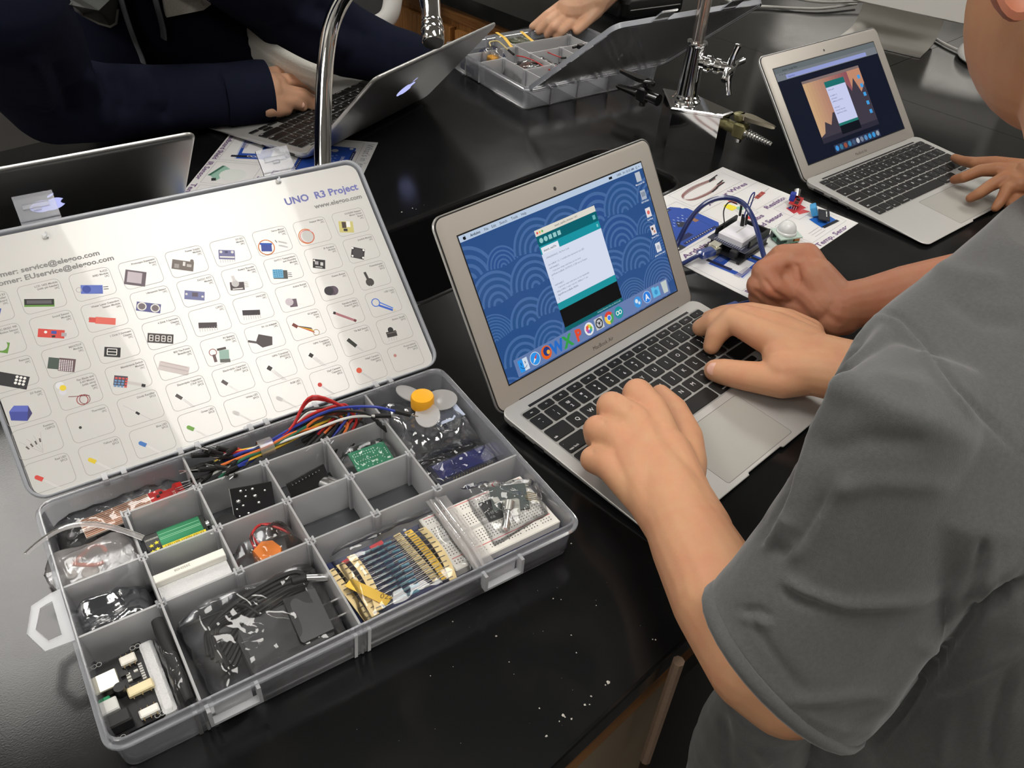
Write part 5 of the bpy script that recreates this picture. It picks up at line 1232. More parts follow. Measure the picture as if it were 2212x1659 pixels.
# ------------------------------------------------------------------ printed sheets
PAPER = mat('sheet_paper', (0.80, 0.79, 0.78), 0.32, spec=0.4)
PUR = R255(112, 84, 128)
BLB, BLB2 = R255(36, 76, 168), R255(22, 34, 86)
def make_sheet(label, o, a, w, h):
    t = thing('printed_sheet', label, 'paper', (o[0], o[1], .25), a, 'laminated picture sheets')
    m = MB(); nx, ny = 12, 10
    vs = [(w * i / nx, h * j / ny, .25 + .9 * abs(nz(i * .3, j * .3, 1, 2.2)) * (1 if i in (0, nx) or j in (0, ny) else .0)) for j in range(ny + 1) for i in range(nx + 1)]
    m.add(vs, [(j * (nx + 1) + i, j * (nx + 1) + i + 1, (j + 1) * (nx + 1) + i + 1, (j + 1) * (nx + 1) + i) for j in range(ny) for i in range(nx)])
    m.box((0, 0, -.2), (w, h, .2))
    m.build('paper', PAPER, t)
    tx, pc = MB(), MB(); Z = .5
    def bx(x0, y0, x1, y1): outline(pc, [(x0, y0), (x1, y0), (x1, y1), (x0, y1)], [(x0 + .4, y0 + .4), (x1 - .4, y0 + .4), (x1 - .4, y1 - .4), (x0 + .4, y1 - .4)], Z, R255(150, 146, 150))
    for s, x, y, wd in (('Breadboard Shield', 8, 3, 92), ('IR Sensor', 108, 2, 56), ('Temp. Sensor', 176, 3, 92), ('Arduino', 16, 100, 62), ('LED bulbs', 118, 95, 76), ('Sound Sensor', 140, 80, 80), ('Resistors', 214, 103, 62), ('Jumper Wires', 160, 163, 100)):
        vs_, fs_, w_ = glyphs(s, .03); text(tx, s, x, y, 7.4, PUR, Z, 'l', bold=.03, sx=wd / (w_ * 7.4 * 1.39))
    text(tx, "What's in 'em", 8, 203, 11, R255(150, 152, 162), Z, 'l', bold=.0, maxw=124)
    for b in ((6, 12, 100, 92), (106, 12, 172, 76), (178, 14, 272, 70), (6, 112, 132, 198), (112, 106, 196, 156), (222, 58, 276, 98), (200, 112, 276, 158), (138, 174, 262, 216)): bx(*b)
    # jumper wires picture
    for k in range(5):
        c = [R255(120, 110, 112), R255(190, 120, 112), R255(70, 70, 76), R255(200, 150, 140), R255(150, 140, 140)][k]
        pts = [(236, 206 - k), (190, 210 - 1.4 * k), (156, 205 - k), (146 + k, 194), (158, 184 + k), (196, 182 + k), (236, 190 + k)]
        pp = spline([(x, y, Z) for x, y in pts], 6); pc.add([(p[0], p[1] + s * .5, Z + .01) for p in pp for s in (-1, 1)], [(2 * i, 2 * i + 1, 2 * i + 3, 2 * i + 2) for i in range(len(pp) - 1)], None, c)
    for x, y, l in ((224, 206, 26), (220, 203, 20), (212, 186, 26), (222, 191, 20), (196, 182, 18)): icon(pc, [('l', x, y, x + l, y + 3, 2.2, R255(30, 28, 32))], 0, 0, Z + .03)
    # resistor, lamps
    icon(pc, [('l', 206, 128, 274, 136, .7, R255(150, 140, 140)), ('l', 230, 131, 256, 134.4, 6.4, R255(160, 66, 60)), ('l', 238, 130, 240, 136, 2, R255(90, 40, 40)), ('l', 246, 131, 248, 137, 2, R255(190, 110, 90))], 0, 0, Z)
    icon(pc, [('c', 178, 142, 7, R255(240, 226, 50)), ('b', 178, 136, 15, 8, 0, R255(240, 226, 70)), ('c', 196, 150, 5, R255(226, 60, 60)), ('b', 196, 145, 10, 7, 0, R255(226, 70, 70)), ('c', 186, 129, 5, R255(140, 200, 170)), ('l', 176, 132, 168, 108, .6, R255(170, 170, 170)), ('l', 180, 132, 178, 106, .6, R255(170, 170, 170)), ('l', 194, 141, 190, 112, .6, R255(170, 170, 170)), ('c', 172, 106, 4, R255(220, 60, 60))], 0, 0, Z)
    # blue controller board
    pr = [('p', [(24, 116), (118, 118), (128, 126), (128, 176), (112, 194), (26, 190)], BLB), ('p', [(24, 116), (40, 116), (38, 132), (24, 132)], R255(40, 40, 48)), ('b', 72, 190, 70, 5, 0, BLB2), ('b', 80, 122, 72, 4, 0, BLB2), ('b', 84, 154, 14, 14, .8, R255(40, 44, 60)), ('c', 40, 150, 5, R255(190, 190, 186)), ('c', 40, 162, 5, R255(200, 200, 196)), ('c', 124, 182, 3, wh), ('c', 28, 122, 3, wh), ('c', 30, 184, 3, wh), ('b', 108, 150, 8, 8, 0, R255(160, 110, 80)), ('b', 60, 132, 26, 8, 0, BLB2)]
    pr += [('c', 46 + 5 * i, 190, .9, wh) for i in range(12)] + [('c', 50 + 5 * i, 122, .9, wh) for i in range(12)] + [('b', 56 + 3.2 * i, 168 - 5 * (i % 3), 1.6, 3, 0, R255(180, 196, 230)) for i in range(16)]
    icon(pc, pr, 0, 0, Z); text(tx, 'UNO R3', 58, 176, 5, R255(220, 226, 240), Z + .6, 'l')
    # shield picture
    icon(pc, [('b', 60, 54, 62, 50, .1, R255(196, 204, 224)), ('b', 60, 54, 60, 46, .1, BLB), ('b', 56, 48, 34, 26, .1, R255(222, 222, 224)), ('b', 36, 64, 6, 34, .1, R255(30, 36, 70)), ('b', 84, 40, 6, 30, .1, R255(24, 28, 40))] + [('b', 44 + 3 * i, 70, 1.4, 8, .1, R255(120, 130, 170)) for i in range(12)] + [('r', 82, 62 - 6 * k, 2.6, .8, wh) for k in range(3)] + [('b', 30 + 3 * i, 34, 1.6, 8, .1, R255(170, 166, 180)) for i in range(10)], 0, 0, Z)
    # motion sensor, sound sensor and temperature sensor pictures
    icon(pc, [('p', [(118, 28), (150, 18), (164, 30), (130, 42)], R255(150, 190, 172)), ('c', 142, 46, 18, R255(222, 226, 222)), ('b', 160, 26, 8, 6, .3, R255(40, 44, 44)), ('p', [(118, 28), (150, 18), (150, 14), (118, 24)], R255(60, 110, 90))], 0, 0, Z)
    icon(pc, [('p', [(232, 72), (262, 70), (264, 82), (238, 88)], R255(196, 60, 70)), ('c', 258, 86, 5, R255(40, 34, 40)), ('b', 244, 84, 8, 5, .1, BLB), ('p', [(236, 66), (256, 60), (254, 70), (240, 72)], R255(206, 80, 84))], 0, 0, Z)
    icon(pc, [('p', [(226, 26), (262, 22), (268, 44), (234, 50)], R255(30, 100, 190)), ('b', 246, 24, 36, 5, -.1, R255(30, 34, 44))] + [('l', 196, 30 - 5 * k, 224, 30 - 5 * k, .5, R255(130, 126, 130)) for k in range(3)], 0, 0, Z)
    tag(tx.build('printed_lettering', INK, t), kind='stuff'); tag(pc.build('printed_pictures', INK, t), kind='stuff')
    return t
SH1 = (np.array([372.7, -22.5, 0]), math.atan2(9, 277.8))
make_sheet('white picture sheet with purple captions under the wired controller board', SH1[0], SH1[1], 279, 219)
make_sheet('white picture sheet mostly hidden under the middle laptop and the kit lid', np.array([139.0, 733.0, 0]), math.radians(-137.6), 279, 217)
def s1(x, y, z=0.0):
    c, s = math.cos(SH1[1]), math.sin(SH1[1]); return np.array([SH1[0][0] + c * x - s * y, SH1[0][1] + s * x + c * y, z])
# ------------------------------------------------------------------ controller board stack
t = thing('controller_board', 'black microcontroller board with white mini breadboard on a stacked shield', 'circuit board', (457, 53, 1), math.radians(4))
BD = (.014, .014, .017)
MB().box((-35, -26, 4), (34, 26, 5.6), None, BD).build('base_board', PCB, t)
for x in (-32, 30):
    for y in (-22, 22): MB().cyl((x, y, 0), (x, y, 4), 2, n=10).build('foot', BLK, t)
MB().cbox((-35, 11, 11), (16, 12, 10.6), bev=.6).build('usb_socket', mat('socket_metal'), t, smooth=True)
MB().cbox((-30, -14, 11), (14, 9, 10), bev=.8).build('power_jack', BLK, t, smooth=True)
for y in (-23.5, 23.5): MB().cbox((4, y, 10), (54, 2.6, 9)).build('header', BLK, t)
MB().box((-30, -26.5, 15), (36, 26.5, 16.6), None, R255(48, 52, 70)).build('shield', PCB, t)
MB().box((-30.2, -26.7, 15.6), (36.2, 26.7, 15.9), None, R255(150, 150, 160)).build('shield_edge', PCB, t)
for y in (-23.5, 23.5): MB().cbox((8, y, 21), (50, 2.6, 9)).build('header', BLK, t)
MB().cbox((33.5, -6, 20), (2.6, 30, 8)).build('header', BLK, t)
sh_ = MB()
for k in range(14): sh_.box((-28, -20 + 2.9 * k, 16.65), (-18, -18.8 + 2.9 * k, 16.8), None, R255(150, 154, 170))
for x, y in ((22, -18), (28, -19), (25, -14)): sh_.cbox((x, y, 18), (3, 3, 2), col=R255(170, 170, 170))
tag(sh_.build('small_chips', PCB, t), kind='stuff')
mb_ = MB().loft([rrect(-23 + i, -17.5 + i, 22 - i, 17.5 - i, 2, 3, z) for z, i in ((16.8, 0), (23.6, 0), (25.8, 1.6), (26.2, 2.2))], col=None)
mb_.build('mini_breadboard', mat('mini_white', (.82, .81, .86), .4), t, smooth=True, sharp=30)
MB().box((-10, -.8, 26.15), (12, .8, 26.3)).build('centre_groove', mat('groove'), t)
for k, (pl, c) in enumerate((([(1565, 482, 30), (1563, 458, 52), (1570, 441, 66), (1580, 436, 70), (1592, 441, 66)], 'bla'), ([(1607, 470, 38), (1612, 452, 52), (1622, 424, 74), (1630, 416, 80), (1626, 432, 66), (1614, 464, 42)], 'blu'))):
    w_ = [P(*q) for q in pl]
    j = thing('jumper_wire', ['thin black jumper wire standing in the controller board', 'thin blue jumper wire looping above the white mini breadboard'][k], 'wire', w_[0])
    MB().tube(spline([q - w_[0] for q in w_], 6), .8, 7).build('wire', mat('wire_' + c), j, smooth=True)
    for q, dz in (((w_[0]), 1), (w_[-1], k)):
        if dz: MB().tube([q - w_[0], q - w_[0] + np.array([-1, -2, -13.0])], 1.6, 8).build('plug', RUB, j, smooth=True)
for k, (u, v) in enumerate(((1601, 488), (1598, 466))):
    q = P(u, v, 27 if k == 0 else 30); j = thing('wire_plug', ['black wire plug standing upright in the mini breadboard', 'black wire plug at the back header of the controller board'][k], 'wire', q)
    MB().tube([(0, 0, 0), (1, 2, 15)], 1.6, 8).build('plug', RUB, j, smooth=True)
# USB cable
CAB = mat('usb_blue', (.014, .028, .13), .28, coat=.5, var=.25, vscale=900)
t = thing('usb_cable', 'thick blue usb cable arching over the controller board', 'cable', (430, 60, 8))
O_ = np.array([430, 60, 8.0])
pl = [(1440, 590, 6), (1452, 555, 12), (1465, 522, 22), (1488, 478, 44), (1515, 446, 60), (1545, 430, 68), (1578, 428, 70), (1606, 440, 66), (1625, 468, 58), (1637, 502, 50), (1646, 538, 44), (1656, 572, 40), (1672, 600, 36), (1690, 630, 26), (1668, 648, 14), (1625, 652, 7), (1585, 662, 5), (1550, 676, 4), (1500, 690, 4)]
MB().tube(spline([P(*q) - O_ for q in pl], 6), 3.1, 10).build('cable', CAB, t, smooth=True)
pl = [(1536, 544, 12), (1520, 546, 12), (1500, 556, 11), (1478, 568, 8), (1455, 578, 5), (1440, 590, 5)]
MB().tube(spline([P(*q) - O_ for q in pl], 5), 2.8, 10).build('cable', CAB, t, smooth=True)
a, b_ = P(1541, 541, 12) - O_, P(1510, 552, 12) - O_
Mx = FR((a + b_) / 2, b_ - a)
MB().cbox((0, 0, 0), (24, 13, 10), Mx, bev=2.4).build('plug', film('plug_blue', (.05, .12, .5), clear=.15, rough=.2), t, smooth=True)
MB().cbox((-16, 0, 0), (10, 9, 7), Mx, bev=.4).build('plug_shell', mat('socket_metal'), t)
a, b_ = P(1600, 657, 6) - O_, P(1562, 672, 5) - O_
MB().cbox((0, 0, 0), (20, 12, 9), FR((a + b_) / 2, b_ - a), bev=2).build('plug', MATS['plug_blue'], t, smooth=True)
# modules lying on the sheet
q = s1(256, 84, 1); t = thing('sound_sensor', 'red sound sensor board with blue box and silver microphone on the picture sheet', 'circuit board', q, .35)
MB().cbox((0, 0, 6), (34, 15, 1.8), RY(.1), R255(190, 52, 52)).build('board', PCB, t)
MB().cbox((-4, 6, 13), (9, 7, 11), bev=.5, col=R255(36, 60, 160)).build('trimmer', PCB, t)
MB().cyl((10, 2, 8), (17, 4, 15), 4.6, n=18).build('microphone', SHINE, t, smooth=True)
for x in (-13, -8, 2): MB().cbox((x, -2, 8), (3.4, 5, 2.6), col=(.03,) * 3).build('chip', PCB, t)
for k in range(3): MB().cyl((-17, -4 + 3 * k, 6), (-20, -4 + 3 * k, 2), .3, n=6).build('pin', SOL, t)
q = s1(250, 40, 1); t = thing('temperature_sensor', 'light blue temperature sensor block on a small black board', 'circuit board', q, .55)
MB().cbox((0, -2, 5), (30, 15, 1.8), None, (.02, .022, .03)).build('board', PCB, t)
MB().cbox((4, 4, 14), (15, 8, 13), RX(-.5, (0, 2, -2)), R255(70, 158, 214), bev=.6).build('sensor_block', PCB, t)
for k in range(5): MB().sphere((-6 + 3.4 * k, -5, 6.6), (1.2, 1.2, 1.0), 8, 6).build('solder_dot', SOL, t, smooth=True)
q = s1(153, 42, 1); t = thing('motion_sensor', 'motion sensor with white dome on a green board', 'sensor', q, -.42)
MB().cbox((0, 0, 12), (33, 25, 1.8), RX(.12), R255(196, 214, 204)).build('board', PCB, t)
for x, y, w, l, h, c in ((-12, -8, 6, 8, 9, R255(40, 60, 54)), (0, -9, 9, 6, 7, R255(150, 160, 154)), (12, -6, 8, 9, 9, R255(214, 122, 40)), (13, 8, 5, 5, 8, R255(60, 110, 90)), (-12, 8, 6, 6, 9, R255(50, 60, 60))):
    MB().cbox((x, y, 11 - h / 2), (w, l, h), col=c).build('component', PCB, t)
MB().cbox((0, 0, 3), (30, 22, 1.6), None, R255(130, 176, 156)).build('lower_board', PCB, t)
dm = MB().lathe([(13.2, 12.6), (13.2, 15)] + [(12 * math.cos(a), 16 + 12.5 * math.sin(a)) for a in np.linspace(0, 1.52, 10)], 26)
dm.build('dome', film('dome_white', (.97, .98, .97), clear=.05, rough=.25, gloss=.04, thru=.25), t, smooth=True)
# ------------------------------------------------------------------ taps
CHR = mat('chrome', (.82, .82, .82), .07, 1.0, rvar=.05, rscale=30)
t = thing('gooseneck_tap', 'chrome gooseneck tap with a hooked spout at the left end of the sink', 'tap', P(700, 455, 0))
B_ = P(700, 455, 0); d0, d1 = depth(B_), depth(P(935, 92, 225))
pl = [(700, 455, 0), (698, 390, .02), (697, 330, .04), (698, 260, .06), (700, 190, .1), (705, 120, .15), (716, 55, .22), (740, 0, .32), (780, -50, .45), (835, -72, .6), (885, -58, .75), (918, -18, .87), (932, 30, .95)]
pa = [PD(u, v, d0 + (d1 - d0) * k) - B_ for u, v, k in pl]
MB().tube(spline(pa, 6), 10.6, 20).build('spout_pipe', CHR, t, smooth=True)
s0 = pa[-1]; sd_ = PD(936, 92, d1) - B_ - s0; L_ = np.linalg.norm(sd_); Mx = np.eye(4); zz = sd_ / L_
xx = np.cross(zz, [0, 1, 0]); xx /= np.linalg.norm(xx); Mx[:3, 0], Mx[:3, 1], Mx[:3, 2], Mx[:3, 3] = xx, np.cross(zz, xx), zz, s0
MB().lathe([(10.6, -30), (10.8, L_ * .20), (11.8, L_ * .26), (11.8, L_ * .36), (11.4, L_ * .38), (12.8, L_ * .5), (13.0, L_ * .62), (12.2, L_ * .66), (12.9, L_ * .70), (12.2, L_ * .98), (11.4, L_ * 1.02), (7, L_ * 1.02)], 26, Mx).build('aerator', CHR, t, smooth=True)
MB().lathe([(26, 0), (26, 4), (22, 8), (14, 12), (13, 40), (12, 44)], 28).build('flange', CHR, t, smooth=True)
t = thing('service_turret', 'chrome water and gas post with tapered base, cross handle and two hose nozzles', 'tap', (676, 312, 0))
O_ = np.array([676.0, 312, 0])
pb = [(633, 305), (674, 243.5), (698, 242), (706, 318), (686, 362)]
cen = np.mean(pb, 0)
MB().loft([[(cen[0] + (x - cen[0]) * k - 676, cen[1] + (y - cen[1]) * k - 312, z) for x, y in pb[::1]] for z, k in ((0, 1.0), (56, .97))]).build('body', CHR, t)
MB().loft([[(cen[0] + (x - cen[0]) * k - 676, cen[1] + (y - cen[1]) * k - 312, z) for x, y in pb] for z, k in ((56, 1.0), (57, 1.05), (60.5, 1.05), (62, 1.0))]).build('top_plate', CHR, t)
MB().lathe([(22, 62), (22, 64), (19, 66), (18.6, 69), (16.4, 71), (16, 74), (13.2, 140), (13.2, 143), (15.2, 145), (15.6, 147), (14.8, 149.5), (11, 150)], 30).build('sleeve', CHR, t, smooth=True)
arc = [(0, 0, 148), (0, 0, 300), (0, 0, 400)] + [(-70 + 70 * math.cos(a), 20 * (1 - math.cos(a)), 400 + 70 * math.sin(a)) for a in np.linspace(.2, PI, 12)] + [(-140, 40, 370)]
MB().tube(arc, 9.2, 18).build('spout_pipe', mat('worn_chrome', (.62, .56, .52), .16, .9, var=.3, vscale=90), t, smooth=True)
v = np.array([.25, -.97, 0]); Mx = FR(np.array([0, 0, 122.0]), v); Mv = Mx @ RY(PI / 2)
MB().lathe([(9, 8), (9, 18), (12, 20), (12.4, 26), (9, 29), (8.5, 33), (11, 35), (11, 42), (8, 45), (8, 52), (9.5, 54), (9.5, 60), (5, 64)], 24, Mv).build('valve', CHR, t, smooth=True)
hn = []
for k in range(4):
    a = PI / 2 * k + .12
    h = MB().tube([tuple((Mv @ np.array([r * math.cos(a), r * math.sin(a), z, 1]))[:3]) for r, z in ((4, 57), (14, 57), (26, 60), (37, 63), (38.5, 63))], [6.5, 5.2, 4.2, 4.8, 2.5], 12)
    h.build('handle_arm', CHR, t, smooth=True)
BRS = mat('worn_brass', (.23, .21, .10), .42, .7, var=.4, vscale=120, bump=.2, bscale=300)
for sgn, ox, oy, mm, zz_, nm in ((-1, 21, -72, BRS, 40, 'brass'), (1, 2, 62, mat('dark_chrome', (.10, .10, .10), .2, .9), 44, 'dark')):
    o3 = np.array([ox, oy, zz_])
    MB().cyl(o3 - (0, sgn * 10, 0), o3 + (0, sgn * 14, 0), 9.5, 8, 16).build('valve_stub', mm, t, smooth=True)
    MB().cbox(tuple(o3 + (0, sgn * 20, 0)), (18, 20, 24), bev=3).build('valve_block', mm, t, smooth=True)
    MB().lathe([(8, -4), (10.5, 0), (10.5, 5), (6, 7), (3, 7)], 18, RZ(0, tuple(o3 + (0, sgn * 14, 18)))).build('valve_cap', mm, t, smooth=True)
    lv = MB().loft([[(x + o3[0], y + o3[1], z + o3[2] + 22) for x, y, z in ((-w, sgn * yy, -h), (w, sgn * yy, -h), (w, sgn * yy, h), (-w, sgn * yy, h))] for yy, w, h in ((16, 5, 3), (26, 9, 3), (34, 9, 3), (70, 3.2, 2.2), (74, 1.6, 1.4))])
    lv.build('lever', mat('lever_metal', (.62, .56, .42), .3, 1.0) if sgn < 0 else mm, t)
    pr = [(7.2, 28), (7.2, 32)]
    for k in range(9):
        r = 7.6 - .42 * k; y = 32 + 4.6 * k; pr += [(r - 1.3, y), (r, y + 3.6), (r - 1.0, y + 4.4)]
    pr += [(3, 76)]
    Mn = np.eye(4); Mn[:3, 2] = (0, sgn, -.04); Mn[:3, 0] = (1, 0, 0); Mn[:3, 1] = np.cross(Mn[:3, 2], Mn[:3, 0]); Mn[:3, 3] = o3
    MB().lathe(pr, 18, Mn).build('hose_nozzle', SHINE if sgn < 0 else mm, t, smooth=True)
    MB().cyl(o3 + (0, sgn * 20, -12), o3 + (0, sgn * 20, -18), 5, n=8).build('bottom_nut', SHINE if sgn < 0 else mm, t)
# ------------------------------------------------------------------ desktop computer, mouse, cables
t = thing('desktop_computer', 'desktop computer with white chin and aluminium foot at the top right', 'computer', (1408, 348, 0), math.atan2(-.98, .2))
ft = MB(); w0 = 86
prof = [(-6, 2.2, 3), (60, 2.4, 3), (92, 5, 3), (112, 16, 3.4), (124, 40, 3.6), (136, 120, 4), (146, 200, 4)]
rings = [[(-w0 + (6 if i == 0 else 0), y, z - th * .5), (w0 - (6 if i == 0 else 0), y, z - th * .5), (w0 - (6 if i == 0 else 0), y, z + th * .5), (-w0 + (6 if i == 0 else 0), y, z + th * .5)] for i, (y, z, th) in enumerate([(-9, 2.2, 3)] + prof)]
ft.loft(rings); ft.build('foot', mat('foot_aluminium', (.52, .50, .46), .38, .7), t, smooth=True, sharp=40)
MB().cbox((0, 46, 268), (530, 24, 400), bev=3).build('housing', mat('white_shell', (.80, .78, .74), .3), t, smooth=True)
MB().box((-250, 33.6, 140), (250, 34.2, 455)).build('screen', mat('screen_off', (.02, .02, .022), .1), t)
t = thing('mouse', 'white computer mouse under the bent head at the right', 'mouse', P(2098, 128, 2), -.9)
MB().loft([[(x * k, y * k, z) for x, y in [(30 * math.cos(a) * (1 + .1 * math.cos(a)), 54 * math.sin(a)) for a in np.linspace(0, 2 * PI, 28, endpoint=False)]] for z, k in ((.5, .86), (4, .98), (9, 1), (18, .9), (26, .66), (30, .36), (31, .1))]).build('shell', mat('mouse_white', (.86, .85, .82), .25), t, smooth=True)
MB().sphere((0, 30, 30), (3, 4, 3), 10, 7).build('scroll_ball', WHP, t, smooth=True)
CW = mat('cable_white', (.62, .61, .58), .45)
for k, pl in enumerate(([(1990, 60, 6), (2012, 78, 5), (2050, 100, 5), (2084, 114, 6), (2100, 122, 10)], [(1560, -6, 8), (1600, 12, 6), (1650, 14, 5), (1720, 18, 5), (1780, 18, 6), (1850, 8, 8)], [(1690, -10, 16), (1720, -3, 16), (1770, 4, 16), (1830, 4, 16), (1870, 2, 18)])):
    w_ = [P(*q) for q in pl]
    t = tag(MB().tube(spline([q - w_[0] for q in w_], 6), 3.2, 8).build('white_cable', CW, None, smooth=True, loc=w_[0]), ['white mouse cable running under the desktop computer', 'long white cable behind the lid of the far kit', 'shorter white cable beside the longer one at the top edge'][k], 'cable')
q = P(1370, 15, 0); t = thing('black_case', 'flat black case behind the far kit at the top edge', 'case', q, -.2)
MB().loft([rrect(-90 + i, -70 + i, 90 - i, 70 - i, 20, 4, z) for z, i in ((0.3, 3), (6, 0), (30, 0), (36, 4), (37, 8))]).build('shell', mat('case_black', (.012, .013, .013), .35), t, smooth=True)
MB().tube([(-70, -70.5, 18), (70, -70.5, 18)], 1.2, 6).build('zip', mat('zip_grey', (.4, .4, .4), .4), t)
# chair beyond the bench
t = thing('chair', 'white framed chair with black mesh back beside the hoodie sleeve', 'chair', (600, 1350, ZF), -.6)
WCH = mat('chair_white', (.62, .61, .58), .6, bump=.3, bscale=400)
cb = P(0, 0, 0)
O_ = np.array([600, 1350, ZF]); ci, si = math.cos(.6), math.sin(.6)
def tl(p): q = np.asarray(p) - O_; return np.array([ci * q[0] - si * q[1], si * q[0] + ci * q[1], q[2]])
fr_ = [PD(u, v, 1900) for u, v in ((790, 58), (822, 50), (842, 30), (850, -10), (858, -80), (850, -140), (800, -170), (700, -180))]
MB().tube(spline([tl(p) for p in fr_], 6), 21, 12).build('back_frame', WCH, t, smooth=True)
bp2 = [tl(PD(u, v, 1920)) for u, v in ((770, 60), (815, 48), (838, 25), (846, -20), (850, -130), (720, -170), (690, 60))]
cc_ = sum(bp2) / 7
MB().add([tuple(p) for p in bp2] + [tuple(cc_)], [(i, (i + 1) % 7, 7) for i in range(7)]).add([tuple(p + np.array([4, 6, 0])) for p in bp2] + [tuple(cc_ + np.array([4, 6, 0]))], [((i + 1) % 7, i, 7) for i in range(7)]).build('mesh_back', mat('mesh_black', (.012, .012, .013), .7, bump=.8, bscale=600), t)
MB().cbox((0, 0, 470), (440, 420, 50), bev=14).build('seat', mat('mesh_black'), t, smooth=True)
for x, y in ((-180, -170), (180, -170), (-180, 170), (180, 170)): MB().tube([(x * .85, y * .85, 450), (x, y, 2)], [16, 12], 10).build('leg', WCH, t, smooth=True)
# ------------------------------------------------------------------ people
def capsules(mb, chain, n=14):
    """chain of (point, radius): ball at each joint, cone between"""
    for p, r in chain:
        nv = max(7, n // 2); rings = []
        for j in range(nv):
            a = -PI / 2 + 0.02 + (PI - 0.04) * j / (nv - 1)
            rings.append([(p[0] + r * math.cos(a) * math.cos(2 * PI * k / n), p[1] + r * math.cos(a) * math.sin(2 * PI * k / n), p[2] + r * math.sin(a)) for k in range(n)])
        mb.loft(rings)
    for (p, r), (q, s) in zip(chain, chain[1:]):
        mb.tube([p, q], [r, s], n)
def grow(name, mb, voxel, m, parent, smooth=6, fac=.5, post=None, loc=(0, 0, 0)):
    """one continuous skin over everything in mb"""
    tmp = mb.build('tmp', None)
    md = tmp.modifiers.new('r', 'REMESH'); md.mode = 'VOXEL'; md.voxel_size = voxel * S; md.use_smooth_shade = True
    sm = tmp.modifiers.new('s', 'SMOOTH'); sm.factor = fac; sm.iterations = smooth
    dg = bpy.context.evaluated_depsgraph_get()
    me = bpy.data.meshes.new_from_object(tmp.evaluated_get(dg), depsgraph=dg)
    om = tmp.data; bpy.data.objects.remove(tmp); bpy.data.meshes.remove(om)
    n = len(me.vertices); co = np.empty(n * 3); me.vertices.foreach_get('co', co); co = co.reshape(-1, 3) / S
    if post is not None:
        no = np.empty(n * 3); me.vertices.foreach_get('normal', no); co = post(co, no.reshape(-1, 3))
    me.vertices.foreach_set('co', ((co - np.asarray(loc)) * S).ravel())
    me.name = name; me.materials.clear(); me.materials.append(m)
    me.polygons.foreach_set('use_smooth', [True] * len(me.polygons)); me.update()
    return link(name, me, parent)
def proj(co):
    c = (co - CAMC) @ CAMR
    return np.stack([1106 + FPX * c[:, 0] / -c[:, 2], 829.5 - FPX * c[:, 1] / -c[:, 2]], 1)
def creases(lines, facing=.15):
    """relief along lines seen from the front: (pixels, half width, height in mm)"""
    def f(co, no):
        uv = proj(co); vd = CAMC - co; vd /= np.linalg.norm(vd, axis=1)[:, None]
        ok = np.clip(((no * vd).sum(1) - facing) * 4, 0, 1)
        d = np.zeros(len(co))
        for pts, w, h in lines:
            best = np.full(len(co), 1e9); tt = np.zeros(len(co)); L = len(pts) - 1
            for i in range(L):
                a, b = np.array(pts[i], float), np.array(pts[i + 1], float); e = b - a
                t = np.clip(((uv - a) @ e) / (e @ e), 0, 1)
                q = np.linalg.norm(uv - a - t[:, None] * e, axis=1)
                m = q < best; best[m] = q[m]; tt[m] = (i + t[m]) / L
            fade = np.clip(np.minimum(tt, 1 - tt) * 6 + .15, 0, 1)
            d += h * np.exp(-(best / w) ** 2) * fade
        return co + no * (d * ok)[:, None]
    return f
def J(lst, rk=1.0):
    """joints given as (u, v, height above bench, radius in pixels)"""
    out = []
    for u, v, z, r in lst:
        p = P(u, v, z); out.append((p, px2mm(p, r) * rk))
    return out
def off(j, *steps):
    """continue a chain by steps (dx, dy, dz, radius mm)"""
    out = [j]; p = np.array(j[0], float)
    for dx, dy, dz, r in steps:
        p = p + np.array([dx, dy, dz]); out.append((p.copy(), r))
    return out
def skin(name, col, red):
    if name in MATS: return MATS[name]
    m = mat(name, col, 0.48, spec=0.35, sss=0.12)
    nt = m.node_tree; N, L = nt.nodes.new, nt.links.new; b = nt.nodes['Principled BSDF']
    tc = N('ShaderNodeTexCoord')
    n = N('ShaderNodeTexNoise'); n.inputs['Scale'].default_value = 38; n.inputs['Detail'].default_value = 5; n.inputs['Roughness'].default_value = .6
    L(tc.outputs['Object'], n.inputs['Vector'])
    cr = N('ShaderNodeValToRGB'); e = cr.color_ramp.elements
    e[0].position = .35; e[0].color = (*col, 1); e[1].position = .75; e[1].color = (*red, 1)
    L(n.outputs[0], cr.inputs[0]); L(cr.outputs[0], b.inputs['Base Color'])
    n2 = N('ShaderNodeTexNoise'); n2.inputs['Scale'].default_value = 700; n2.inputs['Detail'].default_value = 3
    L(tc.outputs['Object'], n2.inputs['Vector'])
    bp = N('ShaderNodeBump'); bp.inputs['Strength'].default_value = .12; bp.inputs['Distance'].default_value = .0006
    L(n2.outputs[0], bp.inputs['Height']); L(bp.outputs[0], b.inputs['Normal'])
    return m
SK1 = skin('skin_fair', (.60, .325, .18), (.58, .27, .155))
SK3 = skin('skin_rosy', (.46, .215, .125), (.44, .165, .095))
SK4 = skin('skin_tan', (.36, .17, .085), (.34, .135, .065))
SK5 = skin('skin_light', (.70, .42, .27), (.68, .36, .23))
NAIL = mat('nail', (.62, .34, .26), .3)
def cloth(name, col, b=.35, sc=1400, sh=.25):
    return mat(name, col, .92, spec=.15, sheen=sh, bump=b, bscale=sc, var=.22, vscale=420)
def sup(cx, cy, z, rx, ry, n=40, e=2.6, rot=0.0):
    out = []
    for k in range(n):
        a = 2 * PI * k / n; c, s = math.cos(a), math.sin(a)
        x = rx * math.copysign(abs(c) ** (2 / e), c); y = ry * math.copysign(abs(s) ** (2 / e), s)
        out.append((cx + x * math.cos(rot) - y * math.sin(rot), cy + x * math.sin(rot) + y * math.cos(rot), z))
    return out
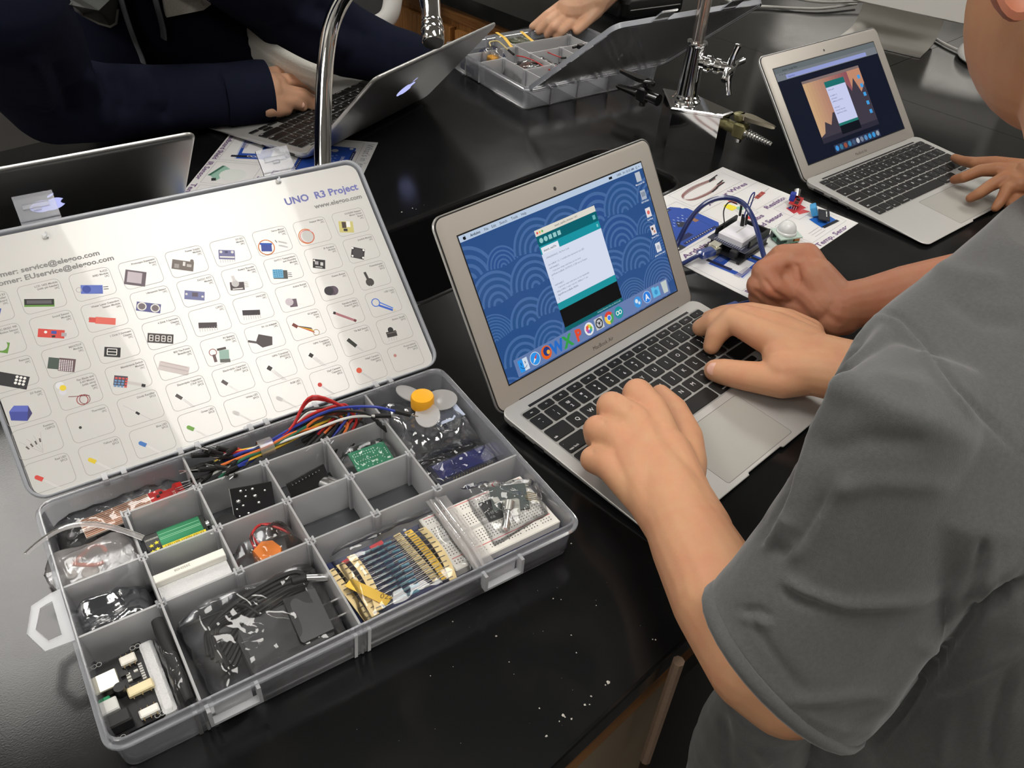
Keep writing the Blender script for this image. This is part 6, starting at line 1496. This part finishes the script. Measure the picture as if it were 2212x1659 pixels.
# ---------------- person in the grey shirt
p1 = thing('person', 'person in a grey short sleeved shirt typing on the open laptop with both hands', 'person', (150, -400, ZF))
B1 = np.array([150, -400, ZF], float)
bd = MB()
# left forearm and hand
fore = J([(2010, 830, 185, 105), (1860, 1200, 92, 112), (1700, 1480, 46, 112), (1640, 1425, 55, 118), (1562, 1295, 62, 112), (1502, 1182, 58, 95), (1462, 1102, 54, 80), (1432, 1040, 54, 68), (1405, 985, 56, 54)])
capsules(bd, fore, 20)
capsules(bd, J([(1492, 1160, 58, 84), (1424, 1092, 50, 62), (1372, 1000, 52, 58)]), 18)
capsules(bd, J([(1502, 1150, 58, 82), (1478, 1075, 52, 62), (1440, 980, 54, 56)]), 18)
mcps = J([(1410, 888, 61, 36), (1372, 910, 63, 37), (1338, 948, 58, 36), (1318, 1004, 49, 35)])
wr_ = J([(1462, 1060, 52, 56), (1446, 1068, 52, 56), (1428, 1078, 50, 54), (1410, 1092, 47, 48)])
pips = J([(1377, 850, 57, 34), (1321, 878, 56, 34), (1291, 928, 49, 33), (1283, 992, 39, 31)])
for w, m_, p_ in zip(wr_, mcps, pips):
    capsules(bd, [w, m_, p_], 16)
    x, y, z = p_[0]
    capsules(bd, [p_, (p_[0] + np.array([7, 5, -(z - 28) * .8]), p_[1] * .84), (np.array([x + 12, y + 1, 21.0]), p_[1] * .7)], 14)
capsules(bd, J([(1390, 1000, 54, 62), (1395, 950, 57, 50)]), 18)
capsules(bd, J([(1462, 1060, 50, 58), (1480, 1000, 44, 48), (1481, 944, 34, 38), (1455, 886, 25, 31), (1426, 850, 20, 21)]), 16)
capsules(bd, J([(1450, 1010, 52, 54), (1428, 950, 57, 40)]), 16)
# right forearm and hand
capsules(bd, [(np.array([320., -325, 200]), 50), (np.array([352., -350, 75]), 46), (np.array([330., -275, 58]), 42)] + J([(1835, 800, 50, 66), (1770, 775, 46, 56)]), 18)
capsules(bd, J([(1835, 815, 48, 60), (1745, 800, 44, 52), (1690, 800, 40, 46)]), 16)
rp = J([(1755, 770, 46, 50), (1750, 750, 47, 44), (1745, 735, 46, 40), (1745, 722, 42, 36)])
rm = J([(1652, 726, 52, 36), (1672, 705, 54, 34), (1690, 696, 50, 32), (1702, 694, 42, 28)])
rq = J([(1580, 690, 50, 27), (1600, 683, 50, 27), (1622, 678, 42, 26), (1650, 682, 34, 23)])
tips = [J([(1548, 722, 34, 24), (1537, 748, 22, 19)]), J([(1545, 694, 38, 25), (1514, 708, 24, 20)]), J([(1565, 680, 30, 22), (1532, 688, 20, 18)]), J([(1600, 682, 24, 20), (1570, 690, 18, 16)])]
for a, b, c, d in zip(rp, rm, rq, tips): capsules(bd, [a, b, c] + d, 16)
capsules(bd, J([(1700, 745, 47, 46), (1690, 770, 44, 44), (1740, 790, 44, 50)]), 16)
capsules(bd, J([(1752, 805, 42, 50), (1690, 822, 34, 40), (1612, 812, 27, 33), (1562, 803, 22, 29), (1545, 800, 20, 25)]), 16)
# neck and head, bent towards the laptop
nk = PD(2450, 440, 560)
capsules(bd, [(np.array([275., -335, 225]), 62), (nk, 52), (PD(2400, 180, 575), 56)], 20)
hc = PD(2384, -12, 575)
hd_ = MB().sphere(tuple(hc), (76, 84, 98), 28, 20, None)
bd.v += hd_.v and []  # (head added below as part of the same skin)
n0 = len(bd.v); bd.v += hd_.v; bd.f += [tuple(n0 + i for i in f) for f in hd_.f]; bd.c += hd_.c
hand_lines = [([(1330, 850), (1345, 868), (1362, 884)], 7, -1.6), ([(1285, 900), (1302, 905), (1306, 916)], 6, -1.6), ([(1262, 965), (1276, 968), (1282, 980)], 6, -1.4), ([(1400, 880), (1410, 900)], 16, .8), ([(1395, 905), (1420, 960), (1440, 1010)], 9, .6), ([(1350, 940), (1380, 1000)], 9, .5)]
body1 = grow('body', bd, 1.9, SK1, p1, 7, .5, creases(hand_lines), B1)
# ears and nails
ec = PD(2188, -44, 508)
ear = MB().loft([[tuple(np.asarray(ec) + CAMR @ np.array([x * k, y * k, z])) for x, y in [(15 * math.cos(a), 27 * math.sin(a)) for a in np.linspace(0, 2 * PI, 22, endpoint=False)]] for z, k in ((-10, .6), (0, .95), (5, 1), (7, .85), (4, .6), (3, .3))])
ear.v = [tuple(np.asarray(q) - B1) for q in ear.v]; ear.build('ear', skin('skin_ear', (.40, .15, .085), (.38, .13, .075)), body1, smooth=True)
def nail(u, v, z, rpx, parent, base, ang=0, asp=.75, up=4.0):
    p = P(u, v, z); r = px2mm(p, rpx); d = CAMC - p; d /= np.linalg.norm(d)
    M = FR(p + d * up, CAMR @ np.array([math.cos(ang), math.sin(ang), 0.0]), d)
    mb = MB().sphere((0, 0, 0), (r, r * asp, r * .28), 16, 8, M); mb.v = [tuple(np.asarray(q) - base) for q in mb.v]
    return mb.build('nail', NAIL, parent, smooth=True)
nail(1543, 797, 22, 17, body1, B1, .1, .85, 7.5)
# shirt: torso, both sleeves, hem of the near sleeve left open around the arm
GREY = cloth('grey_cotton', (.092, .094, .093), .3, 1500, .3)
sh = MB()
sh.loft([sup(172, -452, -460, 172, 140, rot=-.42), sup(172, -450, -250, 170, 138, rot=-.42), sup(170, -438, -100, 166, 136, rot=-.42), sup(165, -415, 50, 162, 130, rot=-.36), sup(155, -380, 140, 168, 116, rot=-.26), sup(152, -350, 192, 174, 94, rot=-.16), sup(158, -326, 226, 158, 72, rot=-.1), sup(188, -318, 248, 108, 58), sup(228, -318, 272, 68, 50)])
capsules(sh, J([(1660, 1500, -50, 105), (1612, 1630, -190, 120), (1610, 1800, -330, 150)]), 18)
def ringpx(c, dirpx, half, dep_mm, slip=(0, 0), n=30):
    """ring about a point: half width in pixels along a picture direction, depth radius, near side slipped sideways"""
    p = np.asarray(c, float); k = depth(p) / FPX
    A = CAMR @ np.array([dirpx[0], -dirpx[1], 0.0]) * half * k
    vd = CAMC - p; vd /= np.linalg.norm(vd)
    B = vd * dep_mm + CAMR @ np.array([slip[0], -slip[1], 0.0]) * k
    return [tuple(p + A * math.cos(2 * PI * i / n) + B * math.sin(2 * PI * i / n)) for i in range(n)]
nrm = lambda a, b: (a / math.hypot(a, b), b / math.hypot(a, b))
srings = [(P(1700, 1436, 56), nrm(.66, .75), 238, 58, (-58, 46)), (P(1722, 1412, 60), nrm(.68, .73), 240, 60, (-52, 42)), (P(1760, 1370, 74), nrm(.72, .69), 240, 62, (-48, 40)), (P(1840, 1260, 105), nrm(.80, .6), 236, 66, (-40, 34)), (P(1920, 1090, 160), nrm(.86, .5), 216, 66, (-20, 20)), (P(1985, 900, 215), nrm(.92, .38), 180, 66, (0, 0)), (P(2050, 780, 222), nrm(.95, .3), 130, 54, (0, 0))]
outer = [ringpx(*r) for r in srings]
def inset(r, mm):
    q = np.array(r); c = q.mean(0); d = q - c; L = np.linalg.norm(d, axis=1)[:, None]
    return [tuple(x) for x in c + d * (1 - mm / L)]
# sleeve with a hollow mouth
mouth = [inset(outer[2], 9), inset(outer[1], 8), inset(outer[0], 6)]
sh.loft(mouth + outer, cap0=True, cap1=True)
capsules(sh, J([(2020, 790, 214, 98), (2080, 740, 216, 96)]), 18)
capsules(sh, [(np.array([295., -330, 195]), 60), (np.array([338., -345, 110]), 62)], 18)
shirt_lines = [([(1688, 1252), (1730, 1275), (1762, 1288), (1830, 1305), (1960, 1300), (2040, 1270)], 13, 2.6), ([(1690, 1275), (1735, 1298), (1775, 1310)], 12, -2.2), ([(1705, 1512), (1800, 1505), (1900, 1488)], 12, 2.2), ([(1720, 1530), (1830, 1580), (1900, 1570)], 14, 1.4),
    ([(2130, 1160), (2105, 1260), (2088, 1330)], 13, -3.2), ([(2150, 1170), (2125, 1270), (2105, 1330)], 12, 2.0), ([(1650, 1180), (1690, 1150), (1720, 1120)], 14, 2.4), ([(1670, 1200), (1700, 1185), (1735, 1150), (1790, 1060)], 14, -2.4), ([(1700, 1210), (1740, 1180), (1800, 1090), (1850, 1020)], 16, 2.2),
    ([(1560, 1290), (1580, 1390), (1640, 1480), (1700, 1530), (1770, 1575)], 5, -.9), ([(1612, 1308), (1640, 1370), (1690, 1440), (1740, 1500)], 10, -1.2), ([(1590, 1320), (1635, 1318), (1668, 1330)], 8, -2.0), ([(1600, 1335), (1645, 1345), (1670, 1352)], 9, 1.8),
    ([(1890, 668), (1950, 690), (2000, 742), (2060, 830), (2130, 900), (2215, 990)], 6, -2.0), ([(1872, 676), (1940, 700), (1990, 752), (2050, 840), (2120, 915)], 8, 1.4), ([(1800, 850), (1900, 820), (2010, 840)], 26, 1.8), ([(1760, 980), (1880, 950), (2010, 960)], 26, -1.8), ([(1790, 1060), (1900, 1040), (2060, 1050)], 22, 1.6),
    ([(1895, 690), (1800, 800), (1735, 930), (1695, 1060), (1640, 1172)], 13, -4.5), ([(1930, 700), (1840, 810), (1770, 940), (1728, 1070), (1672, 1190)], 18, 4.0), ([(1895, 1610), (1990, 1475), (2095, 1338), (2225, 1250)], 15, -9.0), ([(1870, 1560), (1960, 1430), (2070, 1290), (2225, 1190)], 24, 4.0),
    ([(1660, 1010), (1652, 1090), (1640, 1180)], 7, -2.0), ([(1690, 960), (1680, 1060), (1668, 1150)], 9, 1.6), ([(1950, 1510), (2060, 1480), (2212, 1400)], 16, 2.0), ([(2180, 1450), (2150, 1560), (2140, 1659)], 14, -2.6), ([(2060, 1520), (2040, 1600), (2030, 1659)], 14, 2.0), ([(1560, 1540), (1570, 1600), (1575, 1659)], 12, -2.0), ([(1640, 1620), (1660, 1659)], 12, 1.6), ([(2000, 560), (2080, 600), (2180, 610)], 22, 2.0), ([(2040, 640), (2120, 690), (2212, 700)], 20, -1.8), ([(1960, 1380), (2020, 1400), (2085, 1345)], 14, 1.2)]
cr1 = creases([(a, b, c * 1.5) for a, b, c in shirt_lines], .02)
def shirt_post(co, no):
    co = cr1(co, no)
    d = np.array([1.8 * noise.noise(Vector((p[0] * .012 + 4, p[1] * .012, p[2] * .018))) + .7 * noise.noise(Vector((p[0] * .04, p[1] * .04 + 7, p[2] * .05))) for p in co])
    return co + no * d[:, None]
shirt = grow('shirt', sh, 3.2, GREY, p1, 5, .5, shirt_post, B1)
hr = [np.array(q) for q in inset(outer[0], 2.2)]; hc_ = sum(hr) / len(hr); rg = []
for i, q in enumerate(hr):
    t_ = hr[(i + 1) % len(hr)] - hr[i - 1]; t_ /= np.linalg.norm(t_); r_ = q - hc_; r_ -= t_ * (r_ @ t_); r_ /= np.linalg.norm(r_); b_ = np.cross(t_, r_)
    rg.append([tuple(q - B1 + 3.4 * (math.cos(a) * r_ + 1.5 * math.sin(a) * b_)) for a in np.linspace(0, 2 * PI, 10, endpoint=False)])
MB().loft(rg, closed=True).build('sleeve_hem', GREY, shirt, smooth=True, sharp=0)
hr = [np.array(q) for q in inset(outer[1], -1.2)]
# ---------------- person whose fist holds the cable
p3 = thing('person', 'person beside the picture sheet, rosy fist with bare forearm over the blue cable', 'person', (560, -300, 0))
B3 = np.array([560, -300, 0.])
bd = MB()
capsules(bd, J([(2320, 590, 100, 84), (2110, 606, 84, 70), (1960, 632, 66, 60), (1880, 652, 52, 54), (1815, 662, 46, 50)]), 18)
capsules(bd, J([(1815, 668, 44, 50), (1790, 640, 50, 50), (1762, 600, 62, 44)]), 16)
capsules(bd, J([(1820, 680, 38, 46), (1775, 672, 34, 44), (1720, 660, 28, 36)]), 16)
fk = J([(1742, 556, 72, 32), (1715, 562, 66, 32), (1700, 590, 54, 32), (1700, 622, 40, 30)])
fw = J([(1795, 650, 50, 40), (1788, 655, 48, 40), (1780, 662, 44, 38), (1772, 668, 38, 36)])
fp = J([(1690, 556, 66, 29), (1652, 588, 56, 29), (1640, 616, 42, 28), (1640, 640, 28, 24)])
fd = [J([(1662, 580, 48, 26), (1672, 604, 40, 23)]), J([(1668, 622, 46, 26), (1706, 632, 44, 22)]), J([(1668, 642, 32, 26), (1704, 648, 32, 22)]), J([(1664, 652, 20, 23), (1698, 658, 22, 20)])]
for a, b, c, d in zip(fw, fk, fp, fd): capsules(bd, [a, b, c] + d, 16)
capsules(bd, J([(1800, 690, 34, 40), (1760, 600, 66, 30), (1738, 552, 72, 27), (1716, 560, 66, 24)]), 16)
fl = [([(1700, 572), (1712, 600), (1726, 618)], 8, -2.4), ([(1650, 600), (1672, 630), (1700, 650)], 6, -1.6), ([(1720, 566), (1722, 590), (1730, 612)], 6, -2.2), ([(1628, 624), (1660, 652), (1690, 662)], 5, -1.2)]
grow('body', bd, 1.6, SK3, p3, 3, .5, creases([(a, b, c * 1.6) for a, b, c in fl]), B3)
# ---------------- person at the laptop on the right
p4 = thing('person', 'person at the right edge, tanned hand spread on the right laptop', 'person', (1000, -250, 0))
B4 = np.array([1000., -250, 0])
bd = MB()
capsules(bd, J([(2420, 420, 90, 66), (2300, 396, 60, 50), (2222, 384, 48, 38)]), 18)
pk = J([(2150, 352, 46, 15), (2152, 366, 48, 16), (2168, 386, 44, 16), (2176, 408, 38, 14)])
pw = J([(2215, 372, 46, 28), (2215, 380, 46, 28), (2215, 388, 44, 28), (2216, 398, 40, 26)])
pf = [J([(2105, 352, 38, 13), (2080, 348, 28, 11), (2062, 341, 20, 9)]), J([(2118, 368, 42, 13.5), (2082, 383, 30, 12), (2062, 388, 20, 10)]), J([(2138, 402, 34, 13.5), (2112, 420, 26, 12), (2096, 428, 19, 10)]), J([(2164, 430, 28, 12), (2156, 442, 22, 11), (2150, 450, 18, 9)])]
for a, b, c in zip(pw, pk, pf): capsules(bd, [a, b] + c, 14)
capsules(bd, J([(2172, 378, 44, 20), (2200, 400, 42, 24)]), 14)
capsules(bd, J([(2225, 404, 36, 24), (2200, 425, 28, 16), (2180, 440, 22, 13)]), 14)
o4 = grow('body', bd, 1.8, SK4, p4, 4, .5, None, B4)
for u, v, z, a in ((2064, 341, 20, .1), (2064, 388, 20, -.4), (2098, 428, 19, -.6)): nail(u, v, z, 6, o4, B4, a, .7, 4.5)
# ---------------- person in the navy hoodie
p5 = thing('person', 'person in a navy hoodie leaning over the bench with a hand on the middle laptop', 'person', (230, 1000, ZF))
B5 = np.array([230., 1000, ZF])
bd = MB()
capsules(bd, J([(430, 212, 48, 46), (520, 206, 46, 42), (572, 200, 44, 44)]), 16)
hk = J([(622, 156, 47, 18), (618, 176, 48, 18), (612, 198, 44, 17), (604, 220, 36, 15)])
hw = J([(572, 178, 44, 30), (572, 192, 44, 30), (574, 208, 42, 28), (578, 224, 36, 24)])
hf = [J([(660, 156, 42, 16), (690, 170, 28, 13), (700, 186, 18, 11)]), J([(664, 180, 40, 16.5), (690, 196, 26, 13), (698, 212, 18, 11)]), J([(655, 206, 34, 15.5), (672, 218, 24, 13), (676, 228, 17, 11)]), J([(632, 220, 30, 15), (648, 226, 22, 13), (654, 232, 17, 10)])]
for a, b, c in zip(hw, hk, hf): capsules(bd, [a, b] + c, 14)
capsules(bd, J([(590, 190, 45, 34), (604, 200, 42, 26)]), 14)
capsules(bd, J([(578, 232, 34, 22), (600, 236, 28, 17), (618, 236, 22, 14)]), 14)
capsules(bd, J([(760, 90, 70, 30), (830, 112, 58, 36), (880, 132, 48, 34), (872, 158, 36, 30), (850, 180, 26, 20)]), 14)
capsules(bd, [(np.array([228., 975, 240]), 40), (np.array([230., 950, 330]), 50), (np.array([215., 900, 420]), 58)], 16)
capsules(bd, [(np.array([228., 975, 240]), 40)] + J([(-20, 0, 235, 36), (45, 110, 170, 50), (125, 214, 78, 52), (225, 218, 60, 52), (350, 214, 52, 46), (430, 212, 48, 42)]), 12)
capsules(bd, [(np.array([228., 975, 240]), 40)] + J([(470, -140, 235, 40), (575, -50, 172, 48), (660, 45, 110, 46), (760, 90, 70, 34)]), 12)
o5 = grow('body', bd, 2.4, SK5, p5, 4, .5, creases([([(625, 165), (660, 170), (685, 182)], 5, -1.6), ([(622, 187), (658, 192), (680, 206)], 5, -1.6), ([(614, 208), (640, 210)], 4, -1.2)]), B5)
hd5 = MB().sphere((0, -140, 1400), (76, 92, 112), 24, 18); hd5.build('head', SK5, o5, smooth=True)
nail(651, 226, 22, 8, o5, B5, -.5, .8, 7)
NAVY = mat('navy_fleece', (.0105, .0125, .025), .95, spec=.06, bump=.3, bscale=900, var=.12, vscale=55)
hb_ = MB()
hb_.loft([sup(230, 1010, -420, 190, 130), sup(230, 1006, -150, 195, 130), sup(230, 995, 50, 200, 122), sup(228, 985, 180, 205, 112), sup(226, 970, 270, 190, 96), sup(226, 960, 320, 120, 80), sup(224, 950, 345, 80, 66)])
capsules(hb_, J([(-20, -10, 270, 150), (40, 95, 175, 135), (112, 212, 82, 98), (225, 222, 62, 82), (350, 216, 52, 72), (455, 206, 48, 66)]), 20)
capsules(hb_, J([(462, 205, 48, 64), (486, 205, 47, 66)]), 20)
capsules(hb_, J([(380, -190, 290, 150), (470, -140, 260, 130), (575, -50, 180, 112), (660, 45, 110, 92), (750, 88, 74, 76), (835, 118, 60, 62), (880, 128, 54, 58)]), 20)
nav_lines = [([(60, 120), (90, 180), (100, 240)], 22, 6), ([(120, 130), (150, 200), (160, 260)], 18, -6), ([(180, 150), (215, 215), (235, 280)], 18, 6), ([(250, 150), (275, 200), (270, 250)], 16, -6), ([(310, 145), (330, 190), (330, 230)], 16, 5), ([(360, 140), (380, 180), (372, 230), (350, 262)], 16, -5), ([(610, 20), (700, 60), (760, 120)], 20, 5), ([(680, 10), (740, 50), (800, 80)], 18, -5), ([(868, 78), (848, 110), (842, 150)], 4, -2.2), ([(466, 150), (490, 205), (505, 265)], 4, -2.6)]
hood = grow('hoodie', hb_, 5.0, NAVY, p5, 4, .5, creases([(a, b, c * 1.5) for a, b, c in nav_lines], .02), B5)
# cuff of the near sleeve
ca, cb_ = P(500, 205, 47), P(578, 198, 45); ax = (cb_ - ca) / np.linalg.norm(cb_ - ca)
Mc = np.eye(4); Mc[:3, 2] = ax; xx = np.cross(ax, [0, 0, 1]); xx /= np.linalg.norm(xx); Mc[:3, 0] = xx; Mc[:3, 1] = np.cross(ax, xx); Mc[:3, 3] = ca - B5
Lc = np.linalg.norm(cb_ - ca)
MB().lathe([(43, -14), (45, -8), (44.5, 0), (45.5, Lc * .4), (46, Lc * .8), (45, Lc), (42, Lc), (40, Lc * .5)], 34, Mc, cap0=False, cap1=False).build('cuff', NAVY, p5, smooth=True)
from mathutils.bvhtree import BVHTree
def drape(obj, base, u, v, up):
    me = obj.data
    if not hasattr(drape, 'c'): drape.c = {}
    if obj.name not in drape.c: drape.c[obj.name] = BVHTree.FromPolygons([x.co for x in me.vertices], [tuple(p.vertices) for p in me.polygons])
    d = Vector(ray(u, v)).normalized(); o = Vector((CAMC - base) * S)
    h = drape.c[obj.name].ray_cast(o, d)
    q = (np.array(h[0]) / S if h[0] is not None else np.array(o + d * 1.35) / S)
    return q - np.array(d) * up
LACE = mat('lace_grey', (.12, .125, .14), .85, bump=.6, bscale=1800)
for pts in ([(255, -30), (262, 0), (274, 40), (290, 85), (304, 118), (310, 136)], [(330, -30), (336, 0), (344, 30), (352, 62), (354, 84)]):
    MB().tube(spline([drape(hood, B5, u, v, 12) for u, v in pts], 5), 9, 12, flat=.28).build('drawstring', LACE, p5, smooth=True)
pk = [(146, -20), (150, 10), (176, 30), (214, 50), (238, 57), (250, 50), (254, 20), (258, -20)]
c0 = [drape(hood, B5, u, v, 6) for u, v in pk]; c1 = [drape(hood, B5, u, v, 3) for u, v in pk]
cm0 = sum(c0) / 8
MB().add([tuple(q) for q in c0] + [tuple(cm0)], [(i, (i + 1) % 8, 8)[::-1] for i in range(8)]).build('pocket_patch', mat('patch_grey', (.085, .09, .085), .9, bump=.4, bscale=900), p5)
MB().tube(c0[:7], 2.4, 8).build('piping', mat('piping_grey', (.34, .34, .33), .8), p5, smooth=True)
WT = cloth('white_tshirt', (.72, .70, .64), .2, 1200, .1)
def patch(name, left, right, m, up, n=10):
    """cloth strip between two pixel lines, hanging on the hoodie front"""
    mb = MB(); rows = []
    for (a, b) in zip(left, right):
        rows.append([drape(hood, B5, a[0] + (b[0] - a[0]) * k / n, a[1] + (b[1] - a[1]) * k / n, up + 2.5 * math.sin(k * 1.9)) for k in range(n + 1)])
    N_ = n + 1; vs = [tuple(q) for r in rows for q in r]; vs2 = [tuple(q - np.array([0, -3, -1.0])) for r in rows for q in r]
    fs = [(j * N_ + i, j * N_ + i + 1, (j + 1) * N_ + i + 1, (j + 1) * N_ + i) for j in range(len(rows) - 1) for i in range(n)]
    mb.add(vs, fs); mb.add(vs2, [f[::-1] for f in fs])
    return mb.build(name, m, p5, smooth=True, sharp=70)
hm = MB(); tpx = spline([(506, 40, 0), (560, 74, 0), (612, 104, 0), (662, 130, 0), (705, 146, 0)], 5); lpx = spline([(499, 60, 0), (508, 94, 0), (542, 130, 0), (602, 164, 0), (695, 200, 0)], 5)
N_ = 12; vs = []
for a, b in zip(tpx, lpx):
    for k in range(N_ + 1):
        f = k / N_; w_ = 1.6 * math.sin(k * 2.1) * (f > .35)
        q = P(a[0] + (b[0] - a[0]) * f, a[1] + (b[1] - a[1]) * f, 92 - 58 * f ** 1.6 + w_); vs.append(tuple(q - B5))
nr = len(tpx); fs = [(j * (N_ + 1) + i, j * (N_ + 1) + i + 1, (j + 1) * (N_ + 1) + i + 1, (j + 1) * (N_ + 1) + i) for j in range(nr - 1) for i in range(N_)]
hm.add(vs, fs); hm.add([(x, y, z - 2.5) for x, y, z in vs], [f[::-1] for f in fs]); hm.build('undershirt_hem', WT, p5, smooth=True, sharp=70)
patch('undershirt_side', [(348, -25), (352, 0), (356, 24), (360, 38)], [(450, -25), (452, 0), (456, 10), (440, 22)], WT, 10, 6)
# ---------------- person reaching into the far kit
p6 = thing('person', 'person with bare hand reaching into the back of the far kit', 'person', (1000, 900, 0))
B6 = np.array([1000., 900, 0]); bd = MB()
capsules(bd, J([(1340, -140, 150, 76), (1310, -60, 100, 60), (1268, 2, 74, 44)]), 16)
capsules(bd, J([(1268, 2, 74, 42), (1232, 22, 66, 32)]), 14)
for k, (a, b, c) in enumerate((((1214, 12, 66), (1180, 34, 58), (1150, 58, 40)), ((1220, 24, 62), (1184, 48, 52), (1164, 68, 34)), ((1228, 34, 57), (1196, 60, 46), (1182, 76, 30)), ((1238, 44, 52), (1212, 68, 40), (1202, 82, 28)))):
    capsules(bd, J([(1256, 12 + 6 * k, 68 - 4 * k, 22), (*a, 12.5), (*b, 10), (*c, 8)]), 12)
capsules(bd, J([(1280, 18, 64, 26), (1262, 48, 50, 14), (1246, 66, 40, 10)]), 12)
grow('body', bd, 2.0, SK5, p6, 4, .5, None, B6)
